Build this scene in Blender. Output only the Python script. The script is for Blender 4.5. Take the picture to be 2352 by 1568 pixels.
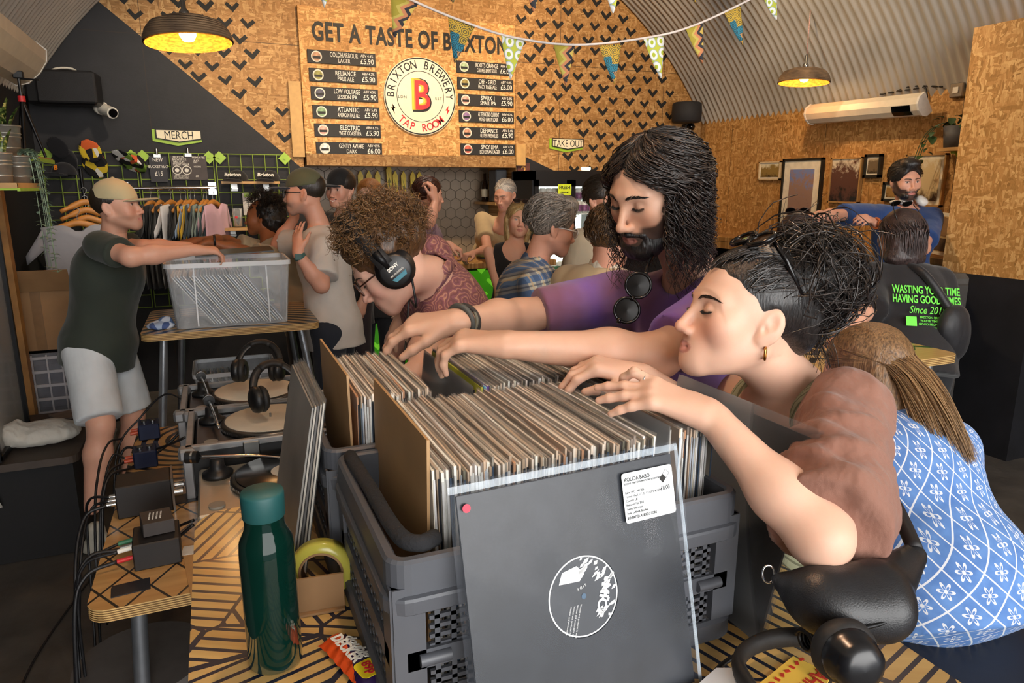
import bpy, bmesh, math, random
import numpy as np
from mathutils import Vector, Matrix, noise as mnoise
for _o in list(bpy.data.objects):
 bpy.data.objects.remove(_o)
SC = bpy.context.scene
COL = SC.collection
random.seed(7)
RNG = np.random.default_rng(7)
# ------------------------------------------------------------------ camera
F_PX, CX, CY, CAM_H = 1600.0, 1176.0, 784.0, 1.72
PITCH = math.atan(356 / 1600)
YAW = math.radians(23)
cam = bpy.data.cameras.new('camera')
cam.sensor_width = 36.0
cam.lens = 36.0 * F_PX / 2352.0
cam.clip_start = 0.02
cam_o = bpy.data.objects.new('camera', cam)
COL.objects.link(cam_o)
cam_o.location = (0, 0, CAM_H)
cam_o.rotation_euler = (math.pi / 2 - PITCH, 0, -YAW)
SC.camera = cam_o
# ------------------------------------------------------------------ world and light
w = bpy.data.worlds.new('daylight')
SC.world = w
w.use_nodes = True
_bg = w.node_tree.nodes['Background']
_bg.inputs[0].default_value = (0.88, 0.94, 1.0, 1)
_bg.inputs[1].default_value = 1.0
def area_light(name, loc, target, size, size_y, power, color):
 L = bpy.data.lights.new(name, 'AREA')
 L.shape = 'RECTANGLE'; L.size = size; L.size_y = size_y
 L.energy = power; L.color = color
 o = bpy.data.objects.new(name, L); COL.objects.link(o)
 o.location = loc
 d = Vector(target) - Vector(loc)
 o.rotation_euler = d.to_track_quat('-Z', 'Y').to_euler()
 return o
def spot_light(name, loc, target, power, color, angle=70, blend=.6, r=.06):
 L = bpy.data.lights.new(name, 'SPOT')
 L.energy = power; L.color = color; L.spot_size = math.radians(angle); L.spot_blend = blend
 L.shadow_soft_size = r
 o = bpy.data.objects.new(name, L); COL.objects.link(o)
 o.location = loc
 d = Vector(target) - Vector(loc)
 o.rotation_euler = d.to_track_quat('-Z', 'Y').to_euler()
 return o
# daylight through the open arch front behind the photographer
area_light('daylight_arch_opening', (1.0, -3.5, 2.2), (1.5, 3.0, 1.2), 5.4, 3.0, 385, (1.0, 0.98, 0.95))
# warm track spots aimed at the menu wall and the side wall
spot_light('track_spot_menu', (1.6, 4.5, 3.75), (1.6, 6.5, 2.7), 185, (1.0, .70, .40), 95)
spot_light('track_spot_takeout', (3.1, 4.6, 3.6), (3.6, 6.5, 2.5), 105, (1.0, .70, .42), 85)
spot_light('track_spot_merch', (0.2, 4.4, 3.3), (0.0, 6.5, 1.6), 110, (1.0, .84, .64), 80)
spot_light('track_spot_side', (3.0, 4.0, 3.55), (5.0, 4.3, 1.9), 130, (1.0, .74, .46), 95)
spot_light('track_spot_bar', (1.7, 4.9, 3.5), (1.9, 6.2, 1.2), 90, (1.0, .86, .68), 90)
SC.view_settings.view_transform = 'Standard'
SC.view_settings.look = 'None'
SC.view_settings.exposure = 0.0
SC.view_settings.gamma = 1.0
SC.view_settings.use_curve_mapping = False
SC.cycles.use_light_tree = False; SC.cycles.max_bounces = 7; SC.cycles.diffuse_bounces = 3; SC.cycles.glossy_bounces = 3; SC.cycles.transmission_bounces = 6; SC.cycles.transparent_max_bounces = 20; SC.cycles.adaptive_threshold = .025
# ------------------------------------------------------------------ measuring helpers (pixel of the photo -> point of the room)
_cp, _sp = math.cos(PITCH), math.sin(PITCH)
_cy, _sy = math.cos(YAW), math.sin(YAW)
CAMP = np.array([0, 0, CAM_H])
def ray(x, y):
 a = (x - CX) / F_PX; b = -(y - CY) / F_PX
 f = _cp + b * _sp; u = -_sp + b * _cp
 return np.array([a * _cy + f * _sy, -a * _sy + f * _cy, u])
def at_h(x, y, h): r = ray(x, y); return CAMP + r * ((h - CAM_H) / r[2])
def at_Y(x, y, Y): r = ray(x, y); return CAMP + r * (Y / r[1])
def at_X(x, y, X): r = ray(x, y); return CAMP + r * (X / r[0])
def at_d(x, y, d): return CAMP + ray(x, y) * d
# ------------------------------------------------------------------ mesh collector
def V3(*a): return np.array(a[0] if len(a) == 1 else a, float)
def unit(v):
 v = np.asarray(v, float); n = np.linalg.norm(v)
 return v / n if n > 1e-12 else np.array([0, 0, 1.])
def frame_from(d):
 d = unit(d); up = np.array([0, 0, 1.]) if abs(d[2]) < .95 else np.array([1., 0, 0])
 s = unit(np.cross(d, up)); t = np.cross(s, d)
 return s, t, d
def rotz(a):
 c, s = math.cos(a), math.sin(a); return np.array([[c, -s, 0], [s, c, 0], [0, 0, 1.]])
def rotx(a):
 c, s = math.cos(a), math.sin(a); return np.array([[1., 0, 0], [0, c, -s], [0, s, c]])
def roty(a):
 c, s = math.cos(a), math.sin(a); return np.array([[c, 0, s], [0, 1., 0], [-s, 0, c]])
class MB:
 def __init__(s): s.v = []; s.f = []; s.m = []; s.sm = []; s.n = 0
 def add(s, verts, faces, mat=0, smooth=False):
  verts = np.asarray(verts, float).reshape(-1, 3)
  b = s.n; s.v.append(verts); s.n += len(verts)
  for f in faces:
   s.f.append([b + i for i in f]); s.m.append(mat); s.sm.append(smooth)
  return s
 def box(s, c, size, R=None, mat=0, bev=0.0):
  c = np.asarray(c, float); h = np.asarray(size, float) / 2
  if bev > 0:
   bev = min(bev, h.min() * .95)
   P = []; idx = {}
   for sx in (-1, 1):
    for sy in (-1, 1):
     for sz in (-1, 1):
      for k in range(3):
       p = h * (sx, sy, sz)
       for j in range(3):
        if j != k: p[j] -= bev * (sx, sy, sz)[j]
       idx[(sx, sy, sz, k)] = len(P); P.append(p)
   fs = []
   S = (-1, 1)
   for k in range(3):
    a, b2 = [(1, 2), (2, 0), (0, 1)][k]
    for sg in S:
     q = []
     for (u, v) in ((-1, -1), (1, -1), (1, 1), (-1, 1)):
      t = [0, 0, 0]; t[k] = sg; t[a] = u; t[b2] = v
      q.append(idx[(*t, k)])
     fs.append(q if sg > 0 else q[::-1])
   for k in range(3):
    a, b2 = [(1, 2), (2, 0), (0, 1)][k]
    for u in S:
     for v in S:
      t0 = [0, 0, 0]; t1 = [0, 0, 0]
      t0[k] = -1; t1[k] = 1
      for t in (t0, t1): t[a] = u; t[b2] = v
      q = [idx[(*t0, a)], idx[(*t1, a)], idx[(*t1, b2)], idx[(*t0, b2)]]
      fs.append(q if u * v > 0 else q[::-1])
   for sx in S:
    for sy in S:
     for sz in S:
      q = [idx[(sx, sy, sz, k)] for k in range(3)]
      fs.append(q if sx * sy * sz > 0 else q[::-1])
   P = np.array(P)
  else:
   P = np.array([(x, y, z) for x in (-1, 1) for y in (-1, 1) for z in (-1, 1)]) * h
   fs = [(0, 1, 3, 2), (4, 6, 7, 5), (0, 4, 5, 1), (2, 3, 7, 6), (0, 2, 6, 4), (1, 5, 7, 3)]
  if R is not None: P = P @ np.asarray(R).T
  return s.add(P + c, fs, mat)
 def tube(s, pts, r, n=8, mat=0, caps=True, closed=False, flat=None):
  pts = np.asarray(pts, float); k = len(pts)
  r = np.broadcast_to(np.asarray(r, float), (k,))
  if closed: tang = np.roll(pts, -1, 0) - np.roll(pts, 1, 0)
  else: tang = np.gradient(pts, axis=0)
  s0, t0, _ = frame_from(tang[0])
  V = []
  for i in range(k):
   d = unit(tang[i]); s0 = unit(s0 - d * np.dot(s0, d)); t0 = np.cross(d, s0)
   a = np.arange(n) * 2 * math.pi / n
   ca, sa = np.cos(a), np.sin(a) * (flat if flat else 1)
   V.append(pts[i] + r[i] * (ca[:, None] * s0 + sa[:, None] * t0))
  F = []
  for i in range(k if closed else k - 1):
   j = (i + 1) % k
   for q in range(n):
    F.append((i * n + q, i * n + (q + 1) % n, j * n + (q + 1) % n, j * n + q))
  if caps and not closed:
   F.append(tuple(range(n - 1, -1, -1))); F.append(tuple((k - 1) * n + q for q in range(n)))
  return s.add(np.concatenate(V), F, mat, True)
 def cyl(s, a, b, r, r2=None, n=16, mat=0, smooth=True):
  a = np.asarray(a, float); b = np.asarray(b, float); r2 = r if r2 is None else r2
  s0, t0, d = frame_from(b - a)
  an = np.arange(n) * 2 * math.pi / n
  ring = np.cos(an)[:, None] * s0 + np.sin(an)[:, None] * t0
  s.add(np.concatenate([a + r * ring, b + r2 * ring]),
              [(q, (q + 1) % n, n + (q + 1) % n, n + q) for q in range(n)], mat, smooth)
  if r > 1e-6: s.add(a + r * ring, [tuple(range(n - 1, -1, -1))], mat)
  if r2 > 1e-6: s.add(b + r2 * ring, [tuple(range(n))], mat)
  return s
 def lathe(s, prof, c=(0, 0, 0), axis=(0, 0, 1), n=24, mat=0, smooth=True, arc=None):
  c = np.asarray(c, float); s0, t0, d = frame_from(axis)
  an = np.arange(n) * 2 * math.pi / n
  ring = np.cos(an)[:, None] * s0 + np.sin(an)[:, None] * t0
  V = np.concatenate([c + r * ring + z * d for r, z in prof])
  F = []
  for i in range(len(prof) - 1):
   for q in range(n):
    F.append((i * n + q, i * n + (q + 1) % n, (i + 1) * n + (q + 1) % n, (i + 1) * n + q))
  return s.add(V, F, mat, smooth)
 def prism(s, poly, t, o=(0, 0, 0), U=(1, 0, 0), W=(0, 0, 1), mat=0):
  """poly (u,w) outline extruded by t along U x W"""
  o = np.asarray(o, float); U = np.asarray(U, float); W = np.asarray(W, float)
  N = unit(np.cross(U, W)); n = len(poly)
  base = np.array([o + p[0] * U + p[1] * W for p in poly])
  return s.add(np.concatenate([base, base + N * t]),
                     [tuple(range(n - 1, -1, -1)), tuple(range(n, 2 * n))] +
                     [(q, (q + 1) % n, n + (q + 1) % n, n + q) for q in range(n)], mat)
 def grid(s, fn, nu, nv, mat=0, smooth=True, closed_u=False):
  V = [fn(i / (nu if closed_u else nu - 1), j / (nv - 1)) for i in range(nu) for j in range(nv)]
  F = []
  for i in range(nu if closed_u else nu - 1):
   for j in range(nv - 1):
    k = (i + 1) % nu
    F.append((i * nv + j, k * nv + j, k * nv + j + 1, i * nv + j + 1))
  return s.add(V, F, mat, smooth)
 def arrays(s):
  return np.concatenate(s.v) if s.v else np.zeros((0, 3))
def rrect(w, h, r, n=5, cx=0, cy=0):
 P = []
 for (sx, sy, a0) in ((1, 1, 0), (-1, 1, 90), (-1, -1, 180), (1, -1, 270)):
  for i in range(n + 1):
   a = math.radians(a0 + 90 * i / n)
   P.append((cx + sx * (w / 2 - r) + r * math.cos(a), cy + sy * (h / 2 - r) + r * math.sin(a)))
 return P
def bez(pts, n=24):
 """Catmull-Rom through pts"""
 P = np.asarray(pts, float); P = np.concatenate([[2 * P[0] - P[1]], P, [2 * P[-1] - P[-2]]])
 out = []; seg = len(P) - 3
 for i in range(n):
  t = i / (n - 1) * seg; k = min(int(t), seg - 1); t -= k
  a, b, c, d = P[k:k + 4]
  out.append(.5 * (2 * b + (c - a) * t + (2 * a - 5 * b + 4 * c - d) * t * t + (3 * b - 3 * c + d - a) * t ** 3))
 return np.array(out)
# ------------------------------------------------------------------ objects
ORG = {}
def raw_mesh(name, verts, faces, mats, midx=None, smooth=None, cols=None):
 me = bpy.data.meshes.new(name)
 verts = np.ascontiguousarray(verts, np.float32)
 if isinstance(faces, np.ndarray):
  nf, k = faces.shape
  me.vertices.add(len(verts)); me.vertices.foreach_set('co', verts.ravel())
  me.loops.add(nf * k); me.loops.foreach_set('vertex_index', faces.ravel().astype(np.int32))
  me.polygons.add(nf)
  me.polygons.foreach_set('loop_start', np.arange(0, nf * k, k, dtype=np.int32))
  me.update(calc_edges=True)
 else:
  me.from_pydata(verts.tolist(), [], faces)
 if not isinstance(mats, (list, tuple)): mats = [mats]
 for m in mats: me.materials.append(m)
 if midx is not None and len(mats) > 1: me.polygons.foreach_set('material_index', np.asarray(midx, np.int32))
 if smooth is True: me.polygons.foreach_set('use_smooth', np.ones(len(me.polygons), bool))
 elif smooth is not None and smooth is not False: me.polygons.foreach_set('use_smooth', np.asarray(smooth, bool))
 if cols is not None:
  at = me.color_attributes.new('Col', 'FLOAT_COLOR', 'POINT')
  c4 = np.ones((len(verts), 4), np.float32); c4[:, :3] = cols
  at.data.foreach_set('color', c4.ravel())
 me.update()
 return me
def tag(o, label=None, cat=None, group=None, kind=None):
 if label: o['label'] = label
 if cat: o['category'] = cat
 if group: o['group'] = group
 if kind: o['kind'] = kind
 return o
def link(o, parent=None, org=(0, 0, 0)):
 COL.objects.link(o)
 if parent is not None: o.parent = parent
 else: o.location = org
 ORG[o] = np.asarray(org, float)
 return o
def ob(mb, name, mats, parent=None, label=None, cat=None, group=None, kind=None, org=None, cols=None, verts=None, faces=None, smooth=None):
 """mesh object; world-space geometry, origin at its base (or at its parent's origin)"""
 if mb is not None: verts = mb.arrays(); faces = mb.f
 verts = np.asarray(verts, float)
 if parent is not None: o0 = ORG[parent]
 elif org is not None: o0 = np.asarray(org, float)
 else:
  lo, hi = verts.min(0), verts.max(0); o0 = np.array([(lo[0] + hi[0]) / 2, (lo[1] + hi[1]) / 2, lo[2]])
 me = raw_mesh(name, verts - o0, faces, mats, mb.m if mb is not None else None, mb.sm if mb is not None else smooth, cols)
 o = bpy.data.objects.new(name, me)
 link(o, parent, o0)
 return tag(o, label, cat, group, kind)
def thing(name, label, cat, loc, group=None, kind=None):
 o = bpy.data.objects.new(name, None); o.empty_display_size = .05
 link(o, None, np.asarray(loc, float))
 return tag(o, label, cat, group, kind)
def inst(o, parent=None, loc=None, name=None):
 """a copy that shares mesh data"""
 c = o.copy(); COL.objects.link(c)
 for k in ('label', 'category', 'group', 'kind'):
  if k in c: del c[k]
 c.parent = parent
 ORG[c] = ORG[parent] if parent is not None else np.zeros(3)
 if loc is not None: c.location = loc
 return c
def solidify(o, t, off=0):
 m = o.modifiers.new('thick', 'SOLIDIFY'); m.thickness = t; m.offset = off; return o
def subsurf(o, n=1):
 m = o.modifiers.new('sub', 'SUBSURF'); m.levels = n; m.render_levels = n; return o
def text_mesh(txt, size, bold=0.0, condense=1.0, extrude=0.0, align='CENTER', shear=0.0, spacing=1.0):
 cu = bpy.data.curves.new('t', 'FONT'); cu.body = txt; cu.size = size; cu.align_x = align; cu.align_y = 'CENTER'
 cu.offset = bold * size; cu.extrude = extrude; cu.resolution_u = 3; cu.shear = shear; cu.space_character = spacing
 o = bpy.data.objects.new('t', cu); COL.objects.link(o)
 me = bpy.data.meshes.new_from_object(o.evaluated_get(bpy.context.evaluated_depsgraph_get()))
 v = np.zeros(len(me.vertices) * 3, np.float32); me.vertices.foreach_get('co', v); v = v.reshape(-1, 3).astype(float)
 v[:, 0] *= condense
 f = [list(p.vertices) for p in me.polygons]
 bpy.data.objects.remove(o); bpy.data.curves.remove(cu); bpy.data.meshes.remove(me)
 return v, f
def put_text(mb, txt, size, o, U, W, mat=0, **k):
 """flat lettering lying in the U,W plane at o"""
 v, f = text_mesh(txt, size, **k)
 U = np.asarray(U, float); W = np.asarray(W, float); N = unit(np.cross(U, W))
 mb.add(np.asarray(o, float) + v[:, :1] * U + v[:, 1:2] * W + v[:, 2:] * N, f, mat)
 return mb
def arc_text(mb, txt, size, c, rad, U, W, a0, a1, mat=0, inside=False, **k):
 """letters one by one along an arc, angles in degrees counted clockwise from the top"""
 U = np.asarray(U, float); W = np.asarray(W, float); c = np.asarray(c, float); N = unit(np.cross(U, W))
 n = len(txt)
 for i, ch in enumerate(txt):
  if ch == ' ': continue
  a = math.radians(a0 + (a1 - a0) * i / (n - 1))
  v, f = text_mesh(ch, size, **k)
  rd = U * math.sin(a) + W * math.cos(a); tg = U * math.cos(a) - W * math.sin(a)
  if inside: rd2, tg2 = -rd, -tg
  else: rd2, tg2 = rd, tg
  mb.add(c + rd * rad + v[:, :1] * tg2 + v[:, 1:2] * rd2 + v[:, 2:] * N, f, mat)
 return mb
# ------------------------------------------------------------------ materials
MATS = {}
def srgb(r, g=None, b=None):
 if g is None: r, g, b = (int(r[i:i + 2], 16) for i in (1, 3, 5))
 return tuple((c / 255 / 12.92) if c / 255 <= .04045 else ((c / 255 + .055) / 1.055) ** 2.4 for c in (r, g, b))
class NT:
 def __init__(s, name):
  s.mat = bpy.data.materials.new(name); s.mat.use_nodes = True
  s.t = s.mat.node_tree; s.b = s.t.nodes['Principled BSDF']; s.out = s.t.nodes['Material Output']
 def n(s, typ, **k):
  nd = s.t.nodes.new(typ)
  for a, v in k.items(): setattr(nd, a, v)
  return nd
 def l(s, a, b): s.t.links.new(a, b)
 def val(s, sock, v):
  if hasattr(v, 'is_linked') or hasattr(v, 'node'): s.l(v, sock)
  else: sock.default_value = v
 def math(s, op, a, b=0.0, c=None):
  m = s.n('ShaderNodeMath', operation=op); s.val(m.inputs[0], a); s.val(m.inputs[1], b)
  if c is not None: s.val(m.inputs[2], c)
  return m.outputs[0]
 def vmath(s, op, a, b=None):
  m = s.n('ShaderNodeVectorMath', operation=op); s.val(m.inputs[0], a)
  if b is not None: s.val(m.inputs[1], b)
  return m.outputs[1] if op in ('LENGTH', 'DOT_PRODUCT', 'DISTANCE') else m.outputs[0]
 def mix(s, f, a, b, mode='MIX'):
  m = s.n('ShaderNodeMix', data_type='RGBA', blend_type=mode); s.val(m.inputs[0], f)
  for i, c in ((6, a), (7, b)):
   if isinstance(c, tuple): m.inputs[i].default_value = (*c[:3], 1)
   else: s.l(c, m.inputs[i])
  return m.outputs[2]
 def coord(s, which='Object'): return s.n('ShaderNodeTexCoord').outputs[which]
 def mapping(s, vec, scale=(1, 1, 1), rot=(0, 0, 0), loc=(0, 0, 0)):
  m = s.n('ShaderNodeMapping'); s.l(vec, m.inputs[0])
  m.inputs[1].default_value = loc; m.inputs[2].default_value = rot; m.inputs[3].default_value = scale
  return m.outputs[0]
 def noise(s, vec, scale, detail=3, rough=.5, out=0):
  m = s.n('ShaderNodeTexNoise'); s.l(vec, m.inputs['Vector']); m.inputs['Scale'].default_value = scale
  m.inputs['Detail'].default_value = detail; m.inputs['Roughness'].default_value = rough
  return m.outputs[out]
 def voronoi(s, vec, scale, feature='F1', out=0, rnd=1.0):
  m = s.n('ShaderNodeTexVoronoi', feature=feature); s.l(vec, m.inputs['Vector']); m.inputs['Scale'].default_value = scale
  m.inputs['Randomness'].default_value = rnd
  return m.outputs[out]
 def ramp(s, fac, stops, interp='LINEAR'):
  m = s.n('ShaderNodeValToRGB'); s.l(fac, m.inputs[0]); m.color_ramp.interpolation = interp
  e = m.color_ramp.elements
  while len(e) < len(stops): e.new(.5)
  for i, (p, c) in enumerate(stops): e[i].position = p; e[i].color = (*c[:3], 1)
  return m.outputs[0]
 def sep(s, vec):
  m = s.n('ShaderNodeSeparateXYZ'); s.l(vec, m.inputs[0]); return m.outputs
 def bump(s, h, strength=.3, dist=.01):
  m = s.n('ShaderNodeBump'); s.l(h, m.inputs['Height']); m.inputs['Strength'].default_value = strength
  m.inputs['Distance'].default_value = dist; s.l(m.outputs[0], s.b.inputs['Normal'])
 def base(s, c):
  if isinstance(c, tuple): s.b.inputs['Base Color'].default_value = (*c[:3], 1)
  else: s.l(c, s.b.inputs['Base Color'])
 def set(s, **k):
  for a, v in k.items(): s.val(s.b.inputs[a.replace('_', ' ')], v)
  return s
def mat(name, col, rough=.5, metal=0.0, var=.12, scale=18, bump=0.0, bscale=60, spec=None, emit=None, estr=0, trans=0, alpha=None, coat=0, ior=None, sheen=0):
 """principled material with a little procedural mottling"""
 if name in MATS: return MATS[name]
 t = NT(name); c = tuple(col[:3])
 co = t.coord()
 if var > 0:
  nz = t.noise(co, scale, 4)
  lo = tuple(max(0, x * (1 - var)) for x in c); hi = tuple(min(1, x * (1 + var)) for x in c)
  t.base(t.ramp(nz, [(.3, lo), (.7, hi)]))
 else: t.base(c)
 t.set(Roughness=rough, Metallic=metal)
 if spec is not None: t.b.inputs['Specular IOR Level'].default_value = spec
 if bump > 0: t.bump(t.noise(co, bscale, 3), bump, .004)
 if emit is not None:
  t.b.inputs['Emission Color'].default_value = (*emit[:3], 1); t.b.inputs['Emission Strength'].default_value = estr
 if trans: t.b.inputs['Transmission Weight'].default_value = trans
 if alpha is not None: t.b.inputs['Alpha'].default_value = alpha
 if coat: t.b.inputs['Coat Weight'].default_value = coat; t.b.inputs['Coat Roughness'].default_value = .08
 if ior: t.b.inputs['IOR'].default_value = ior
 if sheen: t.b.inputs['Sheen Weight'].default_value = sheen
 MATS[name] = t.mat
 return t.mat
def film(name, col, rough, lo, gain, bump=0.0, bscale=20, ior=1.4):
 """thin clear plastic or glass: see-through face-on, glossy at a glance"""
 if name in MATS: return MATS[name]
 t = NT(name); t.base(tuple(col)); t.set(Roughness=rough); t.b.inputs['Specular IOR Level'].default_value = 1.0
 fr = t.n('ShaderNodeFresnel'); fr.inputs[0].default_value = ior
 a = t.math('ADD', t.math('MULTIPLY', fr.outputs[0], gain), t.math('MULTIPLY', t.noise(t.coord(), 40, 2), lo * 2)); t.l(a, t.b.inputs['Alpha'])
 if bump: t.bump(t.noise(t.coord(), bscale, 3), bump, .004)
 MATS[name] = t.mat; return t.mat
def smat(name, hexcol, *a, **k): return mat(name, srgb(hexcol), *a, **k)
# ------------------------------------------------------------------ soft solids: smooth unions of round forms, turned into one continuous skin
def p_cone(a, b, ra, rb, flat=None, cuts=None):
 a = np.asarray(a, float); b = np.asarray(b, float)
 R = max(ra, rb) * (1.0 if not flat else max(1, flat[1]))
 lo = np.minimum(a, b) - R; hi = np.maximum(a, b) + R
 def fn(X, Y, Z):
  x = X - a[0]; y = Y - a[1]; z = Z - a[2]; ba = b - a
  h = np.clip((x * ba[0] + y * ba[1] + z * ba[2]) / max(ba @ ba, 1e-12), 0, 1)
  x = x - h * ba[0]; y = y - h * ba[1]; z = z - h * ba[2]
  if flat:
   n, s = flat; n = unit(n); q = (x * n[0] + y * n[1] + z * n[2]) * (1 / s - 1)
   x = x + q * n[0]; y = y + q * n[1]; z = z + q * n[2]
  d = np.sqrt(x * x + y * y + z * z) - (ra + (rb - ra) * h)
  if cuts:
   for (q, n) in cuts: d = np.maximum(d, (X - q[0]) * n[0] + (Y - q[1]) * n[1] + (Z - q[2]) * n[2])
  return d
 return lo, hi, fn
def p_ell(c, r, R=None, cuts=None):
 c = np.asarray(c, float); r = np.asarray(r, float); R = np.eye(3) if R is None else np.asarray(R)
 ext = np.sqrt(((R * r) ** 2).sum(1)); lo, hi = c - ext, c + ext
 def fn(X, Y, Z):
  x = X - c[0]; y = Y - c[1]; z = Z - c[2]
  u = (x * R[0, 0] + y * R[1, 0] + z * R[2, 0]) / r[0]
  v = (x * R[0, 1] + y * R[1, 1] + z * R[2, 1]) / r[1]
  w = (x * R[0, 2] + y * R[1, 2] + z * R[2, 2]) / r[2]
  k0 = np.sqrt(u * u + v * v + w * w)
  k1 = np.sqrt((u / r[0]) ** 2 + (v / r[1]) ** 2 + (w / r[2]) ** 2)
  d = k0 * (k0 - 1) / np.maximum(k1, 1e-6)
  if cuts:
   for (q, n) in cuts: d = np.maximum(d, (X - q[0]) * n[0] + (Y - q[1]) * n[1] + (Z - q[2]) * n[2])
  return d
 return lo, hi, fn
def p_box(c, half, rad=0.0, R=None):
 c = np.asarray(c, float); h = np.asarray(half, float) - rad; R = np.eye(3) if R is None else np.asarray(R)
 ext = (np.abs(R) * np.asarray(half)).sum(1); lo, hi = c - ext, c + ext
 def fn(X, Y, Z):
  x = X - c[0]; y = Y - c[1]; z = Z - c[2]
  q = [np.abs(x * R[0, i] + y * R[1, i] + z * R[2, i]) - h[i] for i in range(3)]
  return np.sqrt(sum(np.maximum(t, 0) ** 2 for t in q)) + np.minimum(np.maximum(np.maximum(q[0], q[1]), q[2]), 0) - rad
 return lo, hi, fn
def p_half(q, n):
 q = np.asarray(q, float); n = unit(n)
 return None, None, lambda X, Y, Z: (X - q[0]) * n[0] + (Y - q[1]) * n[1] + (Z - q[2]) * n[2]
def chain(pts, rad, k=.02, flat=None):
 return [(p_cone(pts[i], pts[i + 1], rad[i], rad[i + 1], flat), k, '+') for i in range(len(pts) - 1)]
def sdf_mesh(prims, res, lo=None, hi=None):
 add = [p for p in prims if p[2] == '+' and p[0][0] is not None]
 if lo is None: lo = np.min([p[0][0] for p in add], 0) - 3 * res
 if hi is None: hi = np.max([p[0][1] for p in add], 0) + 3 * res
 n = np.ceil((np.asarray(hi) - lo) / res).astype(int) + 1
 ax = [(lo[i] + res * np.arange(n[i])).astype(np.float32) for i in range(3)]
 V = np.full(n, 1.0, np.float32)
 for (pl, ph, fn), k, op in prims:
  if pl is None: sl = (slice(None),) * 3
  else:
   m = k + 2.5 * res
   i0 = np.maximum(np.floor((pl - m - lo) / res).astype(int), 0); i1 = np.minimum(np.ceil((ph + m - lo) / res).astype(int) + 1, n)
   if (i1 <= i0).any(): continue
   sl = tuple(slice(i0[i], i1[i]) for i in range(3))
  d = fn(ax[0][sl[0]][:, None, None], ax[1][sl[1]][None, :, None], ax[2][sl[2]][None, None, :]).astype(np.float32)
  A = V[sl]
  if op == '+':
   if k > 0:
    h = np.maximum(k - np.abs(A - d), 0) / k; V[sl] = np.minimum(A, d) - h * h * k * .25
   else: V[sl] = np.minimum(A, d)
  elif op == '-':
   d = -d
   if k > 0:
    h = np.maximum(k - np.abs(A - d), 0) / k; V[sl] = np.maximum(A, d) + h * h * k * .25
   else: V[sl] = np.maximum(A, d)
  elif op == '&': V[sl] = np.maximum(A, d)
 V[0] = V[-1] = 1; V[:, 0] = V[:, -1] = 1; V[:, :, 0] = V[:, :, -1] = 1
 # surface nets
 S = V < 0
 cs = [S[a:n[0] - 1 + a, b:n[1] - 1 + b, c:n[2] - 1 + c] for a in (0, 1) for b in (0, 1) for c in (0, 1)]
 cnt = sum(c.astype(np.int8) for c in cs)
 act = np.argwhere((cnt > 0) & (cnt < 8))
 if len(act) == 0: return np.zeros((0, 3)), np.zeros((0, 4), int)
 idx = np.full(n - 1, -1, np.int32); idx[act[:, 0], act[:, 1], act[:, 2]] = np.arange(len(act))
 acc = np.zeros((len(act), 3)); num = np.zeros(len(act))
 corners = [(a, b, c) for a in (0, 1) for b in (0, 1) for c in (0, 1)]
 cv = {c: V[act[:, 0] + c[0], act[:, 1] + c[1], act[:, 2] + c[2]].astype(float) for c in corners}
 for c in corners:
  for axi in range(3):
   if c[axi] == 0:
    e = list(c); e[axi] = 1; e = tuple(e)
    va, vb = cv[c], cv[e]; m = (va < 0) != (vb < 0)
    t = np.where(m, va / np.where(m, va - vb, 1), 0)
    p = np.array(c, float)[None, :].repeat(len(act), 0); p[:, axi] += t
    acc += np.where(m[:, None], p, 0); num += m
 verts = lo + res * (act + acc / num[:, None])
 quads = []
 for axi in range(3):
  o1, o2 = [(1, 2), (2, 0), (0, 1)][axi]
  sa = [slice(1, n[i] - 1) for i in range(3)]; sb = list(sa)
  sa[axi] = slice(0, n[axi] - 1); sb[axi] = slice(1, n[axi])
  A, B = S[tuple(sa)], S[tuple(sb)]
  e = np.argwhere(A != B)
  if len(e) == 0: continue
  flip = A[e[:, 0], e[:, 1], e[:, 2]]
  off = np.array([1, 1, 1]); off[axi] = 0
  e = e + off
  q = []
  for (u, v) in ((0, 0), (-1, 0), (-1, -1), (0, -1)):
   c = e.copy(); c[:, o1] += u; c[:, o2] += v
   q.append(idx[c[:, 0], c[:, 1], c[:, 2]])
  q = np.stack(q, 1)
  q[~flip] = q[~flip][:, ::-1]
  quads.append(q)
 quads = np.concatenate(quads); quads = quads[(quads >= 0).all(1)]
 return verts, quads
def relax(v, q, it=1, lam=.5):
 e = np.concatenate([q[:, [0, 1]], q[:, [1, 2]], q[:, [2, 3]], q[:, [3, 0]]])
 for _ in range(it):
  s = np.zeros_like(v); c = np.zeros(len(v))
  np.add.at(s, e[:, 0], v[e[:, 1]]); np.add.at(s, e[:, 1], v[e[:, 0]])
  np.add.at(c, e[:, 0], 1); np.add.at(c, e[:, 1], 1)
  v = v + lam * (s / np.maximum(c, 1)[:, None] - v)
 return v
def normals(v, q):
 nn = np.cross(v[q[:, 2]] - v[q[:, 0]], v[q[:, 3]] - v[q[:, 1]])
 N = np.zeros_like(v)
 for i in range(4): np.add.at(N, q[:, i], nn)
 return N / np.maximum(np.linalg.norm(N, axis=1), 1e-12)[:, None]
def sines(v, seed, freq, dirs=None, n=6):
 """cheap smooth noise"""
 r = np.random.default_rng(seed); out = np.zeros(len(v))
 for i in range(n):
  d = r.normal(size=3) if dirs is None else np.asarray(dirs, float) + .35 * r.normal(size=3)
  f = freq * (.6 + .9 * r.random())
  out += np.sin((v @ unit(d)) * f + r.random() * 6.28 + 1.3 * np.sin(v @ unit(r.normal(size=3)) * f * .6 + r.random() * 6))
 return out / n
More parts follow.
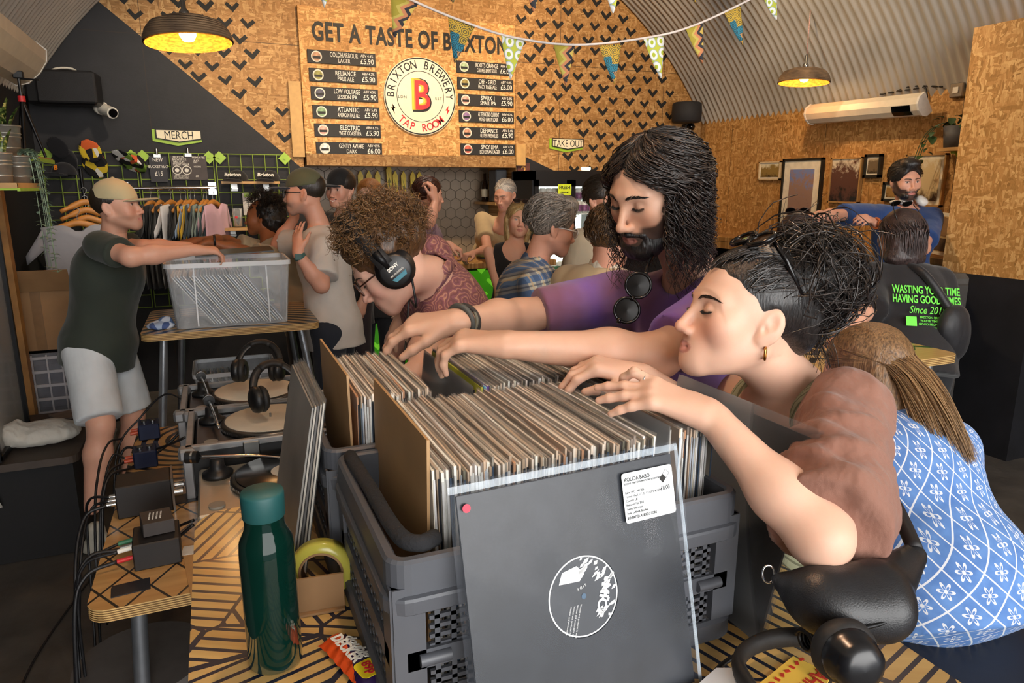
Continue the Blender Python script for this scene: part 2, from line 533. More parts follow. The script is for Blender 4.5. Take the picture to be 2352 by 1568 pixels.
def soft(name, prims, res, mats, parent=None, fine=None, disp=None, paint=None, smooth_it=0, relax_l=.5, **k):
 """fine: list of (lo, hi, res) boxes re-meshed at a higher resolution"""
 v, q = sdf_mesh(prims, res)
 if fine:
  VS, QS = [], []
  for (lo, hi, rs) in fine:
   ins = ((v > lo + res * .6) & (v < hi - res * .6)).all(1)
   q = q[~ins[q].all(1)]
  VS.append(v); QS.append(q); b = len(v)
  for (lo, hi, rs) in fine:
   fv, fq = sdf_mesh(prims, rs, np.asarray(lo) - 4 * rs, np.asarray(hi) + 4 * rs)
   # drop the artificial closing caps of the box
   ins = ((fv > lo - 1.2 * rs) & (fv < hi + 1.2 * rs)).all(1)
   fq = fq[ins[fq].all(1)]
   VS.append(fv); QS.append(fq + b); b += len(fv)
  v = np.concatenate(VS); q = np.concatenate(QS)
  used = np.zeros(len(v), bool); used[q.ravel()] = True
  mp = np.cumsum(used) - 1; v = v[used]; q = mp[q]
 if smooth_it: v = relax(v, q, smooth_it, relax_l)
 if disp is not None: v = v + normals(v, q) * disp(v)[:, None]
 cols = paint(v) if paint is not None else None
 return ob(None, name, mats, parent, verts=v, faces=q, smooth=True, cols=cols, **k)
# ------------------------------------------------------------------ hair strands
def strand_mesh(name, paths, rad, mats, parent, cols=None, taper=True, sides=3, **k):
 P = np.asarray(paths, float); S, K, _ = P.shape
 T = np.gradient(P, axis=1); T /= np.maximum(np.linalg.norm(T, axis=2, keepdims=True), 1e-9)
 ref = np.where(np.abs(T[:, :, 2:3]) < .9, np.array([0, 0, 1.]), np.array([1., 0, 0]))
 A = np.cross(T, ref); A /= np.maximum(np.linalg.norm(A, axis=2, keepdims=True), 1e-9); B = np.cross(T, A)
 r = np.broadcast_to(np.asarray(rad, float).reshape(-1, 1), (S, 1)) * np.ones((1, K))
 if taper: r = r * np.interp(np.linspace(0, 1, K), [0, .6, 1], [1, .9, .25])[None]
 an = np.arange(sides) * 2 * math.pi / sides
 V = P[:, :, None] + r[:, :, None, None] * (np.cos(an)[None, None, :, None] * A[:, :, None] + np.sin(an)[None, None, :, None] * B[:, :, None])
 V = V.reshape(-1, 3)
 base = (np.arange(S)[:, None, None] * K + np.arange(K - 1)[None, :, None]) * sides
 j = np.arange(sides)[None, None, :]; j2 = (j + 1) % sides
 Q = np.stack([base + j, base + j2, base + sides + j2, base + sides + j], -1).reshape(-1, 4)
 c = None
 if cols is not None: c = np.repeat(np.asarray(cols), K * sides, 0)
 return ob(None, name, mats, parent, verts=V, faces=Q, smooth=True, cols=c, **k)
# ------------------------------------------------------------------ skin, hair and cloth materials
def mat_skin():
 if 'skin' in MATS: return MATS['skin']
 t = NT('skin'); a = t.n('ShaderNodeVertexColor'); a.layer_name = 'Col'
 co = t.coord(); nz = t.noise(co, 45, 5, .6); n2 = t.noise(co, 9, 2)
 c = t.mix(t.math('MULTIPLY', nz, .35), a.outputs[0], t.mix(.5, a.outputs[0], (.75, .28, .18), 'MULTIPLY'))
 t.base(c); t.set(Roughness=.48); t.b.inputs['Specular IOR Level'].default_value = .38
 t.b.inputs['Subsurface Weight'].default_value = .12; t.b.inputs['Subsurface Radius'].default_value = (1, .35, .18)
 t.b.inputs['Subsurface Scale'].default_value = .008
 t.bump(t.noise(co, 420, 2), .10, .0006)
 MATS['skin'] = t.mat; return t.mat
def mat_hair(name, c1, c2, rough=.36, spec=.5, scale=(260, 260, 18)):
 if name in MATS: return MATS[name]
 t = NT(name); co = t.coord()
 nz = t.noise(t.mapping(co, scale), 1.0, 4, .6)
 t.base(t.ramp(nz, [(.35, c1), (.68, c2)])); t.set(Roughness=rough)
 t.b.inputs['Specular IOR Level'].default_value = spec
 t.bump(nz, .55, .004)
 MATS[name] = t.mat; return t.mat
def mat_strand(name='strand', rough=.34, spec=.55):
 if name in MATS: return MATS[name]
 t = NT(name); a = t.n('ShaderNodeVertexColor'); a.layer_name = 'Col'
 nz = t.noise(t.coord(), 60, 2)
 t.base(t.mix(t.math('MULTIPLY', nz, .5), a.outputs[0], t.mix(1, a.outputs[0], (.45, .42, .4), 'MULTIPLY'))); t.set(Roughness=rough)
 t.b.inputs['Specular IOR Level'].default_value = spec
 MATS[name] = t.mat; return t.mat
def mat_cloth(name, hexcol, rough=.85, fold=.35, fscale=9, weave=.15, hex2=None, sheen=.15):
 if name in MATS: return MATS[name]
 t = NT(name); co = t.coord(); c = srgb(hexcol)
 c2 = srgb(hex2) if hex2 else tuple(x * .82 for x in c)
 f = t.noise(t.mapping(co, (1, 1, .55), (.3, .2, 0)), fscale, 3, .45)
 t.base(t.ramp(t.noise(co, 5, 3), [(.32, c2), (.66, c)])); t.set(Roughness=rough)
 t.b.inputs['Sheen Weight'].default_value = sheen
 h = t.math('ADD', t.math('MULTIPLY', f, 1.0), t.math('MULTIPLY', t.noise(co, 900, 1), .02 * weave / .15))
 t.bump(h, fold, .03)
 MATS[name] = t.mat; return t.mat
# ------------------------------------------------------------------ heads
def head_R(az, pitch=0, roll=0): return rotz(-math.radians(az)) @ rotx(-math.radians(pitch)) @ roty(math.radians(roll))
class Head:
 """local axes: +x the subject's right, +y forward, +z up; origin on the eye line amid the head"""
 def __init__(s, c, az, pitch=0, roll=0, sc=1.0, **kw):
  s.c = np.asarray(c, float); s.R = head_R(az, pitch, roll); s.s = sc
  s.p = dict(nose=1.0, jaw=1.0, lips=1.0, chin=1.0, cheek=1.0, eyes='closed', smile=0.0, nosew=1.0, browh=0.0, face=1.0, ears=1); s.p.update(kw)
 def w(s, *p): return s.c + s.R @ (np.asarray(p, float) * s.s)
 def loc(s, v): return ((v - s.c) @ s.R) / s.s
 def cone(s, a, b, ra, rb, **k): return p_cone(s.w(*a), s.w(*b), ra * s.s, rb * s.s, **k)
 def ell(s, c, r, rot=None): return p_ell(s.w(*c), np.asarray(r) * s.s, s.R if rot is None else s.R @ rot)
 def prims(s, ears=True):
  p = s.p; L = []
  def A(pr, k=.02, op='+'): L.append((pr, k * s.s, op))
  j, ch, ck = p['jaw'], p['chin'], p['cheek']
  A(s.ell((0, -.014, .030), (.0745, .096, .083)), .0)
  A(s.ell((0, .030, -.012), (.064, .062, .082)), .03)
  A(s.ell((0, .034, -.062), (.051 * j, .052, .045)), .03)
  for x in (-1, 1):
   A(s.cone((x * .056 * j, -.008, -.055), (x * .018, .070, -.097), .017, .015), .03)
   A(s.ell((x * .043 * ck, .060, -.026), (.022, .022, .024)), .03)
   A(s.cone((x * .012, .084, .019 + p['browh']), (x * .044, .068, .018 + p['browh']), .0105, .009), .018)
  A(s.ell((0, .078 + .004 * (ch - 1) * 10, -.099), (.019 * ch, .017, .016)), .025)
  A(s.ell((0, .079, -.066), (.031, .022, .032)), .02)
  for x in (-1, 1): A(s.ell((x * .0315, .100, .001), (.0175, .018, .0115)), .012, '-')
  n = p['nose']; nw = p['nosew']
  A(s.cone((0, .085, .010), (0, .090 + .020 * n, -.034), .0080, .0085 * nw), .012)
  A(s.ell((0, .091 + .0195 * n, -.0385), (.0105 * nw, .0105, .0092)), .006)
  for x in (-1, 1): A(s.ell((x * .0115 * nw, .094 + .008 * n, -.0425), (.0072, .0105, .0075)), .006)
  for x in (-1, 1): A(s.ell((x * .0060 * nw, .096 + .010 * n, -.0500), (.0034, .006, .004)), .003, '-')
  lp = p['lips']; sm = p['smile']
  for x in (-1, 1):
   A(s.cone((0, .1000, -.0660), (x * (.021 + .006 * sm), .0870 - .003 * sm, -.0690 + .006 * sm), .0052 * lp, .0028), .005)
   A(s.cone((0, .0985, -.0765), (x * (.019 + .006 * sm), .0865 - .003 * sm, -.0715 + .006 * sm), .0064 * lp, .0030), .005)
   if sm > .2: A(s.ell((x * .040, .070, -.042), (.016, .014, .018)), .02)
   A(s.cone((0, .1075, -.0712), (x * (.023 + .006 * sm), .0915 - .003 * sm, -.0702 + .006 * sm), .0018, .0016), .003, '-')
  for x in (-1, 1):
   A(s.ell((x * .0315, .0745, -.001), (.0140, .0140, .0128)), .004)
   if p['eyes'] == 'closed': A(s.cone((x * .020, .0850, -.0065), (x * .045, .0790, -.0060), .0022, .0018), .003)
   else: A(s.cone((x * .019, .0860, .0050), (x * .045, .0800, .0045), .0026, .0020), .003)
  if ears and p['ears']:
   for x in (-1, 1):
    r = rotz(x * .38) @ rotx(.18)
    A(s.ell((x * .076, -.012, -.012), (.0085, .0195, .0315), r), .008)
    A(s.ell((x * .0685, -.004, -.034), (.008, .012, .012)), .008)
    A(s.ell((x * .0865, -.007, -.004), (.0080, .0110, .0180), r), .004, '-')
    A(s.ell((x * .0800, .0005, -.016), (.006, .005, .008)), .004, '-')
  return L
 def paint(s, v, skin, lip=(.52, .20, .17), brow=None, browt=.0045, iris=(.05, .03, .02), beard=None, cheekc=None, stub=None, browx=(0.010, .050), lash=True):
  C = np.tile(np.asarray(skin, float), (len(v), 1)); l = s.loc(v)
  hd = (np.abs(l) < .16).all(1) & (l[:, 2] > -.13); x, y, z = l.T; ax = np.abs(x); p = s.p; sm = p['smile']
  def blend(m, c, a=1.0):
   m = np.clip(m, 0, 1)[:, None] * a * hd[:, None]; C[:] = C * (1 - m) + np.asarray(c) * m
  front = np.clip((y - .045) / .02, 0, 1)
  if cheekc is not None:
   blend(np.exp(-((ax - .045) ** 2 + (z + .035) ** 2) / .0006) * front, cheekc, .6)
   blend(np.exp(-(x ** 2 + (z + .042) ** 2) / .0003) * front, cheekc, .4)
  if stub is not None:
   m = np.clip((-.045 - z + .0 * ax) / .012, 0, 1) * np.clip((y + .02) / .03, 0, 1); blend(m, stub, .55)
  mz = -.0712 + .010 * sm * (ax / .026) ** 2
  m = 1 - ((ax / (.0235 + .005 * sm)) ** 2 + ((z - mz) / (.0108 * p['lips'])) ** 2); blend(np.clip(m * 6, 0, 1) * (y > .076), lip, .85)
  if sm > .5:
   m = 1 - ((ax / .0195) ** 2 + ((z - mz + .0005) / .0042) ** 2); blend(np.clip(m * 5, 0, 1) * (y > .07), (.85, .82, .76))
  # eyes
  ex = ax - .0315
  if p['eyes'] == 'open':
   m = 1 - ((ex / .0120) ** 2 + ((z + .001) / .0042) ** 2); blend(np.clip(m * 6, 0, 1) * front, (.55, .50, .46))
   m = 1 - (ex ** 2 + (z + .0005) ** 2) / .0052 ** 2; blend(np.clip(m * 8, 0, 1) * front, iris)
   m = 1 - ((ex / .0145) ** 2 + ((z - .0052) / .0019) ** 2); blend(np.clip(m * 4, 0, 1) * front, (.03, .02, .018))
  else:
   zz = z + .0068 - .00 * ex + 20 * ex ** 2 * -1.2
   m = 1 - ((ex / .0155) ** 2 + ((z + .0065 - 18 * ex ** 2) / .0020) ** 2); blend(np.clip(m * 4, 0, 1) * front, (.03, .02, .018), .95)
  if brow is not None:
   bz = .021 + p['browh'] - 9 * (ax - .032) ** 2
   tt = browt * np.clip(1.25 - (ax - .012) / .055, .35, 1)
   m = (1 - ((z - bz) / tt) ** 2) * (ax > browx[0]) * (ax < browx[1]); blend(np.clip(m * 3, 0, 1) * np.clip((y - .03) / .02, 0, 1), brow, .92)
  if beard is not None:
   m = np.clip((-.040 - z + 1.1 * np.clip(.075 - y, 0, .07) ** 1.0 * .9) / .008, 0, 1)
   m *= 1 - np.clip((.055 - ax - .02) / .01, 0, 1) * np.clip((z + .056) / .004, 0, 1)
   blend(m * np.clip((y + .015) / .02, 0, 1), beard, .9)
   m = 1 - ((ax / (.0225)) ** 2 + ((z + .0712) / (.0085)) ** 2); blend(np.clip(m * 6, 0, 1) * (y > .076), lip, .9)
  return C
 def surf(s, verts, xz):
  """front surface points of the head at local (x, z)"""
  l = s.loc(verts); l = l[(l[:, 1] > .03) & (l[:, 1] < .14) & (np.abs(l[:, 0]) < .075) & (np.abs(l[:, 2]) < .12)]
  out = []
  for x, z in xz:
   d = (l[:, 0] - x) ** 2 + (l[:, 2] - z) ** 2; i = np.argsort(d)[:4]; out.append((x, l[i, 1].mean(), z))
  return np.array(out)
 def brows(s, skin_o, parent, col=(.02, .014, .01), n=90, thick=.0055, lash=True, hz=.021, arch=9, x0=.012, x1=.050):
  vs = np.array([v.co[:] for v in skin_o.data.vertices]) + ORG[skin_o]
  r = np.random.default_rng(3); P = []
  for sx in (-1, 1):
   u = r.random(n); x = x0 + (x1 - x0) * u
   z = hz + s.p['browh'] - arch * (x - .032) ** 2 + (r.random(n) - .5) * thick * np.clip(1.3 - u, .3, 1)
   a = s.surf(vs, np.c_[sx * x, z]); b = s.surf(vs, np.c_[sx * (x + .006), z + .0035 - .005 * u])
   a[:, 1] += .0004; b[:, 1] += .0009
   for k in range(n): P.append([s.w(*a[k]), s.w(*(.5 * a[k] + .5 * b[k] + (0, .0008, 0))), s.w(*b[k])])
   if lash:
    u = np.linspace(-1, 1, 26); x = .0315 + .0135 * u
    z = -.0068 + 18 * (x - .0315) ** 2 if s.p['eyes'] == 'closed' else .0048 - 14 * (x - .0315) ** 2
    a = s.surf(vs, np.c_[sx * x, z])
    for k in range(26):
     q = a[k] + (0, .0004, 0); e = q + ((.002 + .002 * u[k]) * sx, .0052, -.0028 if s.p['eyes'] == 'closed' else .002)
     P.append([s.w(*q), s.w(*(.5 * q + .5 * e + (0, 0, -.0007))), s.w(*e)])
    for k in range(25): P.append([s.w(*(a[k] + (0, .0003, 0))), s.w(*(.5 * a[k] + .5 * a[k + 1] + (0, .0004, 0))), s.w(*(a[k + 1] + (0, .0003, 0)))])
  return strand_mesh('eyebrows', P, .00055 * s.s, mat_strand(), parent, cols=np.tile(col, (len(P), 1)))
 def hairline(s, l, dz=0.0):
  """true where a short haircut grows"""
  x, y, z = l.T
  return (z > .075 + dz - .9 * np.maximum(.055 - y, 0)) & (y < .085)
def limb(pts, rad, k=.02): return chain(pts, rad, k)
def hand_prims(w, d, n, thumb, s=1.0, curl=(25, 30, 20), splay=6, curls=None, tcurl=(25, 20), tout=42, k=.008):
 """w wrist, d toward the knuckles, n back-of-hand normal, thumb = +1 when the thumb lies along d x n"""
 d = unit(d); n = unit(np.asarray(n) - d * np.dot(n, d)); x = np.cross(d, n) * thumb
 w = np.asarray(w, float); L = []
 def A(p, kk=k): L.append((p, kk * s, '+'))
 A(p_cone(w - d * .02 * s, w + d * .012 * s, .0255 * s, .026 * s, flat=(n, .72)), .012)
 for (o, L2, r) in ((.026, .086, .0125), (.009, .089, .0125), (-.009, .085, .0118), (-.025, .078, .011)):
  A(p_cone(w + x * o * .55 * s, w + (d * L2 + x * o) * s, .0155 * s, r * s), .016)
 lens = ((.042, .026, .021), (.047, .030, .022), (.043, .028, .021), (.034, .021, .019))
 outs = (.027, .009, -.0095, -.027); lk = (.088, .091, .087, .079)
 for i in range(4):
  cu = curls[i] if curls is not None else curl
  p = w + (d * lk[i] + x * outs[i]) * s; ang = 0.0
  sp = math.radians(splay * (1.2, .3, -.6, -1.5)[i])
  f = unit(d * math.cos(sp) + x * math.sin(sp)); r = (.0098, .0088, .0078, .0066)
  for q in range(3):
   ang += math.radians(cu[q]); v = f * math.cos(ang) - n * math.sin(ang)
   e = p + v * lens[i][q] * s; sc2 = .9 if i == 3 else 1
   A(p_cone(p, e, r[q] * s * sc2, r[q + 1] * s * sc2), .006 if q else .010); p = e
 to = math.radians(tout); tp = w + (d * .018 + x * .022 - n * .006) * s
 v = unit(d * math.cos(to) + x * math.sin(to) - n * .25); e = tp + v * .042 * s
 A(p_cone(tp, e, .0155 * s, .0125 * s), .014); p = e
 for q in range(2):
  to -= math.radians(tcurl[q]); v = unit(d * math.cos(to) + x * math.sin(to) - n * (.3 + .2 * q)); e = p + v * (.034, .026)[q] * s
  A(p_cone(p, e, (.0115, .0105)[q] * s, (.0105, .008)[q] * s), .006); p = e
 return L
# ------------------------------------------------------------------ shared surface materials
def mat_osb(name, axes=(0, 2), bright=1.0, warm=1.0, turn=0.0, black=None, seams=None):
 if name in MATS: return MATS[name]
 t = NT(name); co = t.coord()
 g = t.n('ShaderNodeNewGeometry'); pos = g.outputs['Position']
 sp = t.sep(pos); cb = t.n('ShaderNodeCombineXYZ'); t.val(cb.inputs[0], t.math('ADD', sp[0], sp[1]) if axes[0] == 'xy' else sp[axes[0]])
 if axes[0] == 'xy': axes = (0, axes[1])
 t.l(sp[axes[1]], cb.inputs[1])
 p = cb.outputs[0]
 if turn: p = t.mapping(p, rot=(0, 0, turn))
 wob = t.n('ShaderNodeMix', data_type='VECTOR'); wob.inputs[0].default_value = .035
 t.l(p, wob.inputs[4]); t.l(t.noise(p, 7, 2, out=1), wob.inputs[5]); pw = wob.outputs[1]
 vs = []
 for sc, rt in (((14, 62, 1), .25), ((56, 15, 1), .15), ((19, 74, 1), -.6)):
  vs.append(t.voronoi(t.mapping(pw, sc, (0, 0, rt)), 1.0, 'F1', 1))
 ch = t.noise(p, 14, 3)
 m1 = t.n('ShaderNodeMath', operation='GREATER_THAN'); t.l(ch, m1.inputs[0]); m1.inputs[1].default_value = .5
 m2 = t.n('ShaderNodeMath', operation='GREATER_THAN'); t.l(t.noise(t.mapping(p, loc=(5, 3, 0)), 18, 3), m2.inputs[0]); m2.inputs[1].default_value = .55
 c = t.mix(m2.outputs[0], t.mix(m1.outputs[0], vs[0], vs[1]), vs[2])
 bw = t.n('ShaderNodeRGBToBW'); t.l(c, bw.inputs[0])
 fibre = t.noise(t.mapping(pw, (25, 140, 1)), 1.0, 3)
 v = t.math('ADD', t.math('MULTIPLY', bw.outputs[0], .75), t.math('MULTIPLY', fibre, .45))
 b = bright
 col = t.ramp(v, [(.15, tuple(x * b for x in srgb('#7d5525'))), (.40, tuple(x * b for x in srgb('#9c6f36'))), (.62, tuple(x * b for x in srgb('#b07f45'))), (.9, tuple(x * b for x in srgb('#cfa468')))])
 rough = .62
 if black:
  mask = None
  for (k, q, op) in black:   # z < k*x + q
   lim = t.math('ADD', t.math('MULTIPLY', sp[axes[0]], k), q)
   m = t.math('LESS_THAN', sp[axes[1]], lim)
   if op is not None: m = t.math('MULTIPLY', m, t.math(op[0], sp[axes[0]], op[1]))
   mask = m if mask is None else t.math('MAXIMUM', mask, m)
  blk = t.ramp(t.noise(p, 6, 4), [(.3, srgb('#0d0c10')), (.7, srgb('#17161b'))])
  col = t.mix(mask, col, blk)
 if seams:
  sm = None
  for (a, w, off) in seams:
   fr = t.math('FRACT', t.math('ADD', t.math('DIVIDE', sp[axes[a]], w), off))
   m = t.math('LESS_THAN', fr, .006 / w)
   sm = m if sm is None else t.math('MAXIMUM', sm, m)
  col = t.mix(t.math('MULTIPLY', sm, .75), col, srgb('#2a1a0a'))
 t.base(col); t.set(Roughness=rough); t.bump(v, .25, .004)
 MATS[name] = t.mat; return t.mat
WB, WR, WL = 6.5, 5.0, -1.2
AC, AZ, AR = 1.902, .561, 3.60
def arch_z(x): return AZ + math.sqrt(max(AR ** 2 - (x - AC) ** 2, 0))
M_BLACKPAINT = smat('black_wall_paint', '#121116', .75, var=.2, scale=5, bump=.1)
M_METAL = smat('brushed_steel', '#9a9a98', .3, 1.0, var=.1)
M_DARKMETAL = smat('dark_metal', '#1a1a1c', .4, .6)
M_BLACKPLASTIC = smat('black_plastic', '#131315', .42)
M_WOOD = smat('pale_wood', '#b98f56', .5, var=.25, scale=7)
# floor
def mat_floor():
 t = NT('concrete_floor'); co = t.coord()
 c = t.ramp(t.noise(co, 2.2, 6, .6), [(.3, srgb('#3a3632')), (.55, srgb('#544e48')), (.75, srgb('#635c55'))])
 t.base(c); t.set(Roughness=t.ramp(t.noise(co, 5, 3), [(.3, (.5,) * 3), (.7, (.75,) * 3)])); t.bump(t.noise(co, 30, 4), .15, .01)
 return t.mat
mb = MB(); mb.box((1.9, 1.9, -.05), (6.8, 9.6, .1)); ob(mb, 'floor', mat_floor(), kind='structure')
# back wall of strand board, with the recess of the bar
L1a, L1b = at_Y(232, 8, WB), at_Y(652, 352, WB)
k1 = (L1b[2] - L1a[2]) / (L1b[0] - L1a[0]); q1 = L1a[2] - k1 * L1a[0]
L2a, L2b = at_Y(1190, 352, WB), at_Y(1300, 405, WB)
k2 = (L2b[2] - L2a[2]) / (L2b[0] - L2a[0]); q2 = L2a[2] - k2 * L2a[0]
M_OSB_BACK = mat_osb('strand_board_back', (0, 2), .92, black=[(k1, q1, ('LESS_THAN', 1.0)), (k2, q2, ('GREATER_THAN', 2.805))], seams=[(0, 1.22, .32), (1, 1.22, .64)])
NX0, NX1, NZ, NY = .78, 2.80, 2.0, 7.25
mb = MB()
mb.box(((WL + NX0) / 2 - .1, WB + .45, 2.2), (NX0 - WL + .2, .9, 4.5))
mb.box(((WR + NX1) / 2 + .1, WB + .45, 2.2), (WR - NX1 + .2, .9, 4.5))
mb.box(((NX0 + NX1) / 2, WB + .45, (NZ + 4.45) / 2), (NX1 - NX0, .9, 4.45 - NZ))
wall_back = ob(mb, 'wall_back', M_OSB_BACK, kind='structure')
mb = MB(); mb.box(((NX0 + NX1) / 2, NY + .05, 1.0), (NX1 - NX0, .1, 2.0))
niche = ob(mb, 'wall_bar_niche', smat('tile_grout', '#6f6354', .8), kind='structure')
# hexagonal tiles of the bar niche
mb = MB(); hr = .062
mb.prism([(hr * math.sin(math.radians(60 * i)), hr * math.cos(math.radians(60 * i))) for i in range(6)][::-1], .008, (0, 0, 0))
M_TILE = smat('hex_tile_glaze', '#a08e78', .35, var=.12, scale=3)
tile0 = None; dx = hr * math.sqrt(3) + .006; dz = hr * 1.5 + .005; n_t = 0
for r in range(13):
 for c in range(19):
  x = NX0 + .05 + c * dx + (r % 2) * dx / 2; z = 1.99 - hr - r * dz
  if x > NX1 - .06 or z < .95: continue
  if tile0 is None:
   mb2 = MB(); mb2.v = [mb.arrays()]; mb2.f = mb.f; mb2.m = mb.m; mb2.sm = mb.sm; mb2.n = mb.n
   tile0 = ob(mb2, 'tile', M_TILE, niche); tile0.data.transform(Matrix.Translation(Vector(ORG[niche]))); o = tile0
  else: o = inst(tile0, niche)
  o.location = Vector((x, NY - .0005, z)) - Vector(ORG[niche])
# chevrons stencilled on the back wall
mb = MB(); V = [(-.064, .022), (-.042, .044), (0, .004), (.042, .044), (.064, .022), (0, -.043)]
def chev_ok(x, z):
 if z > arch_z(x) - .07: return False
 if .70 < x < 2.84 and z > 1.95: return False
 if x <= .70: return z > k1 * x + q1 + .05 and x > -.62 and not (x > .46 and z > 2.45) and x < .64
 return x > 2.84 and z > max(k2 * x + q2 + .04, 1.80) and x < 4.62
for r in range(30):
 for c in range(30):
  x = -.7 + c * .203 + (r % 2) * .1 + random.uniform(-.02, .02); z = 1.78 + r * .113 + random.uniform(-.015, .015)
  if not chev_ok(x, z): continue
  if 3.02 < x < 3.42 and 2.02 < z < 2.24: continue
  R = random.uniform(-.12, .12); s = random.uniform(.88, 1.08); cs, sn = math.cos(R), math.sin(R)
  mb.prism([(s * (cs * a - sn * b), s * (sn * a + cs * b)) for a, b in V], .002, (x, WB, z))
ob(mb, 'chevron_print', smat('chevron_black', '#15130f', .7), wall_back)
# right-hand wall
M_OSB_SIDE = mat_osb('strand_board_side', (1, 2), .95, turn=1.57, black=[(0, 1.18, None)], seams=[(0, 1.22, .1)])
mb = MB(); mb.box((WR + .05, 1.95, 1.3), (.1, 9.5, 2.6)); wall_right = ob(mb, 'wall_right', M_OSB_SIDE, kind='structure')
mb = MB(); mb.box((WL - .05, 1.95, 1.3), (.1, 9.5, 2.6)); ob(mb, 'wall_left', M_BLACKPAINT, kind='structure')
# ledge along the right wall
mb = MB(); mb.box((WR - .16, 4.2, 1.205), (.32, 4.55, .05), bev=.006); mb.box((WR - .3, 4.2, 1.15), (.03, 4.5, .07))
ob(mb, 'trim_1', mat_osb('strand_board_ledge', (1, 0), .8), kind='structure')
# pier on the right
c0 = at_h(2283, 1037, 0)
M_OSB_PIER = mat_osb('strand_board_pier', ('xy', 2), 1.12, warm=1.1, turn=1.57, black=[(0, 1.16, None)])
px0, py0 = 4.55, 2.62
mb = MB(); mb.box((px0 + .35, py0 + .3, 1.35), (.7, .6, 2.7));
pier = ob(mb, 'wall_pier', M_OSB_PIER, kind='structure')
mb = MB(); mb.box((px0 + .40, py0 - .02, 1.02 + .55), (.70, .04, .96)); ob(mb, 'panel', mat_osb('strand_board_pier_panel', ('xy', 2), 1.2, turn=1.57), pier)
# corrugated vault
na, ny = 44, 9 * 140
a0 = math.asin((WR + .02 - AC) / AR); a1 = math.asin((WL - .02 - AC) / AR)
ys = np.linspace(-2.85, WB + .02, 820); dep = .011 * np.sin(ys / .072 * 2 * math.pi)
an = np.linspace(a0, a1, na)
rr = AR + dep[None, :]
X = AC + rr * np.sin(an)[:, None]; Z = AZ + rr * np.cos(an)[:, None]; Y = np.broadcast_to(ys, X.shape)
vv = np.stack([X, Y, Z], -1).reshape(-1, 3); m = len(ys)
ii = (np.arange(na - 1)[:, None] * m + np.arange(m - 1)[None]).reshape(-1)
qq = np.stack([ii, ii + 1, ii + m + 1, ii + m], 1)
ob(None, 'ceiling', smat('corrugated_steel', '#b5afa6', .45, .25, var=.10, scale=3), kind='structure', verts=vv, faces=qq, smooth=True)
# ------------------------------------------------------------------ menu board and signs on the back wall
UX, WZ = np.array([1., 0, 0]), np.array([0, 0, 1.])
M_CREAM = smat('cream_paint', '#efe3c4', .55, var=.04)
M_INK = smat('ink_black', '#15130f', .6, var=.05)
M_RED = smat('sign_red', '#c4262a', .5, var=.05)
M_YEL = smat('sign_yellow', '#f0c52c', .5, var=.05)
M_ORG = smat('sign_orange', '#ec8a2a', .5, var=.05)
M_CHALK = smat('chalk_white', '#e6e2d8', .8, var=.1)
M_LIME = smat('lime_paint', '#9bc02e', .45, var=.08)
bx0, bx1, bz0, bz1, by = .80, 2.777, 2.0, 3.195, WB - .035
b = thing('menu_board', 'large strand-board menu panel over the bar with bold black headline', 'menu board', ((bx0 + bx1) / 2, by, bz0))
mb = MB(); mb.box(((bx0 + bx1) / 2, by + .0175, (bz0 + bz1) / 2), (bx1 - bx0, .035, bz1 - bz0), bev=.002)
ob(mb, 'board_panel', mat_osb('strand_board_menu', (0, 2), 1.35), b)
mb = MB(); tx = (at_Y(716, 85, by)[0] + at_Y(1165, 105, by)[0]) / 2
zt = at_Y(930, 90, by)[2]
put_text(mb, 'GET A TASTE OF BRIXTON', .205, (tx, by - .003, zt), UX, WZ, bold=.028, condense=.675, extrude=.003, spacing=1.08)
ob(mb, 'lettering', M_INK, b)
mb = MB(); mb.box((2.84, by + .012, 2.02), (.10, .024, .2)); ob(mb, 'batten', smat('plywood_batten', '#c49a5c', .55), b)
mb = MB(); mb.box((.74, by + .012, 2.28), (.1, .024, .62))
ob(mb, 'batten', smat('plywood_batten', '#c49a5c', .55), b)
mb = MB(); mb.box(((bx0 + bx1) / 2, WB + .1, bz0 - .05), (bx1 - bx0, .3, .10))
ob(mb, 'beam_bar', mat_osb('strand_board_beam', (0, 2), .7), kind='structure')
menuL = [('COLDHARBOUR', 'LAGER', '4.4%', '£5.90', '#b98a68'), ('RELIANCE', 'PALE ALE', '4.2%', '£5.90', '#8f8a3c'), ('LOW VOLTAGE', 'SESSION IPA', '4.3%', '£5.90', '#4c4a5a'),
         ('ATLANTIC', 'AMERICAN PALE ALE', '5.4%', '£5.90', '#7d9a70'), ('ELECTRIC', 'WEST COAST IPA', '6.5%', '£5.90', '#dfa292'), ('GENTLY AWAKE', 'DARK', '4.5%', '£6.00', '#d9ded8')]
menuR = [('ROOTS ORANGE', 'CARAMEL & MINT SOUR', '6.2%', '£6.00', '#a9bd92'), ('OFF - GRID', 'HAZY PALE ALE', '4.0%', '£6.00', '#93803e'), ('SPARK 1', 'SMALL IPA', '2.8%', '£5.90', '#d99c8c'),
         ('ALTERNATING CURRENT', 'MIXED BERRY SOUR', '4.2%', '£6.00', '#8a6a92'), ('DEFIANCE', 'GLUTEN FREE HELLES', '5.4%', '£5.90', '#c98e72'), ('SPICY LIMA', 'BOHEMIAN LAGER', '4.5%', '£6.00', '#cf5f4a')]
M_SLATE = smat('chalkboard_black', '#1a1817', .6, var=.15)
M_RING = smat('badge_rim', '#d8d4c4', .5)
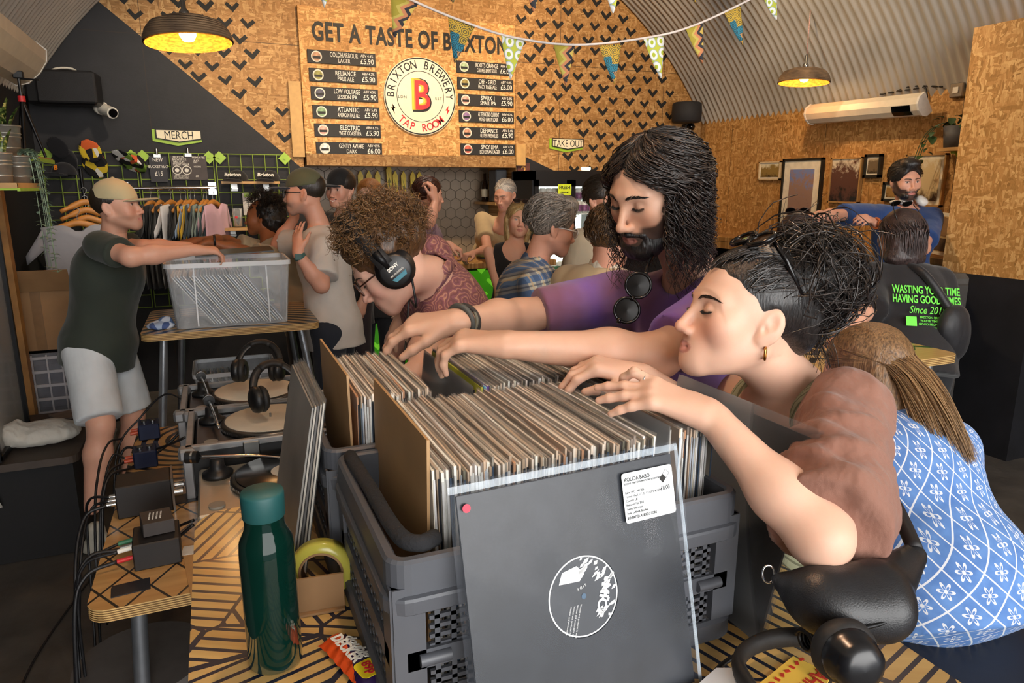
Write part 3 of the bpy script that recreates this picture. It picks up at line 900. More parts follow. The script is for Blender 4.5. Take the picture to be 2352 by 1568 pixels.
def plate(x0, x1, zc, row, side, i, h):
 cx = (x0 + x1) / 2; y = by - .012
 ordn = ['topmost', 'second', 'third', 'fourth', 'fifth', 'lowest'][i]
 t = thing('menu_plate', f'black beer plate, {ordn} in the {side} column of the menu board', 'menu plate', (cx, y, zc - h / 2), 'beer plates on the menu board')
 mb = MB(); mb.box((cx, y + .005, zc), (x1 - x0, .010, h), bev=.002); ob(mb, 'plate', M_SLATE, t)
 mb = MB(); w = x1 - x0; bxc = x0 + w * .13
 mb.cyl((bxc, y, zc), (bxc, y - .003, zc), h * .42, n=24, mat=0); mb.cyl((bxc, y - .003, zc), (bxc, y - .0045, zc), h * .33, n=24, mat=1)
 mb.prism([(-h * .3, -.006), (h * .3, -.006), (h * .3, .014), (-h * .3, .014)], .001, (bxc, y - .0047, zc - .012), mat=2)
 ob(mb, 'badge', [M_RING, smat('badge_' + row[4][1:], row[4], .5, var=.35, scale=40), M_INK], t)
 mb = MB()
 put_text(mb, row[0], .055, (x0 + w * .53, y - .001, zc + h * .2), UX, WZ, bold=.006, condense=min(.72, 6.4 / len(row[0])), extrude=.0006)
 put_text(mb, row[1], .048, (x0 + w * .53, y - .001, zc - h * .22), UX, WZ, bold=.004, condense=min(.72, 7.2 / len(row[1])), extrude=.0006)
 ob(mb, 'chalk_name', M_CHALK, t); mb = MB()
 put_text(mb, 'ABV ' + row[2], .032, (x0 + w * .87, y - .001, zc + h * .26), UX, WZ, bold=.004, condense=.85, extrude=.0006)
 put_text(mb, row[3], .062, (x0 + w * .87, y - .001, zc - h * .17), UX, WZ, bold=.004, condense=.85, extrude=.0006)
 ob(mb, 'chalk_price', M_CHALK, t)
yl = [(118, 150), (160, 192), (203, 233), (245, 274), (287, 316), (328, 353)]
for i, row in enumerate(menuL):
 z = (at_Y(785, 134 + 41.5 * i, by)[2]); plate(at_Y(706 + 1.6 * i, 140, by)[0], at_Y(862 + 1.4 * i, 140, by)[0], z, row, 'left-hand', i, .108)
for i, row in enumerate(menuR):
 z = (at_Y(1112, 157 + 37.3 * i, by)[2]); plate(at_Y(1049 + 1.3 * i, 240, by)[0], at_Y(1177 + .9 * i, 240, by)[0], z, row, 'right-hand', i, .105)
# round logo sign
lc = at_Y(966, 222, by - .02); lr = .337
t = thing('round_sign', 'round cream tap-room sign with red and yellow letter at the centre', 'sign', (lc[0], by - .02, lc[2] - lr))
mb = MB(); ly = by - .02
mb.cyl((lc[0], by, lc[2]), (lc[0], ly, lc[2]), lr, n=64)
ob(mb, 'disc', M_CREAM, t)
mb = MB()
for (r0, r1) in ((lr * .955, lr * .985), (lr * .64, lr * .655)):
 mb.lathe([(r0, 0), (r0, .002), (r1, .002), (r1, 0)], (lc[0], ly, lc[2]), (0, -1, 0), 64, smooth=False)
arc_text(mb, 'BRIXTON BREWERY', .098, (lc[0], ly - .001, lc[2]), lr * .805, UX, WZ, -88, 88, bold=.010, condense=.82, extrude=.001)
put_text(mb, 'LDN', .034, (lc[0] - lr * .50, ly - .001, lc[2] - .01), UX, WZ, extrude=.0008, spacing=1.3)
put_text(mb, 'EST', .034, (lc[0] + lr * .50, ly - .001, lc[2] - .01), UX, WZ, extrude=.0008, spacing=1.3)
ob(mb, 'black_lettering', M_INK, t)
mb = MB()
arc_text(mb, 'TAP ROOM', .094, (lc[0], ly - .001, lc[2]), lr * .81, UX, WZ, 222, 138, inside=True, bold=.013, condense=.88, extrude=.001)
for s in (-1, 1):
 mb.prism([(.010, .045), (-.022, .0), (-.004, .0), (-.012, -.045), (.022, .008), (.004, .008)][::1], .002, (lc[0] + s * lr * .755, ly, lc[2] - lr * .33), UX * s, WZ)
ob(mb, 'red_lettering', M_RED, t, kind='stuff')
mb = MB()
put_text(mb, 'B', .375, (lc[0] + .004, ly - .001, lc[2] - .004), UX, WZ, 0, bold=.045, condense=.86, extrude=.001)
put_text(mb, 'B', .36, (lc[0] - .012, ly - .003, lc[2] + .004), UX, WZ, 1, bold=.030, condense=.82, extrude=.001)
put_text(mb, 'B', .36, (lc[0] + .004, ly - .005, lc[2] + .002), UX, WZ, 2, bold=.018, condense=.80, extrude=.001)
put_text(mb, 'B', .36, (lc[0] + .012, ly - .007, lc[2] - .001), UX, WZ, 3, bold=.006, condense=.80, extrude=.001)
ob(mb, 'letter_emblem', [M_INK, M_YEL, M_ORG, M_RED], t)
def arrow_sign(txt, x0, x1, z0, z1, label, y, back):
 w, h = x1 - x0, z1 - z0; cx = (x0 + x1) / 2
 t = thing('word_sign', label, 'sign', (cx, y, z0 - .03))
 def outl(e): return [(-w / 2 - e, h + e), (-w / 2 - e, .028 - e * .6), (0, -e), (w / 2 + e, .028 - e * .6), (w / 2 + e, h + e)][::-1]
 mb = MB(); mb.prism(outl(.014)[::-1], .012, (cx - .014, y, z0 - .014)); ob(mb, 'back_plate', back, t)
 mb = MB(); mb.prism(outl(.004)[::-1], .010, (cx, y - .012, z0)); ob(mb, 'black_rim', M_INK, t)
 mb = MB(); mb.prism(outl(-.006)[::-1], .010, (cx, y - .014, z0)); ob(mb, 'face', M_CREAM, t)
 mb = MB(); put_text(mb, txt, h * .92, (cx, y - .0245, z0 + h * .53), UX, WZ, condense=.74, extrude=.001)
 ob(mb, 'lettering', M_INK, t)
p0, p1 = at_Y(357, 297, WB), at_Y(464, 328, WB)
arrow_sign('MERCH', p0[0], p1[0], p1[2], p0[2], 'white arrow-bottomed sign reading MERCH with lime back plate', WB, M_LIME)
p0, p1 = at_Y(1267, 318, WB), at_Y(1337, 344, WB)
arrow_sign('TAKE OUT', p0[0], p1[0], p1[2], p0[2], 'small white sign reading TAKE OUT above the drinks fridge', WB, M_LIME)
# ------------------------------------------------------------------ speakers, camera, fridge, bar
sp = at_Y(1580, 258, 6.28)
mb = MB(); mb.lathe([(.0, -.1), (.13, -.1), (.15, -.085), (.155, 0), (.15, .085), (.13, .1), (0, .1)], (sp[0], 6.30, sp[2]), (0, 0, 1), 32); mb.box((sp[0], 6.44, sp[2] - .05), (.08, .14, .06))
ob(mb, 'wall_speaker', smat('speaker_grille', '#1d1d20', .75, bump=.4, bscale=300), label='dark drum-shaped loudspeaker in the corner under the vault', cat='speaker')
cm = at_Y(1587, 291, 6.4)
t = thing('dome_camera', 'little black dome camera below the corner loudspeaker', 'camera', (cm[0], 6.5, cm[2] - .05))
mb = MB(); mb.box((cm[0], 6.46, cm[2]), (.10, .08, .06), bev=.01); ob(mb, 'mount', M_BLACKPLASTIC, t)
mb = MB(); mb.lathe([(0, -.045), (.03, -.034), (.045, 0), (.03, .034), (0, .045)], (cm[0], 6.40, cm[2]), (0, 0, 1), 20); ob(mb, 'dome', smat('dark_glass', '#050506', .08), t)
c = at_Y(150, 205, 6.3)
t = thing('box_speaker', 'black box loudspeaker on a wall bracket beside the security camera', 'speaker', (c[0], 6.3, c[2] - .14))
mb = MB(); mb.box((c[0], 6.26, c[2]), (.46, .2, .24), rotz(-.12), bev=.02); ob(mb, 'cabinet', M_BLACKPLASTIC, t)
mb = MB(); mb.box((c[0] + .03, 6.145, c[2]), (.38, .03, .22), rotz(-.12), bev=.012); ob(mb, 'grille', smat('speaker_grille', '#1d1d20'), t)
mb = MB(); mb.tube(bez([(c[0] - .1, 6.3, c[2] + .1), (c[0] - .05, 6.35, c[2] + .15), (c[0] + .05, 6.4, c[2] + .16), (c[0] + .1, 6.45, c[2] + .11)], 10), .008); mb.box((c[0], 6.42, c[2]), (.08, .17, .06))
ob(mb, 'bracket', smat('bracket_white', '#c9c4b8', .5), t)
c = at_Y(240, 250, 6.3)
t = thing('security_camera', 'white tubular security camera hanging from a bent arm on the black wall', 'camera', (c[0], 6.45, c[2] - .05))
mb = MB(); mb.cyl((c[0] - .05, 6.38, c[2] + .02), (c[0] + .06, 6.22, c[2] - .035), .042, n=20); mb.lathe([(.042, 0), (.05, .02), (.05, .06), (.0, .06)], (c[0] - .05, 6.38, c[2] + .02), (.56, -.82, -.25), 16)
ob(mb, 'housing', smat('camera_white', '#d8d2c6', .4), t)
mb = MB(); mb.cyl((c[0] + .058, 6.223, c[2] - .034), (c[0] + .064, 6.213, c[2] - .037), .032, n=16); ob(mb, 'lens', smat('dark_glass', '#050506'), t)
mb = MB(); mb.tube(bez([(c[0] - .06, 6.4, c[2] + .04), (c[0] - .05, 6.42, c[2] + .10), (c[0] - .09, 6.44, c[2] + .15), (c[0] - .09, 6.49, c[2] + .19)], 12), .013); ob(mb, 'arm', smat('camera_white', '#d8d2c6'), t)
# drinks fridge
fx0, fx1, fy, fz = 2.747, 3.545, 6.0, 1.86
t = thing('drinks_fridge', 'tall black double-door drinks fridge with lit shelves of cans', 'fridge', ((fx0 + fx1) / 2, 6.2, 0))
mb = MB(); w = fx1 - fx0; cx = (fx0 + fx1) / 2
mb.box((cx, 6.46, .93), (w, .04, 1.86)); mb.box((fx0 + .02, 6.22, .93), (.04, .44, 1.86)); mb.box((fx1 - .02, 6.22, .93), (.04, .44, 1.86))
mb.box((cx, 6.22, 1.82), (w, .44, .09)); mb.box((cx, 6.22, .15), (w, .44, .3)); ob(mb, 'cabinet', smat('fridge_black', '#0d0d0f', .35), t)
mb = MB(); mb.box((cx, 6.435, 1.05), (w - .08, .01, 1.5));
ob(mb, 'lit_back_panel', smat('fridge_backlight', '#dfe6df', .5, emit=srgb('#e8f2e6'), estr=2.2), t)
for s, x0 in ((0, fx0 + .02), (1, cx + .005)):
 d = MB(); dw = w / 2 - .03
 for (a, b2, c2, e) in ((x0 + .02, 1.03, .04, 1.5), (x0 + dw - .02, 1.03, .04, 1.5)): d.box((a, fy - .01, b2), (c2, .03, e))
 d.box((x0 + dw / 2, fy - .01, 1.75), (dw, .03, .06)); d.box((x0 + dw / 2, fy - .01, .30), (dw, .03, .05))
 dr = ob(d, 'door', smat('fridge_black', '#0d0d0f'), t)
 g = MB(); g.box((x0 + dw / 2, fy - .008, 1.03), (dw - .08, .004, 1.42)); ob(g, 'pane', film('fridge_glass', (.6, .65, .6), .03, .01, .5), dr)
 g = MB(); g.box((x0 + (dw - .03 if s == 0 else .03), fy - .035, 1.1), (.015, .025, .5), bev=.004); ob(g, 'handle', M_DARKMETAL, dr)
for z in (.55, .88, 1.17, 1.46):
 m2 = MB()
 m2.box((cx, 6.23, z), (w - .09, .36, .012)); ob(m2, 'shelf', smat('wire_white', '#e2e6e0', .4), t)
mb = MB(); mb.box((3.32, 6.02, 1.885), (.1, .025, .03), bev=.008); ob(mb, 'light_bar', smat('tube_light_warm', '#fff2c8', .3, emit=srgb('#fff0c0'), estr=9), t)
mb = MB(); mb.box((2.90 + .17, fy - .03, 1.69), (.14, .004, .1)); ob(mb, 'sticker', smat('sticker_lime', '#cfe02a', .5), t)
mb = MB(); put_text(mb, 'FRESH', .042, (3.07, fy - .033, 1.71), UX, WZ, bold=.02, extrude=.0005); ob(mb, 'sticker_headline', M_INK, t); mb = MB(); put_text(mb, 'DRINK ME', .018, (3.07, fy - .033, 1.665), UX, WZ, bold=.02, extrude=.0005); ob(mb, 'sticker_lettering', M_INK, t)
def can_mesh(name, hexs):
 mb = MB(); mb.lathe([(0, 0), (.024, 0), (.031, .008), (.031, .05)], n=12, mat=0); mb.lathe([(.0312, .02), (.0312, .078)], n=12, mat=1); mb.lathe([(.031, .05), (.031, .108), (.025, .118), (.0, .117)], n=12, mat=2)
 me = raw_mesh(name, mb.arrays(), mb.f, [smat('can_silver', '#c9ccca', .3, .6), smat('can_label_' + hexs[1:], hexs, .4, var=.5, scale=45), smat('can_white', '#e9e6de', .4)], mb.m, mb.sm); return me
rows = [(1.466, '#c24f2a', 0, 'orange'), (1.466, '#7c3d6e', 1, 'plum'), (1.176, '#7c3d6e', 1, 'plum'), (1.176, '#c24f2a', 0, 'orange'), (.886, '#8a9a44', 1, 'olive'), (.886, '#3f7d4f', 0, 'green'), (.556, '#3f9a6a', 1, 'green')]
for (z, hx, sd, cn) in rows:
 me = can_mesh('drink_can', hx)
 for lvl in range(2 if z > 1.4 else 1):
  for k in range(5):
   x = (fx0 + .085 if sd == 0 else cx + .075) + k * .066
   o = bpy.data.objects.new('drink_can', me); COL.objects.link(o); o.location = (x, 6.09 + random.uniform(-.004, .004), z + lvl * .119)
   side = 'left' if sd == 0 else 'right'
   sh = ['top', 'second', 'third', 'bottom'][[1.466, 1.176, .886, .556].index(z)] + (' (upper tier)' if lvl else ''); tag(o, f'{cn} drink can behind the {side} fridge door, {sh} shelf, {["first", "second", "third", "fourth", "fifth"][k]} from left', 'can', 'cans in the drinks fridge')
# posters on the pier between bar and fridge
p0, p1 = at_Y(1189, 374, WB - .01), at_Y(1217, 420, WB - .01)
mb = MB(); mb.box(((p0[0] + p1[0]) / 2, WB - .005, (p0[2] + p1[2]) / 2), (p1[0] - p0[0], .006, p0[2] - p1[2]))
put_text(mb, '2', .11, ((p0[0] + p1[0]) / 2, WB - .0085, (p0[2] + p1[2]) / 2 + .02), UX, WZ, 1, bold=.02, extrude=.0003)
ob(mb, 'poster', [smat('poster_maroon', '#5a2f28', .5, var=.3), smat('poster_gold', '#d09a52', .5)], label='narrow maroon poster with a gold figure beside the fridge', cat='poster')
p0, p1 = at_Y(1189, 424, WB - .01), at_Y(1219, 500, WB - .01)
mb = MB(); mb.box(((p0[0] + p1[0]) / 2, WB - .005, (p0[2] + p1[2]) / 2), (p1[0] - p0[0], .006, p0[2] - p1[2]))
mb.box(((p0[0] + p1[0]) / 2, WB - .009, p0[2] - .04), (p1[0] - p0[0], .002, .07), mat=1)
put_text(mb, 'PRICE LIST', .032, ((p0[0] + p1[0]) / 2, WB - .0085, p0[2] - .11), UX, WZ, 2, bold=.02, condense=.8, extrude=.0003)
ob(mb, 'price_list', [smat('paper_pink', '#d9c4bd', .7), smat('sticker_lime', '#cfe02a'), M_INK], label='pale price list with a lime header beside the fridge', cat='poster')
# bar counter with glowing green front
bY, bH = 5.47, 1.10
bar = thing('bar_counter', 'bar counter with wooden top and glowing green front panel', 'bar', (1.7, bY, 0))
mb = MB(); mb.box((1.73, bY + .28, bH - .025), (2.0, .62, .05), bev=.006); ob(mb, 'counter_top', mat_osb('strand_board_bar', (0, 1), .95), bar)
mb = MB(); mb.box((1.73, bY + .30, (bH - .05) / 2), (1.9, .5, bH - .05)); ob(mb, 'body', M_BLACKPAINT, bar)
def mat_glow():
 t = NT('green_acrylic'); nz = t.noise(t.coord(), 2.5, 3)
 c = t.ramp(nz, [(.3, srgb('#2f8a0c')), (.7, srgb('#55c21a'))]); t.base(c); t.set(Roughness=.25)
 t.l(c, t.b.inputs['Emission Color']); t.b.inputs['Emission Strength'].default_value = .22; return t.mat
mb = MB(); mb.box((1.73, bY + .03, .53), (1.9, .02, 1.0)); ob(mb, 'front_panel', mat_glow(), bar)
mb = MB()
for r in range(9):
 for c2 in range(10):
  x = .85 + c2 * .2 + (r % 2) * .1; z = .12 + r * .115
  if x < 2.6: mb.prism([(a * .9, b2 * .9) for a, b2 in V], .004, (x, bY + .02, z))
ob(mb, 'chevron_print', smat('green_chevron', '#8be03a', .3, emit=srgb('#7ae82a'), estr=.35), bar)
# beer taps on the tiled wall
tx = [828, 847, 867, 893, 907, 926, 947, 962]
for i, px in enumerate(tx):
 x = at_Y(px, 440, NY - .06)[0]; up = .06 if i == 3 else 0
 zb = at_Y(px, 454, NY - .06)[2] - .09
 t = thing('beer_tap', f'chrome tap with yellow handle, {["first", "second", "third", "fourth and raised", "fifth", "sixth", "seventh", "eighth"][i]} from the left on the tiled wall', 'beer tap', (x, NY - .008, zb), 'beer taps on the tiled wall')
 mb = MB(); mb.cyl((x, NY - .008, zb + .03), (x, NY - .10, zb + .03), .017, n=12); mb.tube(bez([(x, NY - .09, zb + .04), (x, NY - .12, zb + .02), (x, NY - .125, zb - .04)], 6), .012); mb.cyl((x, NY - .09, zb + .03), (x, NY - .09, zb + .09 + up), .012, .016, n=10)
 ob(mb, 'spout', M_METAL, t)
 h0 = zb + .09 + up
 mb = MB(); mb.prism([(-.020, 0), (.020, 0), (.027, .22), (0, .27), (-.027, .22)], .022, (x, NY - .08, h0)); ob(mb, 'handle', smat('tap_yellow', '#e8c81e', .4), t)
 mb = MB(); mb.prism([(-.006, .03), (.010, .03), (.004, .09), (.016, .09), (-.012, .19), (-.002, .12), (-.014, .12)], .001, (x, NY - .1021, h0)); ob(mb, 'bolt_emblem', smat('tap_olive', '#7b7a14', .5), t)
# till screen and shelf with bottles by the pier
c = at_Y(1118, 535, 5.75)
t = thing('till_screen', 'black till screen standing on the bar counter', 'screen', (c[0], 5.75, bH))
mb = MB(); mb.box((c[0], 5.75, c[2]), (.16, .03, .15), rotx(.2), bev=.006); ob(mb, 'display', M_BLACKPLASTIC, t)
mb = MB(); mb.cyl((c[0], 5.77, bH), (c[0], 5.77, c[2]), .02); mb.box((c[0], 5.77, bH + .006), (.14, .12, .012)); ob(mb, 'stand', M_BLACKPLASTIC, t)
sh0, sh1 = at_X(1102, 455, NX1 - .1), at_X(1150, 452, NX1 - .1)
mb = MB(); mb.box((NX1 - .1, 6.85, 1.55), (.2, .6, .025)); ob(mb, 'niche_shelf', M_WOOD, label='short wooden shelf fixed to the side of the bar recess', cat='shelf')
mb = MB(); mb.box((NX1 - .08, 6.78, 1.565 + .16), (.12, .2, .32), bev=.01); ob(mb, 'card_printer', smat('grey_box', '#55585c', .5), label='grey upright box on the bar recess shelf', cat='box')
t = thing('bottle', 'dark bottle on the bar recess shelf', 'bottle', (NX1 - .12, 7.05, 1.565))
mb = MB(); mb.lathe([(0, 0), (.035, 0), (.037, .02), (.037, .17), (.015, .23), (.014, .29), (0, .29)], (NX1 - .12, 7.05, 1.5625), n=14); ob(mb, 'body', smat('bottle_dark', '#2a1c12', .1), t)
mb = MB(); mb.lathe([(.0375, .05), (.0375, .13)], (NX1 - .12, 7.05, 1.5625), n=14); ob(mb, 'label_wrap', M_CREAM, t)
# ------------------------------------------------------------------ merchandise wall
gy = WB - .03
M_GRID = smat('grid_green', '#7d9433', .45, var=.1)
def grid_panel(x0, x1, z0, z1, pitch, label):
 t = thing('wire_grid', label, 'grid panel', ((x0 + x1) / 2, gy, z0))
 n = round((x1 - x0) / pitch); mz = round((z1 - z0) / pitch)
 for i in range(n + 1):
  x = x0 + (x1 - x0) * i / n
  mb = MB(); mb.cyl((x, gy, z0), (x, gy, z1), .0045, n=6); ob(mb, 'wire', M_GRID, t)
 for j in range(mz + 1):
  z = z0 + (z1 - z0) * j / mz
  mb = MB(); mb.cyl((x0, gy + .008, z), (x1, gy + .008, z), .0045, n=6); ob(mb, 'wire', M_GRID, t)
 for x in (x0 + .03, x1 - .03):
  mb = MB(); mb.box((x, gy - .004, z1 - .03), (.075, .012, .075), roty(math.pi / 4)); mb.cyl((x, gy - .01, z1 - .03), (x, gy - .016, z1 - .03), .012, n=10); ob(mb, 'fixing', M_LIME, t)
gz1 = at_Y(420, 352, gy)[2]
x = [at_Y(p, 450, gy)[0] for p in (108, 322, 497, 503, 668)]
grid_panel(x[0], x[1], gz1 - 1.25, gz1, .105, 'green wire grid panel behind the caps and the grey T-shirt')
grid_panel(x[1] + .02, x[2], gz1 - 1.25, gz1, .105, 'green wire grid panel behind the clothes rail')
grid_panel(x[3], x[4], gz1 - 1.25, gz1, .105, 'green wire grid panel with the two small shelves')
# hanging price boards
def clipboard(pa, pb, label, lines, col, fn=None):
 a, b2 = at_Y(*pa, gy - .02), at_Y(*pb, gy - .02); cx = (a[0] + b2[0]) / 2; w = b2[0] - a[0]; h = a[2] - b2[2]
 t = thing('price_board', label, 'price board', (cx, gy - .02, b2[2]))
 mb = MB(); mb.box((cx, gy - .02, (a[2] + b2[2]) / 2), (w, .008, h)); ob(mb, 'board', col, t)
 mb = MB()
 for (tx, s, fx, fz) in lines: put_text(mb, tx, s * (.66 if len(lines) > 5 else 1), (a[0] + w * fx, gy - .0245, a[2] - h * fz), UX, WZ, bold=.01, condense=.8, extrude=.0004)
 if fn: fn(mb, a, w, h)
 ob(mb, 'lettering', M_CHALK, t)
 mb = MB(); mb.box((cx, gy - .03, a[2] + .005), (.05, .015, .025)); mb.cyl((cx - .0, gy - .03, a[2] + .015), (cx, gy - .03, a[2] + .06), .012, n=8); ob(mb, 'clip', M_METAL, t)
M_PANEL = smat('board_grey', '#3a3a40', .7); M_PANEL2 = smat('board_brown', '#4a4444', .7)
clipboard((341, 359), (387, 418), 'grey chalk board with the price of a bucket hat', [('NEW', .040, .5, .14), ('BUCKET HAT', .030, .5, .40), ('£15', .05, .5, .68)], M_PANEL)
def rings(mb, a, w, h):
 for fx in (.15, .42):
  mb.lathe([(.030, 0), (.030, .002), (.036, .002), (.036, 0)], (a[0] + w * fx, gy - .024, a[2] - h * .6), (0, -1, 0), 20); mb.cyl((a[0] + w * fx, gy - .024, a[2] - h * .6), (a[0] + w * fx, gy - .026, a[2] - h * .6), .016, n=14)
clipboard((391, 357), (478, 413), 'wide grey-brown board with white print and two round badges', [('BRIXTON', .036, .22, .06), ('BREWERY X', .036, .24, .16), ('BRIXTON', .036, .22, .26), ('STREET WEAR', .036, .28, .37), ('X', .04, .285, .6), ('LIMITED EDITION', .026, .25, .85), ('COLLABORATION', .026, .25, .93), ('PREMIUM TEE', .03, .78, .07), ('BLACK', .026, .72, .2), ('GREY', .026, .68, .28), ('HOODIE', .026, .73, .45), ('£35', .03, .7, .85)], M_PANEL2, rings)
a, b2 = at_Y(556, 443, gy - .02), at_Y(602, 493, gy - .02)
mb = MB(); mb.box(((a[0] + b2[0]) / 2, gy - .02, (a[2] + b2[2]) / 2), (b2[0] - a[0], .003, a[2] - b2[2])); mb.box(((a[0] + b2[0]) / 2, gy - .0225, a[2] - .02), ((b2[0] - a[0]) * .8, .002, .03), mat=1)
for k in range(7): mb.box(((a[0] + b2[0]) / 2, gy - .0222, a[2] - .06 - k * .018), ((b2[0] - a[0]) * .6, .001, .003), mat=2)
ob(mb, 'paper_sheet', [smat('paper_white', '#dcd6cc', .8), M_LIME, smat('grey_print', '#8b8680', .8)], label='white printed sheet clipped to the grid behind the curly-haired woman', cat='paper')
# shelves on the right grid panel and what stands there
for (pa, pb, lab) in (((508, 419), (640, 416), 'upper wooden shelf on the wire grid, holding two black caps'), ((505, 526), (640, 522), 'lower wooden shelf on the wire grid, holding a glass')):
 a, b2 = at_Y(*pa, gy - .10), at_Y(*pb, gy - .10)
 t = thing('grid_shelf', lab, 'shelf', ((a[0] + b2[0]) / 2, gy - .1, a[2]))
 mb = MB(); mb.box(((a[0] + b2[0]) / 2, gy - .105, a[2]), (b2[0] - a[0], .19, .02)); ob(mb, 'board', M_WOOD, t)
 for xx in (a[0] + .1, b2[0] - .1):
  mb = MB(); mb.box((xx, gy - .09, a[2] - .05), (.05, .15, .008)); mb.box((xx, gy - .02, a[2] - .03), (.05, .01, .08)); ob(mb, 'bracket', M_METAL, t)
def cap_prims(h, over=.008, brimaz=0, brim=.075, drop=0):
 L = []
 q = h.w(0, 0, .035 + drop); n = h.R @ np.array([0, 0, -1.])
 L.append((p_ell(h.w(0, -.010, .040 + drop), np.array([.083, .103, .082 + over]) * h.s, h.R, cuts=[(q, n)]), 0, '+'))
 a = math.radians(brimaz); R2 = h.R @ rotz(a)
 def bw(x, y, z): return h.c + R2 @ (np.array([x, y, z]) * h.s)
 L.append((p_ell(bw(0, .075 + brim * .45, .036 + drop), np.array([.078, .045 + brim * .6, .007]) * h.s, R2 @ rotx(.14)), .006, '+'))
 return L
def loose_cap(name, label, c, az, mats, pitch=0, group=None, lettering=None, sc=1.0):
 h = Head(np.asarray(c) - np.array([0, 0, .036 * sc]), az, pitch, 0, sc)
 t = thing(name, label, 'cap', c, group)
 soft('crown', cap_prims(h), .006, mats, t, smooth_it=1)
 if lettering:
  mb = MB(); R = h.R; o = h.w(0, .092, .085)
  put_text(mb, lettering[0], lettering[1], o, -R[:, 0], R @ np.array([0, -.35, .93]), bold=.02, extrude=.002); ob(mb, 'lettering', lettering[2], t)
 return t
M_CAPBLACK = mat_cloth('cap_black', '#121214', fold=.1)
for i, px in enumerate((546, 620)):
 c = at_Y(px, 417, gy - .11); loose_cap('cap', ['black cap with white script on the grid shelf, next to the clothes rail', 'black cap with white script on the grid shelf, behind the camouflage cap'][i], (c[0], gy - .12, c[2] + .008), 205, M_CAPBLACK, lettering=('Brixton', .045, M_CHALK), sc=.95)
c = at_Y(548, 523, gy - .09)
t = thing('pint_glass', 'empty printed pint glass on the lower grid shelf', 'glass', (c[0], gy - .1, c[2] + .012))
mb = MB(); mb.lathe([(0, .003), (.028, .003), (.036, .14), (.0385, .15), (.041, .15), (.031, 0), (0, 0)], (c[0], gy - .1, c[2] + .012), n=18); ob(mb, 'vessel', film('clear_glass', (.8, .82, .82), .05, .06, .9), t)
mb = MB(); mb.cyl((c[0] - .012, gy - .136, c[2] + .09), (c[0] - .012, gy - .139, c[2] + .09), .012, n=12); ob(mb, 'print', M_RED, t)
# caps hanging on the left grid panel
c = at_Y(141, 362, gy - .1); loose_cap('cap', 'navy cap with tan leather tag, upper of the pair on the wire grid', (c[0], gy - .09, c[2]), 200, mat_cloth('cap_navy', '#10111a', fold=.1), pitch=-55)
mb = MB(); mb.box((c[0], gy - .19, c[2] + .05), (.03, .004, .05));
c = at_Y(146, 395, gy - .1); loose_cap('cap', 'navy cap with coloured initial, lower of the pair on the wire grid', (c[0], gy - .11, c[2] - .02), 200, mat_cloth('cap_navy', '#10111a'), lettering=('B', .05, M_ORG))
def mat_splash(name, cols):
 t = NT(name); v = t.voronoi(t.mapping(t.coord(), (22, 22, 14), (.4, .6, .3)), 1.0, 'F1', 1)
 bw = t.n('ShaderNodeRGBToBW'); t.l(v, bw.inputs[0])
 t.base(t.ramp(bw.outputs[0], [(i / len(cols), srgb(c)) for i, c in enumerate(cols)], 'CONSTANT')); t.set(Roughness=.8); return t.mat
for i, (px, py) in enumerate(((213, 372), (300, 378))):
 c = at_Y(px, py, gy - .1)
 loose_cap('bucket_hat', ['orange and yellow splash-print bucket hat hung on the wire grid', 'black and white splash-print bucket hat hung on the wire grid'][i], (c[0], gy - .10, c[2]), 190 + 20 * i, mat_splash(f'splash_{i}', [['#17161a', '#17161a', '#d9612c', '#e0c030', '#17161a', '#e8e4dc'], ['#141418', '#141418', '#e9e6e0', '#7ba03a', '#141418', '#d05a30']][i]), pitch=-60 + 30 * i, sc=1.05)
# clothes rail with T-shirts on wooden hangers
ry = gy - .28; ra, rb = at_Y(345, 433, ry), at_Y(497, 430, ry)
t = thing('clothes_rail', 'chrome clothes rail fixed to the middle wire grid', 'rail', ((ra[0] + rb[0]) / 2, ry, ra[2]))
mb = MB(); mb.cyl((ra[0] - .25, ry, ra[2]), (rb[0], ry, rb[2]), .012, n=12); ob(mb, 'bar', smat('chrome', '#d6d6d6', .12, 1.0), t)
for xx in (ra[0] - .2, rb[0] - .03):
 mb = MB(); mb.box((xx, ry + .13, ra[2] - .005), (.03, .28, .03)); mb.box((xx, gy - .008, ra[2]), (.06, .012, .1)); ob(mb, 'bracket', smat('chrome', '#d6d6d6'), t)
M_HANGER = smat('hanger_wood', '#c1803a', .45, var=.15)
def hanger(parent, c, az, w=.21):
 """wooden hanger, shoulders along az"""
 d = np.array([math.sin(az), math.cos(az), 0]); c = np.asarray(c, float)
 mb = MB(); P = bez([c - d * w + (0, 0, -.085), c - d * w * .45 + (0, 0, -.045), c + (0, 0, -.02), c + d * w * .45 + (0, 0, -.045), c + d * w + (0, 0, -.085)], 14)
 mb.tube(P, [.010] * 3 + [.015] * 8 + [.010] * 3, 8, mat=0, flat=1.5)
 mb.tube(bez([c + (0, 0, -.015), c + (0, 0, .03), c + d * .012 + (0, 0, .045), c + d * .018 + (0, 0, .068), c + (0, 0, .08), c - d * .016 + (0, 0, .068)], 14), .0022, 5, mat=1)
 return ob(mb, 'hanger', [M_HANGER, M_METAL], parent)
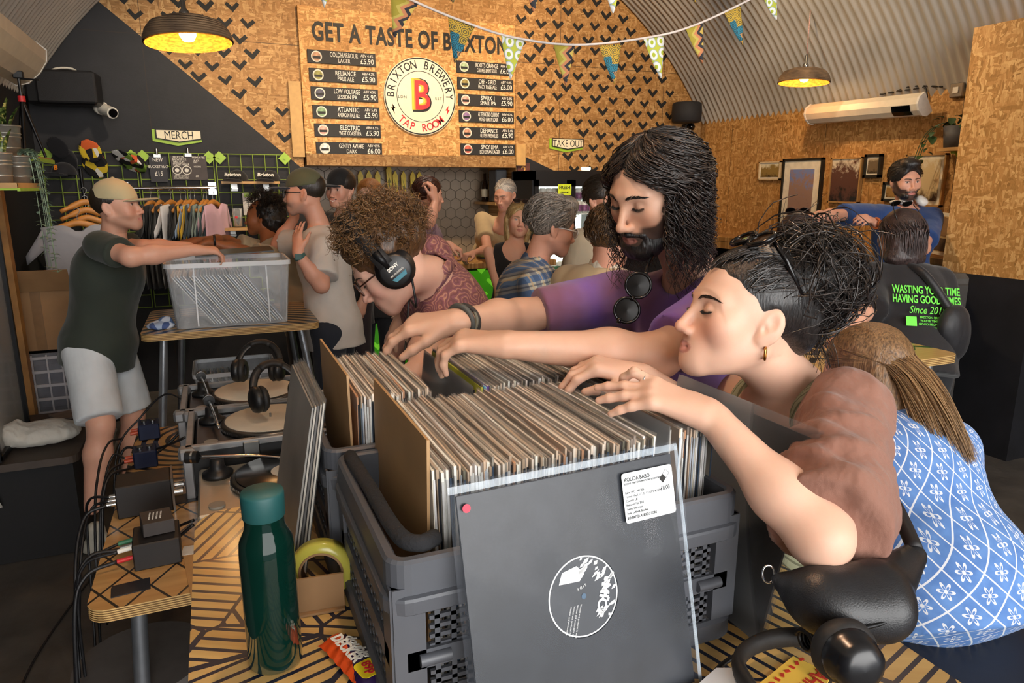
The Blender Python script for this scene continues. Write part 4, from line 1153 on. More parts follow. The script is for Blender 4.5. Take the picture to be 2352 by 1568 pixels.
def tee(name, label, c, az, m, group, hang=True, wide=.235, length=.68):
 """T-shirt on its hanger: shoulder line along az"""
 t = thing(name, label, 'T-shirt', (c[0], c[1], c[2] - length - .05), group)
 d = np.array([math.sin(az), math.cos(az), 0]); nrm = np.array([d[1], -d[0], 0]); c = np.asarray(c, float)
 prof = [(-.32, -.26), (-.235, -.06), (-.09, -.03), (-.05, -.075), (.05, -.075), (.09, -.03), (.235, -.06), (.32, -.26), (.225, -.30), (.205, -.16), (.215, -length), (-.215, -length), (-.205, -.16), (-.225, -.30)]
 n = len(prof); mb = MB(); fr, bk = [], []
 def P(u, z, s):
  rip = .012 * math.sin(u * 38 + z * 3) * min(1, -z * 1.6)
  th = .028 * (1 - abs(u) * 2.2) + .006
  return c + d * (u * wide / .235) + nrm * (s * th + rip) + (0, 0, z)
 # strips across the body from shoulder to hem
 us = np.linspace(-.215, .215, 11); zs = [-.05, -.10, -.2, -.32, -.45, -.58, -length]
 def top(u): return -.03 - .13 * max(0, abs(u) - .09) - (.05 * math.cos(min(1, abs(u) / .07) * 1.57) if abs(u) < .07 else 0)
 for s in (1, -1):
  mb.grid(lambda a, b3: P(-.215 + .43 * a, top(-.215 + .43 * a) + (-length - top(-.215 + .43 * a)) * b3, s), 12, 9)
  for sg in (1, -1):
   mb.grid(lambda a, b3: P(sg * (.21 + .11 * a), (-.06 - .17 * a) * (1 - b3) + (-.19 - .10 * a) * b3, s * (1 - .3 * a)), 4, 4)
 o = ob(mb, 'fabric', m, t); solidify(o, .003)
 if hang: hanger(t, c, az)
 return t
cols = [('#0f0f11', 'black T-shirt with a lime neck label'), ('#101012', 'plain black T-shirt behind the white one'), ('#d8d6d8', 'white T-shirt'), ('#111113', 'black T-shirt between the white and yellow ones'), ('#d8ac28', 'mustard-yellow T-shirt'), ('#8ba0bc', 'light-blue T-shirt'), ('#3d4a50', 'slate-grey T-shirt beside the light-blue one'), ('#8a9a92', 'sage-green T-shirt'), ('#2c3c46', 'dark-teal T-shirt'), ('#d0a8b8', 'pale-pink T-shirt')]
pxs = [345, 366, 391, 414, 426, 436, 446, 467, 474, 488]
for i, ((hx, nm), px) in enumerate(zip(cols, pxs)):
 p = at_Y(px, 446, ry); az = .24 + random.uniform(-.05, .08) if i not in (2, 5, 9) else .42
 tee('t_shirt', nm + ' on a wooden hanger on the rail', (p[0], ry, ra[2] - .085), az, mat_cloth('tee_' + hx[1:], hx, fold=.2), 'T-shirts on the clothes rail')
# grey T-shirt and spare hangers by the cap rack
p = at_d(178, 515, 4.6)
t = thing('hanger_stand', 'black pole stand with spare wooden hangers behind the man in dark green', 'stand', (at_d(195, 470, 5.0)[0], at_d(195, 470, 5.0)[1], 0))
q = at_d(195, 470, 5.0); mb = MB(); mb.cyl((q[0], q[1], 0), (q[0], q[1], q[2] + .25), .012, n=10); mb.cyl((q[0], q[1], 0), (q[0], q[1], .03), .16, n=24); ob(mb, 'pole', M_DARKMETAL, t)
for k in range(3): hanger(t, (q[0] + .01, q[1] - .05, q[2] + .04 - .055 * k), 1.2 + .12 * k, .16)
p = at_d(178, 505, 4.75)
tee('t_shirt', 'heather-grey T-shirt on a pale hanger behind the man in dark green', (p[0], p[1], p[2]), 1.35, mat_cloth('tee_grey', '#9a9aa2', fold=.25), None, length=.5)
# ------------------------------------------------------------------ pendant lamps, bunting, heaters
def mat_basket():
 t = NT('woven_basket'); co = t.coord(); w = t.n('ShaderNodeTexWave', wave_type='BANDS', bands_direction='Z'); t.l(co, w.inputs[0]); w.inputs['Scale'].default_value = 28; w.inputs['Distortion'].default_value = 1.5
 t.base(t.ramp(t.noise(co, 6, 4), [(.3, srgb('#4a3a2c')), (.7, srgb('#8a6f52'))])); t.set(Roughness=.8); t.bump(w.outputs[1], .6, .01); return t.mat
def mat_basket_in():
 t = NT('basket_lining'); c = t.ramp(t.noise(t.mapping(t.coord(), (40, 40, 120)), 1, 2), [(.35, srgb('#c8741a')), (.65, srgb('#f0a83a'))])
 t.base(c); t.set(Roughness=.7); return t.mat
M_BASK, M_BASKIN = mat_basket(), mat_basket_in()
def pendant(c, label, rad, tilt, power=5.5, lc=(1, .62, .28)):
 t = thing('pendant_lamp', label, 'lamp', c)
 d = rotx(tilt[0]) @ roty(tilt[1]) @ np.array([0, 0, 1.])
 prof = [(rad, 0), (rad * .985, rad * .10), (rad * .93, rad * .26), (rad * .80, rad * .42), (rad * .55, rad * .52), (rad * .28, rad * .565), (rad * .08, rad * .58)]
 mb = MB(); mb.lathe(prof, c, d, 40); ob(mb, 'shade', M_BASK, t)
 mb = MB(); mb.lathe([(r * .965, z - .004) for r, z in prof], c, d, 40); ob(mb, 'lining', M_BASKIN, t)
 top = np.asarray(c) + d * rad * .58
 mb = MB(); mb.lathe([(.0, -.01), (.022, -.01), (.024, .02), (.012, .035), (.012, .09), (.006, .10), (0, .10)], top, d, 14); ob(mb, 'cap', M_METAL, t)
 bc = np.asarray(c) + d * rad * .26
 mb = MB(); mb.lathe([(0, -.05), (.025, -.043), (.038, -.02), (.038, .002), (.024, .03), (.014, .05), (.014, .075)], bc, d, 20); ob(mb, 'bulb', smat('bulb_warm', '#ffd89a', .3, emit=srgb('#ffc46a'), estr=14), t)
 mb = MB(); zt = arch_z(c[0]); mb.tube([top + d * .09, (top[0], top[1], zt)], .004, 6); ob(mb, 'flex', smat('flex_red_white', '#b08a80', .7, var=.4, scale=120), t)
 L = bpy.data.lights.new('pendant_bulb_light', 'POINT'); L.energy = power; L.color = lc; L.shadow_soft_size = .04
 lo = bpy.data.objects.new('pendant_bulb_light', L); COL.objects.link(lo); lo.location = bc - d * .075
pendant(at_d(434, 98, 3.30), 'woven pendant lamp, the large one hanging over the record bin table', .20, (-.06, -.06))
pendant((.30, 1.05, 2.75), 'woven pendant lamp above the record crates, out of the picture', .20, (0, 0), 30, (1, .80, .58))  # unseen lamp, added to brighten the record tops from above
pendant((2.2, 1.9, 2.85), 'woven pendant lamp above the chevron table, out of the picture', .20, (0, 0), 22, (1, .80, .58))  # also added and unseen, for more light from overhead
pendant(at_d(1846, 190, 5.60), 'woven pendant lamp hanging by the right-hand vault, near the wall heater', .20, (0, .04))
def flag_mats():
 out = []
 t = NT('flag_scales'); co = t.coord('UV'); s = t.sep(co)
 col = None; pal = [srgb('#2f7f96'), srgb('#c9a73c'), srgb('#2b3a40'), srgb('#b98a5a')]
 v = t.voronoi(t.mapping(co, (3.2, 5.2, 1)), 1.0, 'F1', 0, .25); cid = t.voronoi(t.mapping(co, (3.2, 5.2, 1)), 1.0, 'F1', 1, .25)
 bw = t.n('ShaderNodeRGBToBW'); t.l(cid, bw.inputs[0])
 ring = t.math('FRACT', t.math('MULTIPLY', v, 5.0)); m = t.math('LESS_THAN', ring, .3)
 main = t.ramp(bw.outputs[0], [(0, pal[0]), (.42, pal[1]), (.8, pal[3])], 'CONSTANT')
 t.base(t.mix(m, main, pal[2])); t.set(Roughness=.85); out.append(t.mat)
 t = NT('flag_circles'); co = t.coord('UV'); v = t.voronoi(t.mapping(co, (2.6, 3.4, 1)), 1.0, 'F1', 0, .12)
 t.base(t.ramp(v, [(0, srgb('#a9b83a')), (.16, srgb('#a9b83a')), (.2, srgb('#e8eae6')), (.36, srgb('#dfe6ea')), (.42, srgb('#9ab0b8')), (.47, srgb('#b9c046'))], 'CONSTANT')); t.set(Roughness=.85); out.append(t.mat)
 t = NT('flag_bolts'); co = t.coord('UV'); s = t.sep(co)
 zig = t.math('PINGPONG', t.math('MULTIPLY', s[1], 1.0), .16)
 u = t.math('ADD', t.math('ADD', s[0], t.math('MULTIPLY', zig, 1.6)), t.math('MULTIPLY', s[1], -.28))
 t.base(t.ramp(u, [(0, srgb('#a89a3a')), (.30, srgb('#c2b25a')), (.44, srgb('#c8855c')), (.60, srgb('#33343a')), (.76, srgb('#d8bd62')), (.90, srgb('#8d8a3a'))], 'CONSTANT')); t.set(Roughness=.85); out.append(t.mat)
 return out
FLAGM = flag_mats()
def flag(parent, a, b, tip, m):
 a, b, tip = (np.asarray(q, float) for q in (a, b, tip)); n = 6
 nrm = unit(np.cross(b - a, tip - a)); V, UV, Fc = [], [], []
 for j in range(n + 1):
  v = j / n
  for i in range(4):
   u = i / 3; e0 = a + (tip - a) * v; e1 = b + (tip - b) * v
   V.append(e0 + (e1 - e0) * u + nrm * .008 * math.sin(v * 3 + u * 2)); UV.append((u * (1 - v) + .5 * v, 1 - v))
 for j in range(n):
  for i in range(3): Fc.append((j * 4 + i, j * 4 + i + 1, (j + 1) * 4 + i + 1, (j + 1) * 4 + i))
 o = ob(None, 'flag', m, parent, verts=V, faces=Fc, smooth=True)
 uv = o.data.uv_layers.new(name='UVMap')
 for l in o.data.loops: uv.data[l.index].uv = UV[l.vertex_index]
 solidify(o, .0015); return o
M_CORD = smat('bunting_tape', '#e3d8d2', .8)
BY = 3.1
t = thing('bunting', 'string of patterned pennants sagging across the room below the vault', 'bunting', at_Y(1330, 103, BY))
cp = [at_Y(x, y, BY) for x, y in ((860, -45), (945, 0), (1060, 48), (1180, 86), (1330, 103), (1500, 84), (1600, 56), (1720, 0), (1790, -40))]
mb = MB(); mb.tube(bez(cp, 60), .0055, 6); ob(mb, 'cord', M_CORD, t)
for (xa, ya, xb, yb, xt, yt, k) in ((898, -12, 962, 8, 903, 92, 2), (1029, 36, 1092, 62, 1044, 146, 0), (1150, 78, 1207, 93, 1172, 183, 1), (1271, 100, 1322, 104, 1299, 196, 2), (1376, 104, 1429, 101, 1410, 192, 0), (1478, 90, 1527, 82, 1517, 180, 1), (1575, 66, 1616, 52, 1613, 145, 2), (1664, 30, 1703, 12, 1705, 103, 0), (1748, -18, 1784, -38, 1782, 46, 1)):
 flag(t, at_Y(xa, ya, BY), at_Y(xb, yb, BY), at_Y(xt, yt, BY), FLAGM[k])
BY2 = 2.5
t = thing('bunting', 'second string of pennants mostly above the picture edge, only tips showing', 'bunting', at_Y(1300, -80, BY2))
cp = [at_Y(x, y, BY2) for x, y in ((700, -110), (1000, -95), (1300, -92), (1650, -115), (1900, -150))]
mb = MB(); mb.tube(bez(cp, 40), .0055, 6); ob(mb, 'cord', M_CORD, t)
for i, (xt, yt, k) in enumerate(((745, 18, 1), (1040, 8, 0), (1225, 28, 2), (1407, 31, 1), (1596, 5, 0))):
 flag(t, at_Y(xt - 38, -98, BY2), at_Y(xt + 36, -98, BY2), at_Y(xt, yt, BY2), FLAGM[k])
def heater(name, label, a, b, n, up, wdt, win):
 """long radiant bar from a to b; n = face normal, up = across the face"""
 a, b = np.asarray(a, float), np.asarray(b, float); n, up = unit(n), unit(up)
 t = thing(name, label, 'heater', (a + b) / 2); d = b - a; L = np.linalg.norm(d); d = d / L
 prof = [(-wdt / 2, -.05), (-wdt / 2, .01), (-wdt * .3, .045), (0, .055), (wdt * .3, .045), (wdt / 2, .01), (wdt / 2, -.05)]
 mb = MB(); V = []
 for e in (a, b): V += [e + up * p[0] + n * p[1] for p in prof]
 k = len(prof); mb.add(V, [(i, (i + 1) % k, k + (i + 1) % k, k + i) for i in range(k)] + [tuple(range(k - 1, -1, -1)), tuple(range(k, 2 * k))])
 ob(mb, 'body', smat('heater_cream', '#cfc3ae', .4, var=.05), t)
 for e, s in ((a, -1), (b, 1)):
  mb = MB(); mb.box(e + d * s * .008, (.001, .001, .001)); V = []
  for q in (0, .016): V += [e + d * s * q + up * p[0] * 1.06 + n * p[1] * 1.06 for p in prof]
  mb = MB(); mb.add(V, [(i, (i + 1) % k, k + (i + 1) % k, k + i) for i in range(k)] + [tuple(range(k - 1, -1, -1)), tuple(range(k, 2 * k))]); ob(mb, 'end_cap', smat('heater_white', '#d6d0c6', .4), t)
 if win:
  mb = MB(); V = []
  for q in (L * .80, L * .95): V += [a + d * q + up * p[0] * .85 + n * (p[1] + .004) for p in prof[1:-1]]
  k = 5; mb.add(V, [(i, i + 1, k + i + 1, k + i) for i in range(k - 1)]); ob(mb, 'sensor_window', smat('dark_glass', '#050506'), t)
 for q in (.25, .75):
  mb = MB(); c = a + (b - a) * q - n * .09; mb.box(c, (.05, .05, .09)); mb.cyl(c, c - n * .05, .012, n=8); ob(mb, 'bracket', M_METAL, t)
 return t
ha, hb = at_X(1862, 266, 4.80), at_X(2118, 243, 4.80)
heater('bar_heater', 'long cream bar heater on the right-hand wall below the vault', ha, hb, (-.75, 0, -.55), (-.55, 0, .75), .155, True)
ha, hb = at_X(-120, 60, -.92), at_X(62, 165, -.92)
heater('bar_heater', 'white bar heater at the top left under the vault', (-.90, 3.7, 2.40), (-.90, 5.05, 2.40), (.72, 0, -.60), (.60, 0, .72), .26, False)
# ------------------------------------------------------------------ right-hand wall: pictures, shelf, plants
def mat_photo(name, sky, mid, dark, seed):
 t = NT(name); co = t.coord('Object'); s = t.sep(t.coord('Generated'))
 nz = t.noise(t.mapping(co, (14, 14, 14), loc=(seed, seed, 0)), 1, 5, .75); z = t.math('ADD', t.math('MULTIPLY', s[2], .55), t.math('MULTIPLY', nz, .9))
 t.base(t.ramp(z, [(.42, srgb(dark)), (.6, srgb(mid)), (.85, srgb(mid)), (1.0, srgb(sky))])); t.set(Roughness=.25); return t.mat
def picture(label, pa, pb, fr, frw, matw, photo, name='framed_picture', x=None, inner=None):
 x = WR - .022 if x is None else x
 a, b = at_X(*pa, x), at_X(*pb, x); y0, y1 = b[1], a[1]; z1, z0 = (a[2] + at_X(pb[0], pa[1], x)[2]) / 2, (b[2] + at_X(pa[0], pb[1], x)[2]) / 2
 cy, cz, w, h = (y0 + y1) / 2, (z0 + z1) / 2, y1 - y0, z1 - z0
 t = thing(name, label, 'picture', (x, cy, z0))
 mb = MB()
 for s in (-1, 1): mb.box((x, cy + s * (w - frw) / 2, cz), (.03, frw, h)); mb.box((x, cy, cz + s * (h - frw) / 2), (.03, w, frw))
 ob(mb, 'frame', fr, t)
 if matw: mb = MB(); mb.box((x + .004, cy, cz), (.012, w - 2 * frw, h - 2 * frw)); ob(mb, 'mount', smat('mount_cream', '#d6cdb8', .7), t)
 mb = MB(); e = frw + matw; mb.box((x + .002, cy, cz), (.013, w - 2 * e, h - 2 * e)); o = ob(mb, 'photo', photo, t)
 return t
M_FBLK = smat('frame_black', '#15130f', .4); M_FPALE = smat('frame_pale', '#cdb48c', .5); M_FOAK = smat('frame_oak', '#a9804a', .5)
picture('small pale-framed landscape photo, left end of the picture wall', (1746, 371), (1792, 413), M_FPALE, .012, .014, mat_photo('photo_a', '#d8cfae', '#8a713c', '#3a3020', 2))
picture('tall black-framed picture with a wide cream mount and a blurred street scene', (1801, 364), (1876, 547), M_FBLK, .02, .075, mat_photo('photo_b', '#6f7fae', '#8f7468', '#4c3f44', 5))
picture('oak-framed photo of dark rooftops against a pale sky', (1912, 362), (1972, 466), M_FOAK, .012, 0, mat_photo('photo_c', '#cbbfa8', '#54342a', '#1c1512', 7))
picture('little black-framed picture with a dark arch, right of the rooftops photo', (1989, 354), (2022, 408), M_FBLK, .022, .012, mat_photo('photo_d', '#a99b80', '#6a5a44', '#2a221a', 9))
picture('little black-framed picture half hidden behind the man in the blue shirt', (2031, 418), (2066, 462), M_FBLK, .02, .01, mat_photo('photo_e', '#c9bb98', '#94703c', '#4a3820', 11))
t = picture('oak-framed collage poster with red heading behind the man in the blue shirt', (2085, 354), (2162, 474), M_FOAK, .012, .03, mat_photo('photo_f', '#d9cfb4', '#c9b48a', '#4a3324', 13))
a = at_X(2205, 470, WR - .13); b = at_X(2152, 553, WR - .16); cx = WR - .15
mb = MB(); yc, zc = (a[1] + b[1]) / 2, 1.23 + .152; R = rotx(.10) @ roty(.16)
mb.box((cx, yc, zc), (.006, .235, .30), R, 0); mb.box((cx - .004, yc, zc), (.002, .19, .25), R, 1)
for k, (u, v2, w2, h2) in enumerate(((0.0, .05, .10, .13), (.055, .03, .03, .18), (0, -.075, .17, .09))): mb.box(np.array([cx, yc, zc]) + R @ np.array([-.0055, u, v2]), (.002, w2, h2), R, 2 + (k == 2))
ob(mb, 'print_card', [smat('mount_cream', '#d6cdb8'), smat('print_sand', '#b89a68', .7), smat('print_brown', '#8a6842', .7), smat('print_dark', '#4f3a26', .7)], label='unframed sepia print card leaning on the wall ledge', cat='picture')
# art poster on the high shelf
def mat_art():
 t = NT('art_rings'); v = t.voronoi(t.mapping(t.coord(), (1, 4, 3)), 1.0, 'F1', 0); r = t.math('FRACT', t.math('MULTIPLY', v, 6))
 t.base(t.ramp(r, [(0, srgb('#d0b82c')), (.4, srgb('#2c4a5a')), (.7, srgb('#e0d69a')), (.85, srgb('#1e2a2a'))], 'CONSTANT')); t.set(Roughness=.3); return t.mat
sx = WR - .11
pa, pb = at_X(2222, 208, sx), at_X(2300, 333, sx)
sz = at_X(2215, 338, WR - .12)[2]
t = thing('art_poster', 'black-framed poster of yellow and blue rings on the high shelf', 'picture', (sx, pa[1] - .2, sz))
mb = MB(); mb.box((sx + .035, pa[1] - .22, sz + .26), (.015, .44, .52), roty(.12), 0); ob(mb, 'frame', M_FBLK, t)
mb = MB(); mb.box((sx + .026, pa[1] - .22, sz + .26), (.008, .41, .49), roty(.12)); ob(mb, 'white_border', smat('mount_white', '#dcdad0', .6), t)
mb = MB(); mb.box((sx + .021, pa[1] - .22, sz + .26), (.006, .36, .44), roty(.12)); ob(mb, 'artwork', mat_art(), t)
y0, y1 = at_X(2290, 340, WR - .12)[1], at_X(2168, 340, WR - .12)[1]
t = thing('wall_shelf', 'short wooden wall shelf on a lime bracket near the pier', 'shelf', (WR - .1, (y0 + y1) / 2, sz - .2))
mb = MB(); mb.box((WR - .10, (y0 + y1) / 2, sz - .012), (.20, y1 - y0, .024)); ob(mb, 'board', M_WOOD, t)
mb = MB(); yb = at_X(2208, 380, WR - .03)[1]; mb.box((WR - .01, yb, sz - .10), (.02, .03, .17)); mb.box((WR - .07, yb, sz - .032), (.14, .03, .016)); mb.box((WR - .06, yb, sz - .08), (.15, .014, .014), roty(.9)); ob(mb, 'bracket', M_LIME, t)
def leaf_mesh(L, wd, fold=.3, curl=.4):
 V, Fc = [], []; n = 7
 for i in range(n):
  u = i / (n - 1); w_ = wd * math.sin(math.pi * min(1, u * .92 + .04)) ** .8; z = -curl * L * u * u
  V += [(-w_, u * L, z + fold * w_), (0, u * L, z), (w_, u * L, z + fold * w_)]
 for i in range(n - 1):
  for k in range(2): Fc.append((i * 3 + k, i * 3 + k + 1, i * 3 + k + 4, i * 3 + k + 3))
 return np.array(V), Fc
M_LEAF = smat('leaf_green', '#2f4a26', .45, var=.35, scale=14)
M_GREYPOT = smat('pot_grey', '#4a4a4e', .6); M_SOIL = smat('soil', '#2a2018', .95)
c = np.array([WR - .10, at_X(2192, 330, WR - .1)[1], sz])
t = thing('trailing_plant', 'leafy trailing plant in a dark grey pot on the wall shelf', 'plant', c)
mb = MB(); mb.lathe([(0, 0), (.065, 0), (.082, .15), (.076, .15), (.07, .13), (0, .13)], c, n=24); ob(mb, 'pot', M_GREYPOT, t)
r = random.Random(4)
for k in range(26):
 th = r.uniform(0, 6.28); L = r.uniform(.04, .07); V, Fc = leaf_mesh(L, L * .42)
 if k < 14: base = c + np.array([r.uniform(-.09, .06), r.uniform(-.11, .11), .15 + r.uniform(0, .06)])
 else: u = (k - 14) / 12; base = c + np.array([-.09 - .02 * u, .10 + .10 * u + r.uniform(-.02, .02), .14 - .33 * u])
 V = V @ (rotz(th) @ rotx(r.uniform(-.6, .5))).T + base; ob(None, 'leaf', M_LEAF, t, verts=V, faces=Fc, smooth=True)
for k in range(3):
 mb = MB(); mb.tube(bez([c + (0, 0, .14), c + (-.06, .07, .17), c + (-.1, .13 + .02 * k, .08), c + (-.11, .19 + .03 * k, -.10 - .05 * k)], 14), .003, 5); ob(mb, 'stem', M_LEAF, t)
c2 = np.array([WR - .12, at_X(2220, 330, WR - .12)[1], sz])
t = thing('small_pot', 'tiny white pot with a cactus beside the trailing plant', 'plant', c2)
mb = MB(); mb.lathe([(0, 0), (.022, 0), (.028, .05), (.024, .05), (0, .042)], c2, n=16); ob(mb, 'pot', smat('pot_white', '#cfcac0', .5), t)
mb = MB(); mb.lathe([(.016, .04), (.022, .06), (.018, .085), (0, .095)], c2, n=12); ob(mb, 'cactus', M_LEAF, t)
c = at_X(2200, 207, WR - .02); t = thing('light_switch', 'grey metal switch box high on the right-hand wall', 'switch', (WR - .02, c[1], c[2] - .05))
mb = MB(); mb.box((WR - .02, c[1], c[2]), (.04, .10, .10), bev=.006); ob(mb, 'box', M_METAL, t)
mb = MB(); mb.box((WR - .043, c[1], c[2]), (.008, .04, .04)); ob(mb, 'rocker', smat('pot_white', '#cfcac0'), t)
mb = MB(); P = [at_X(x, y, WR - .03) for x, y in ((1995, 215), (2000, 205), (2015, 207), (2022, 216), (2040, 213), (2070, 208), (2100, 204), (2122, 200), (2128, 212), (2130, 226))]
mb.tube(bez(P, 50), .006, 6); mb.tube(bez([at_X(x, y, WR - .03) for x, y in ((2050, 213), (2085, 200), (2120, 197), (2165, 199))], 20), .006, 6); ob(mb, 'heater_cable', M_BLACKPLASTIC, label='black cable looping above the bar heater on the right-hand wall', cat='cable')
c = at_X(1886, 440, WR - .16)
c = at_X(1882, 545, WR - .2); c[2] = 1.23
t = thing('small_fern', 'small green pot plant on the ledge behind the outstretched arm', 'plant', c)
mb = MB(); mb.lathe([(0, 0), (.035, 0), (.045, .07), (0, .065)], c, n=14); ob(mb, 'pot', M_GREYPOT, t)
for k in range(12):
 V, Fc = leaf_mesh(.09, .022); V = V @ (rotz(k * .53) @ rotx(.9)).T + c + (0, 0, .07); ob(None, 'leaf', M_LEAF, t, verts=V, faces=Fc, smooth=True)
# big grey loudspeaker stack by the pier
a = at_d(2060, 615, 4.1); b = at_d(2250, 612, 4.1)
t = thing('floor_speaker', 'large grey loudspeaker cabinet standing by the pier', 'speaker', (3.98, 2.95, 0))
mb = MB(); mb.box((4.05, 3.08, .60), (.52, .45, 1.20), rotz(-.25), bev=.03); ob(mb, 'cabinet', smat('speaker_grey', '#4b4743', .6, bump=.2, bscale=200), t)
mb = MB(); mb.box(np.array([4.05, 3.08, .60]) + rotz(-.25) @ np.array([0, -.235, 0]), (.45, .02, 1.08), rotz(-.25), bev=.01); ob(mb, 'grille', smat('grille_grey', '#3b3835', .8, bump=.5, bscale=400), t)
# high table with chevron print at the right
def mat_table(name, wood, ink, mode, sc=1.0, rot=0.0):
 t = NT(name); g = t.n('ShaderNodeNewGeometry'); p = t.mapping(g.outputs['Position'], (sc, sc, sc), (0, 0, rot))
 w = t.ramp(t.noise(t.mapping(p, (3, 40, 3)), 1, 4), [(.3, srgb(wood[0])), (.7, srgb(wood[1]))])
 if mode == 'hatch':
  cell = t.voronoi(p, 5.5, 'F1', 1, .9); edge = t.voronoi(p, 5.5, 'DISTANCE_TO_EDGE', 0, .9)
  s = t.sep(p); cs = t.n('ShaderNodeSeparateColor'); t.l(cell, cs.inputs[0])
  ang = t.math('MULTIPLY', t.math('FLOOR', t.math('MULTIPLY', cs.outputs[0], 4)), .785)
  u = t.math('ADD', t.math('MULTIPLY', s[0], t.math('COSINE', ang)), t.math('MULTIPLY', s[1], t.math('SINE', ang)))
  st = t.math('LESS_THAN', t.math('FRACT', t.math('MULTIPLY', u, 42)), .30)
  solid = t.math('GREATER_THAN', cs.outputs[1], .86)
  m = t.math('MAXIMUM', t.math('MAXIMUM', st, solid), t.math('LESS_THAN', edge, .018))
 elif mode == 'diamond':
  s = t.sep(p); m = None
  for k in (1, -1):
   u = t.math('ADD', s[0], t.math('MULTIPLY', s[1], k * .62)); q = t.math('LESS_THAN', t.math('FRACT', t.math('MULTIPLY', u, 9)), .07); m = q if m is None else t.math('MAXIMUM', m, q)
  far = t.math('GREATER_THAN', s[1], 2.42)
  r = t.math('FRACT', t.math('MULTIPLY', t.vmath('DISTANCE', p, (-.1, 2.9, .75)), 24)); m2 = t.math('LESS_THAN', r, .42)
  mm = t.n('ShaderNodeMix', data_type='FLOAT'); t.l(far, mm.inputs[0]); t.l(m, mm.inputs[2]); t.l(m2, mm.inputs[3]); m = mm.outputs[0]
 elif mode == 'arcs':
  d = t.vmath('DISTANCE', p, (.05, 3.35, 1.05)); m = t.math('LESS_THAN', t.math('FRACT', t.math('MULTIPLY', d, 16)), .5)
 else:
  s = t.sep(p); row = t.math('FRACT', t.math('MULTIPLY', s[1], 11)); v = t.math('ABSOLUTE', t.math('SUBTRACT', t.math('FRACT', t.math('MULTIPLY', s[0], 9)), .5))
  m = t.math('LESS_THAN', t.math('FRACT', t.math('ADD', row, v)), .38)
  m = t.math('MULTIPLY', m, t.math('GREATER_THAN', s[1], 1.96))
 t.base(t.mix(m, w, srgb(ink))); t.set(Roughness=.32); t.b.inputs['Coat Weight'].default_value = .25; t.b.inputs['Coat Roughness'].default_value = .15
 MATS[name] = t.mat; return t.mat
M_PLY = smat('ply_edge', '#c9a468', .55, var=.2, scale=30); M_PLYD = smat('ply_edge_dark', '#7d5a30', .6)
def table(name, label, x0, x1, y0, y1, h, top, legs, rad=.06, th=.032, layers=5):
 t = thing(name, label, 'table', ((x0 + x1) / 2, (y0 + y1) / 2, 0))
 out = rrect(x1 - x0, y1 - y0, rad, 6, (x0 + x1) / 2, (y0 + y1) / 2)
 mb = MB(); n = len(out); N = layers * 2 - 1
 for k in range(N):
  za, zb = h - th + th * k / N, h - th + th * (k + 1) / N; e = 0 if k % 2 == 0 else .0012
  cx_, cy_ = (x0 + x1) / 2, (y0 + y1) / 2
  pa = [(x - math.copysign(e, x - cx_), y - math.copysign(e, y - cy_)) for x, y in out]
  mb.add([(x, y, za) for x, y in pa] + [(x, y, zb) for x, y in pa], [(q, (q + 1) % n, n + (q + 1) % n, n + q) for q in range(n)], 1 + k % 2)
 mb.add([(x, y, h) for x, y in out], [tuple(range(n))], 0); mb.add([(x, y, h - th) for x, y in out], [tuple(range(n - 1, -1, -1))], 1)
 ob(mb, 'table_top', [top, M_PLY, M_PLYD], t)
 for (a, b) in legs:
  mb = MB(); mb.cyl(a, b, .019, n=12); ob(mb, 'leg', smat('leg_steel', '#8f9297', .35, .8), t)
 return t
table('high_table', 'high wooden table with black chevron print at the right, by the long brown hair', 1.55, 2.78, 1.83, 2.45, 1.05, mat_table('table_chevron', ('#c79a5a', '#dfb878'), '#1c1a14', 'chev'), [((2.70, 1.92, 1.02), (2.78, 1.86, 0)), ((2.70, 2.36, 1.02), (2.78, 2.44, 0)), ((1.63, 1.92, 1.02), (1.58, 1.86, 0)), ((1.63, 2.36, 1.02), (1.58, 2.44, 0))])
# ------------------------------------------------------------------ left side: shelves, plants, boxes
def ordinal(n): return f'{n}' + ('th' if 10 < n % 100 < 14 else {1: 'st', 2: 'nd', 3: 'rd'}.get(n % 10, 'th'))
za = 1.736
t = thing('plant_shelf', 'wooden shelf with lime edge at the far left, carrying metal pots', 'shelf', (-1.0, 4.1, za - .03))
mb = MB(); mb.box((-1.0, 4.1, za - .012), (.40, .5, .024)); ob(mb, 'board', M_WOOD, t)
mb = MB(); mb.box((-1.0, 3.86, za - .018), (.40, .012, .03)); mb.box((-.796, 4.1, za - .03), (.012, .5, .014)); ob(mb, 'edge_strip', M_LIME, t)
zb = 1.88
t = thing('plant_shelf', 'higher wooden shelf behind the metal pots, holding the little tripod', 'shelf', (-1.02, 4.72, zb - .03))
mb = MB(); mb.box((-1.02, 4.72, zb - .012), (.36, .55, .024)); ob(mb, 'board', M_WOOD, t)
mb = MB(); mb.box((-.838, 4.72, zb - .02), (.012, .55, .022)); ob(mb, 'edge_strip', M_LIME, t)
M_ZINC = smat('zinc_pot', '#a9aaa4', .38, .75, var=.15)
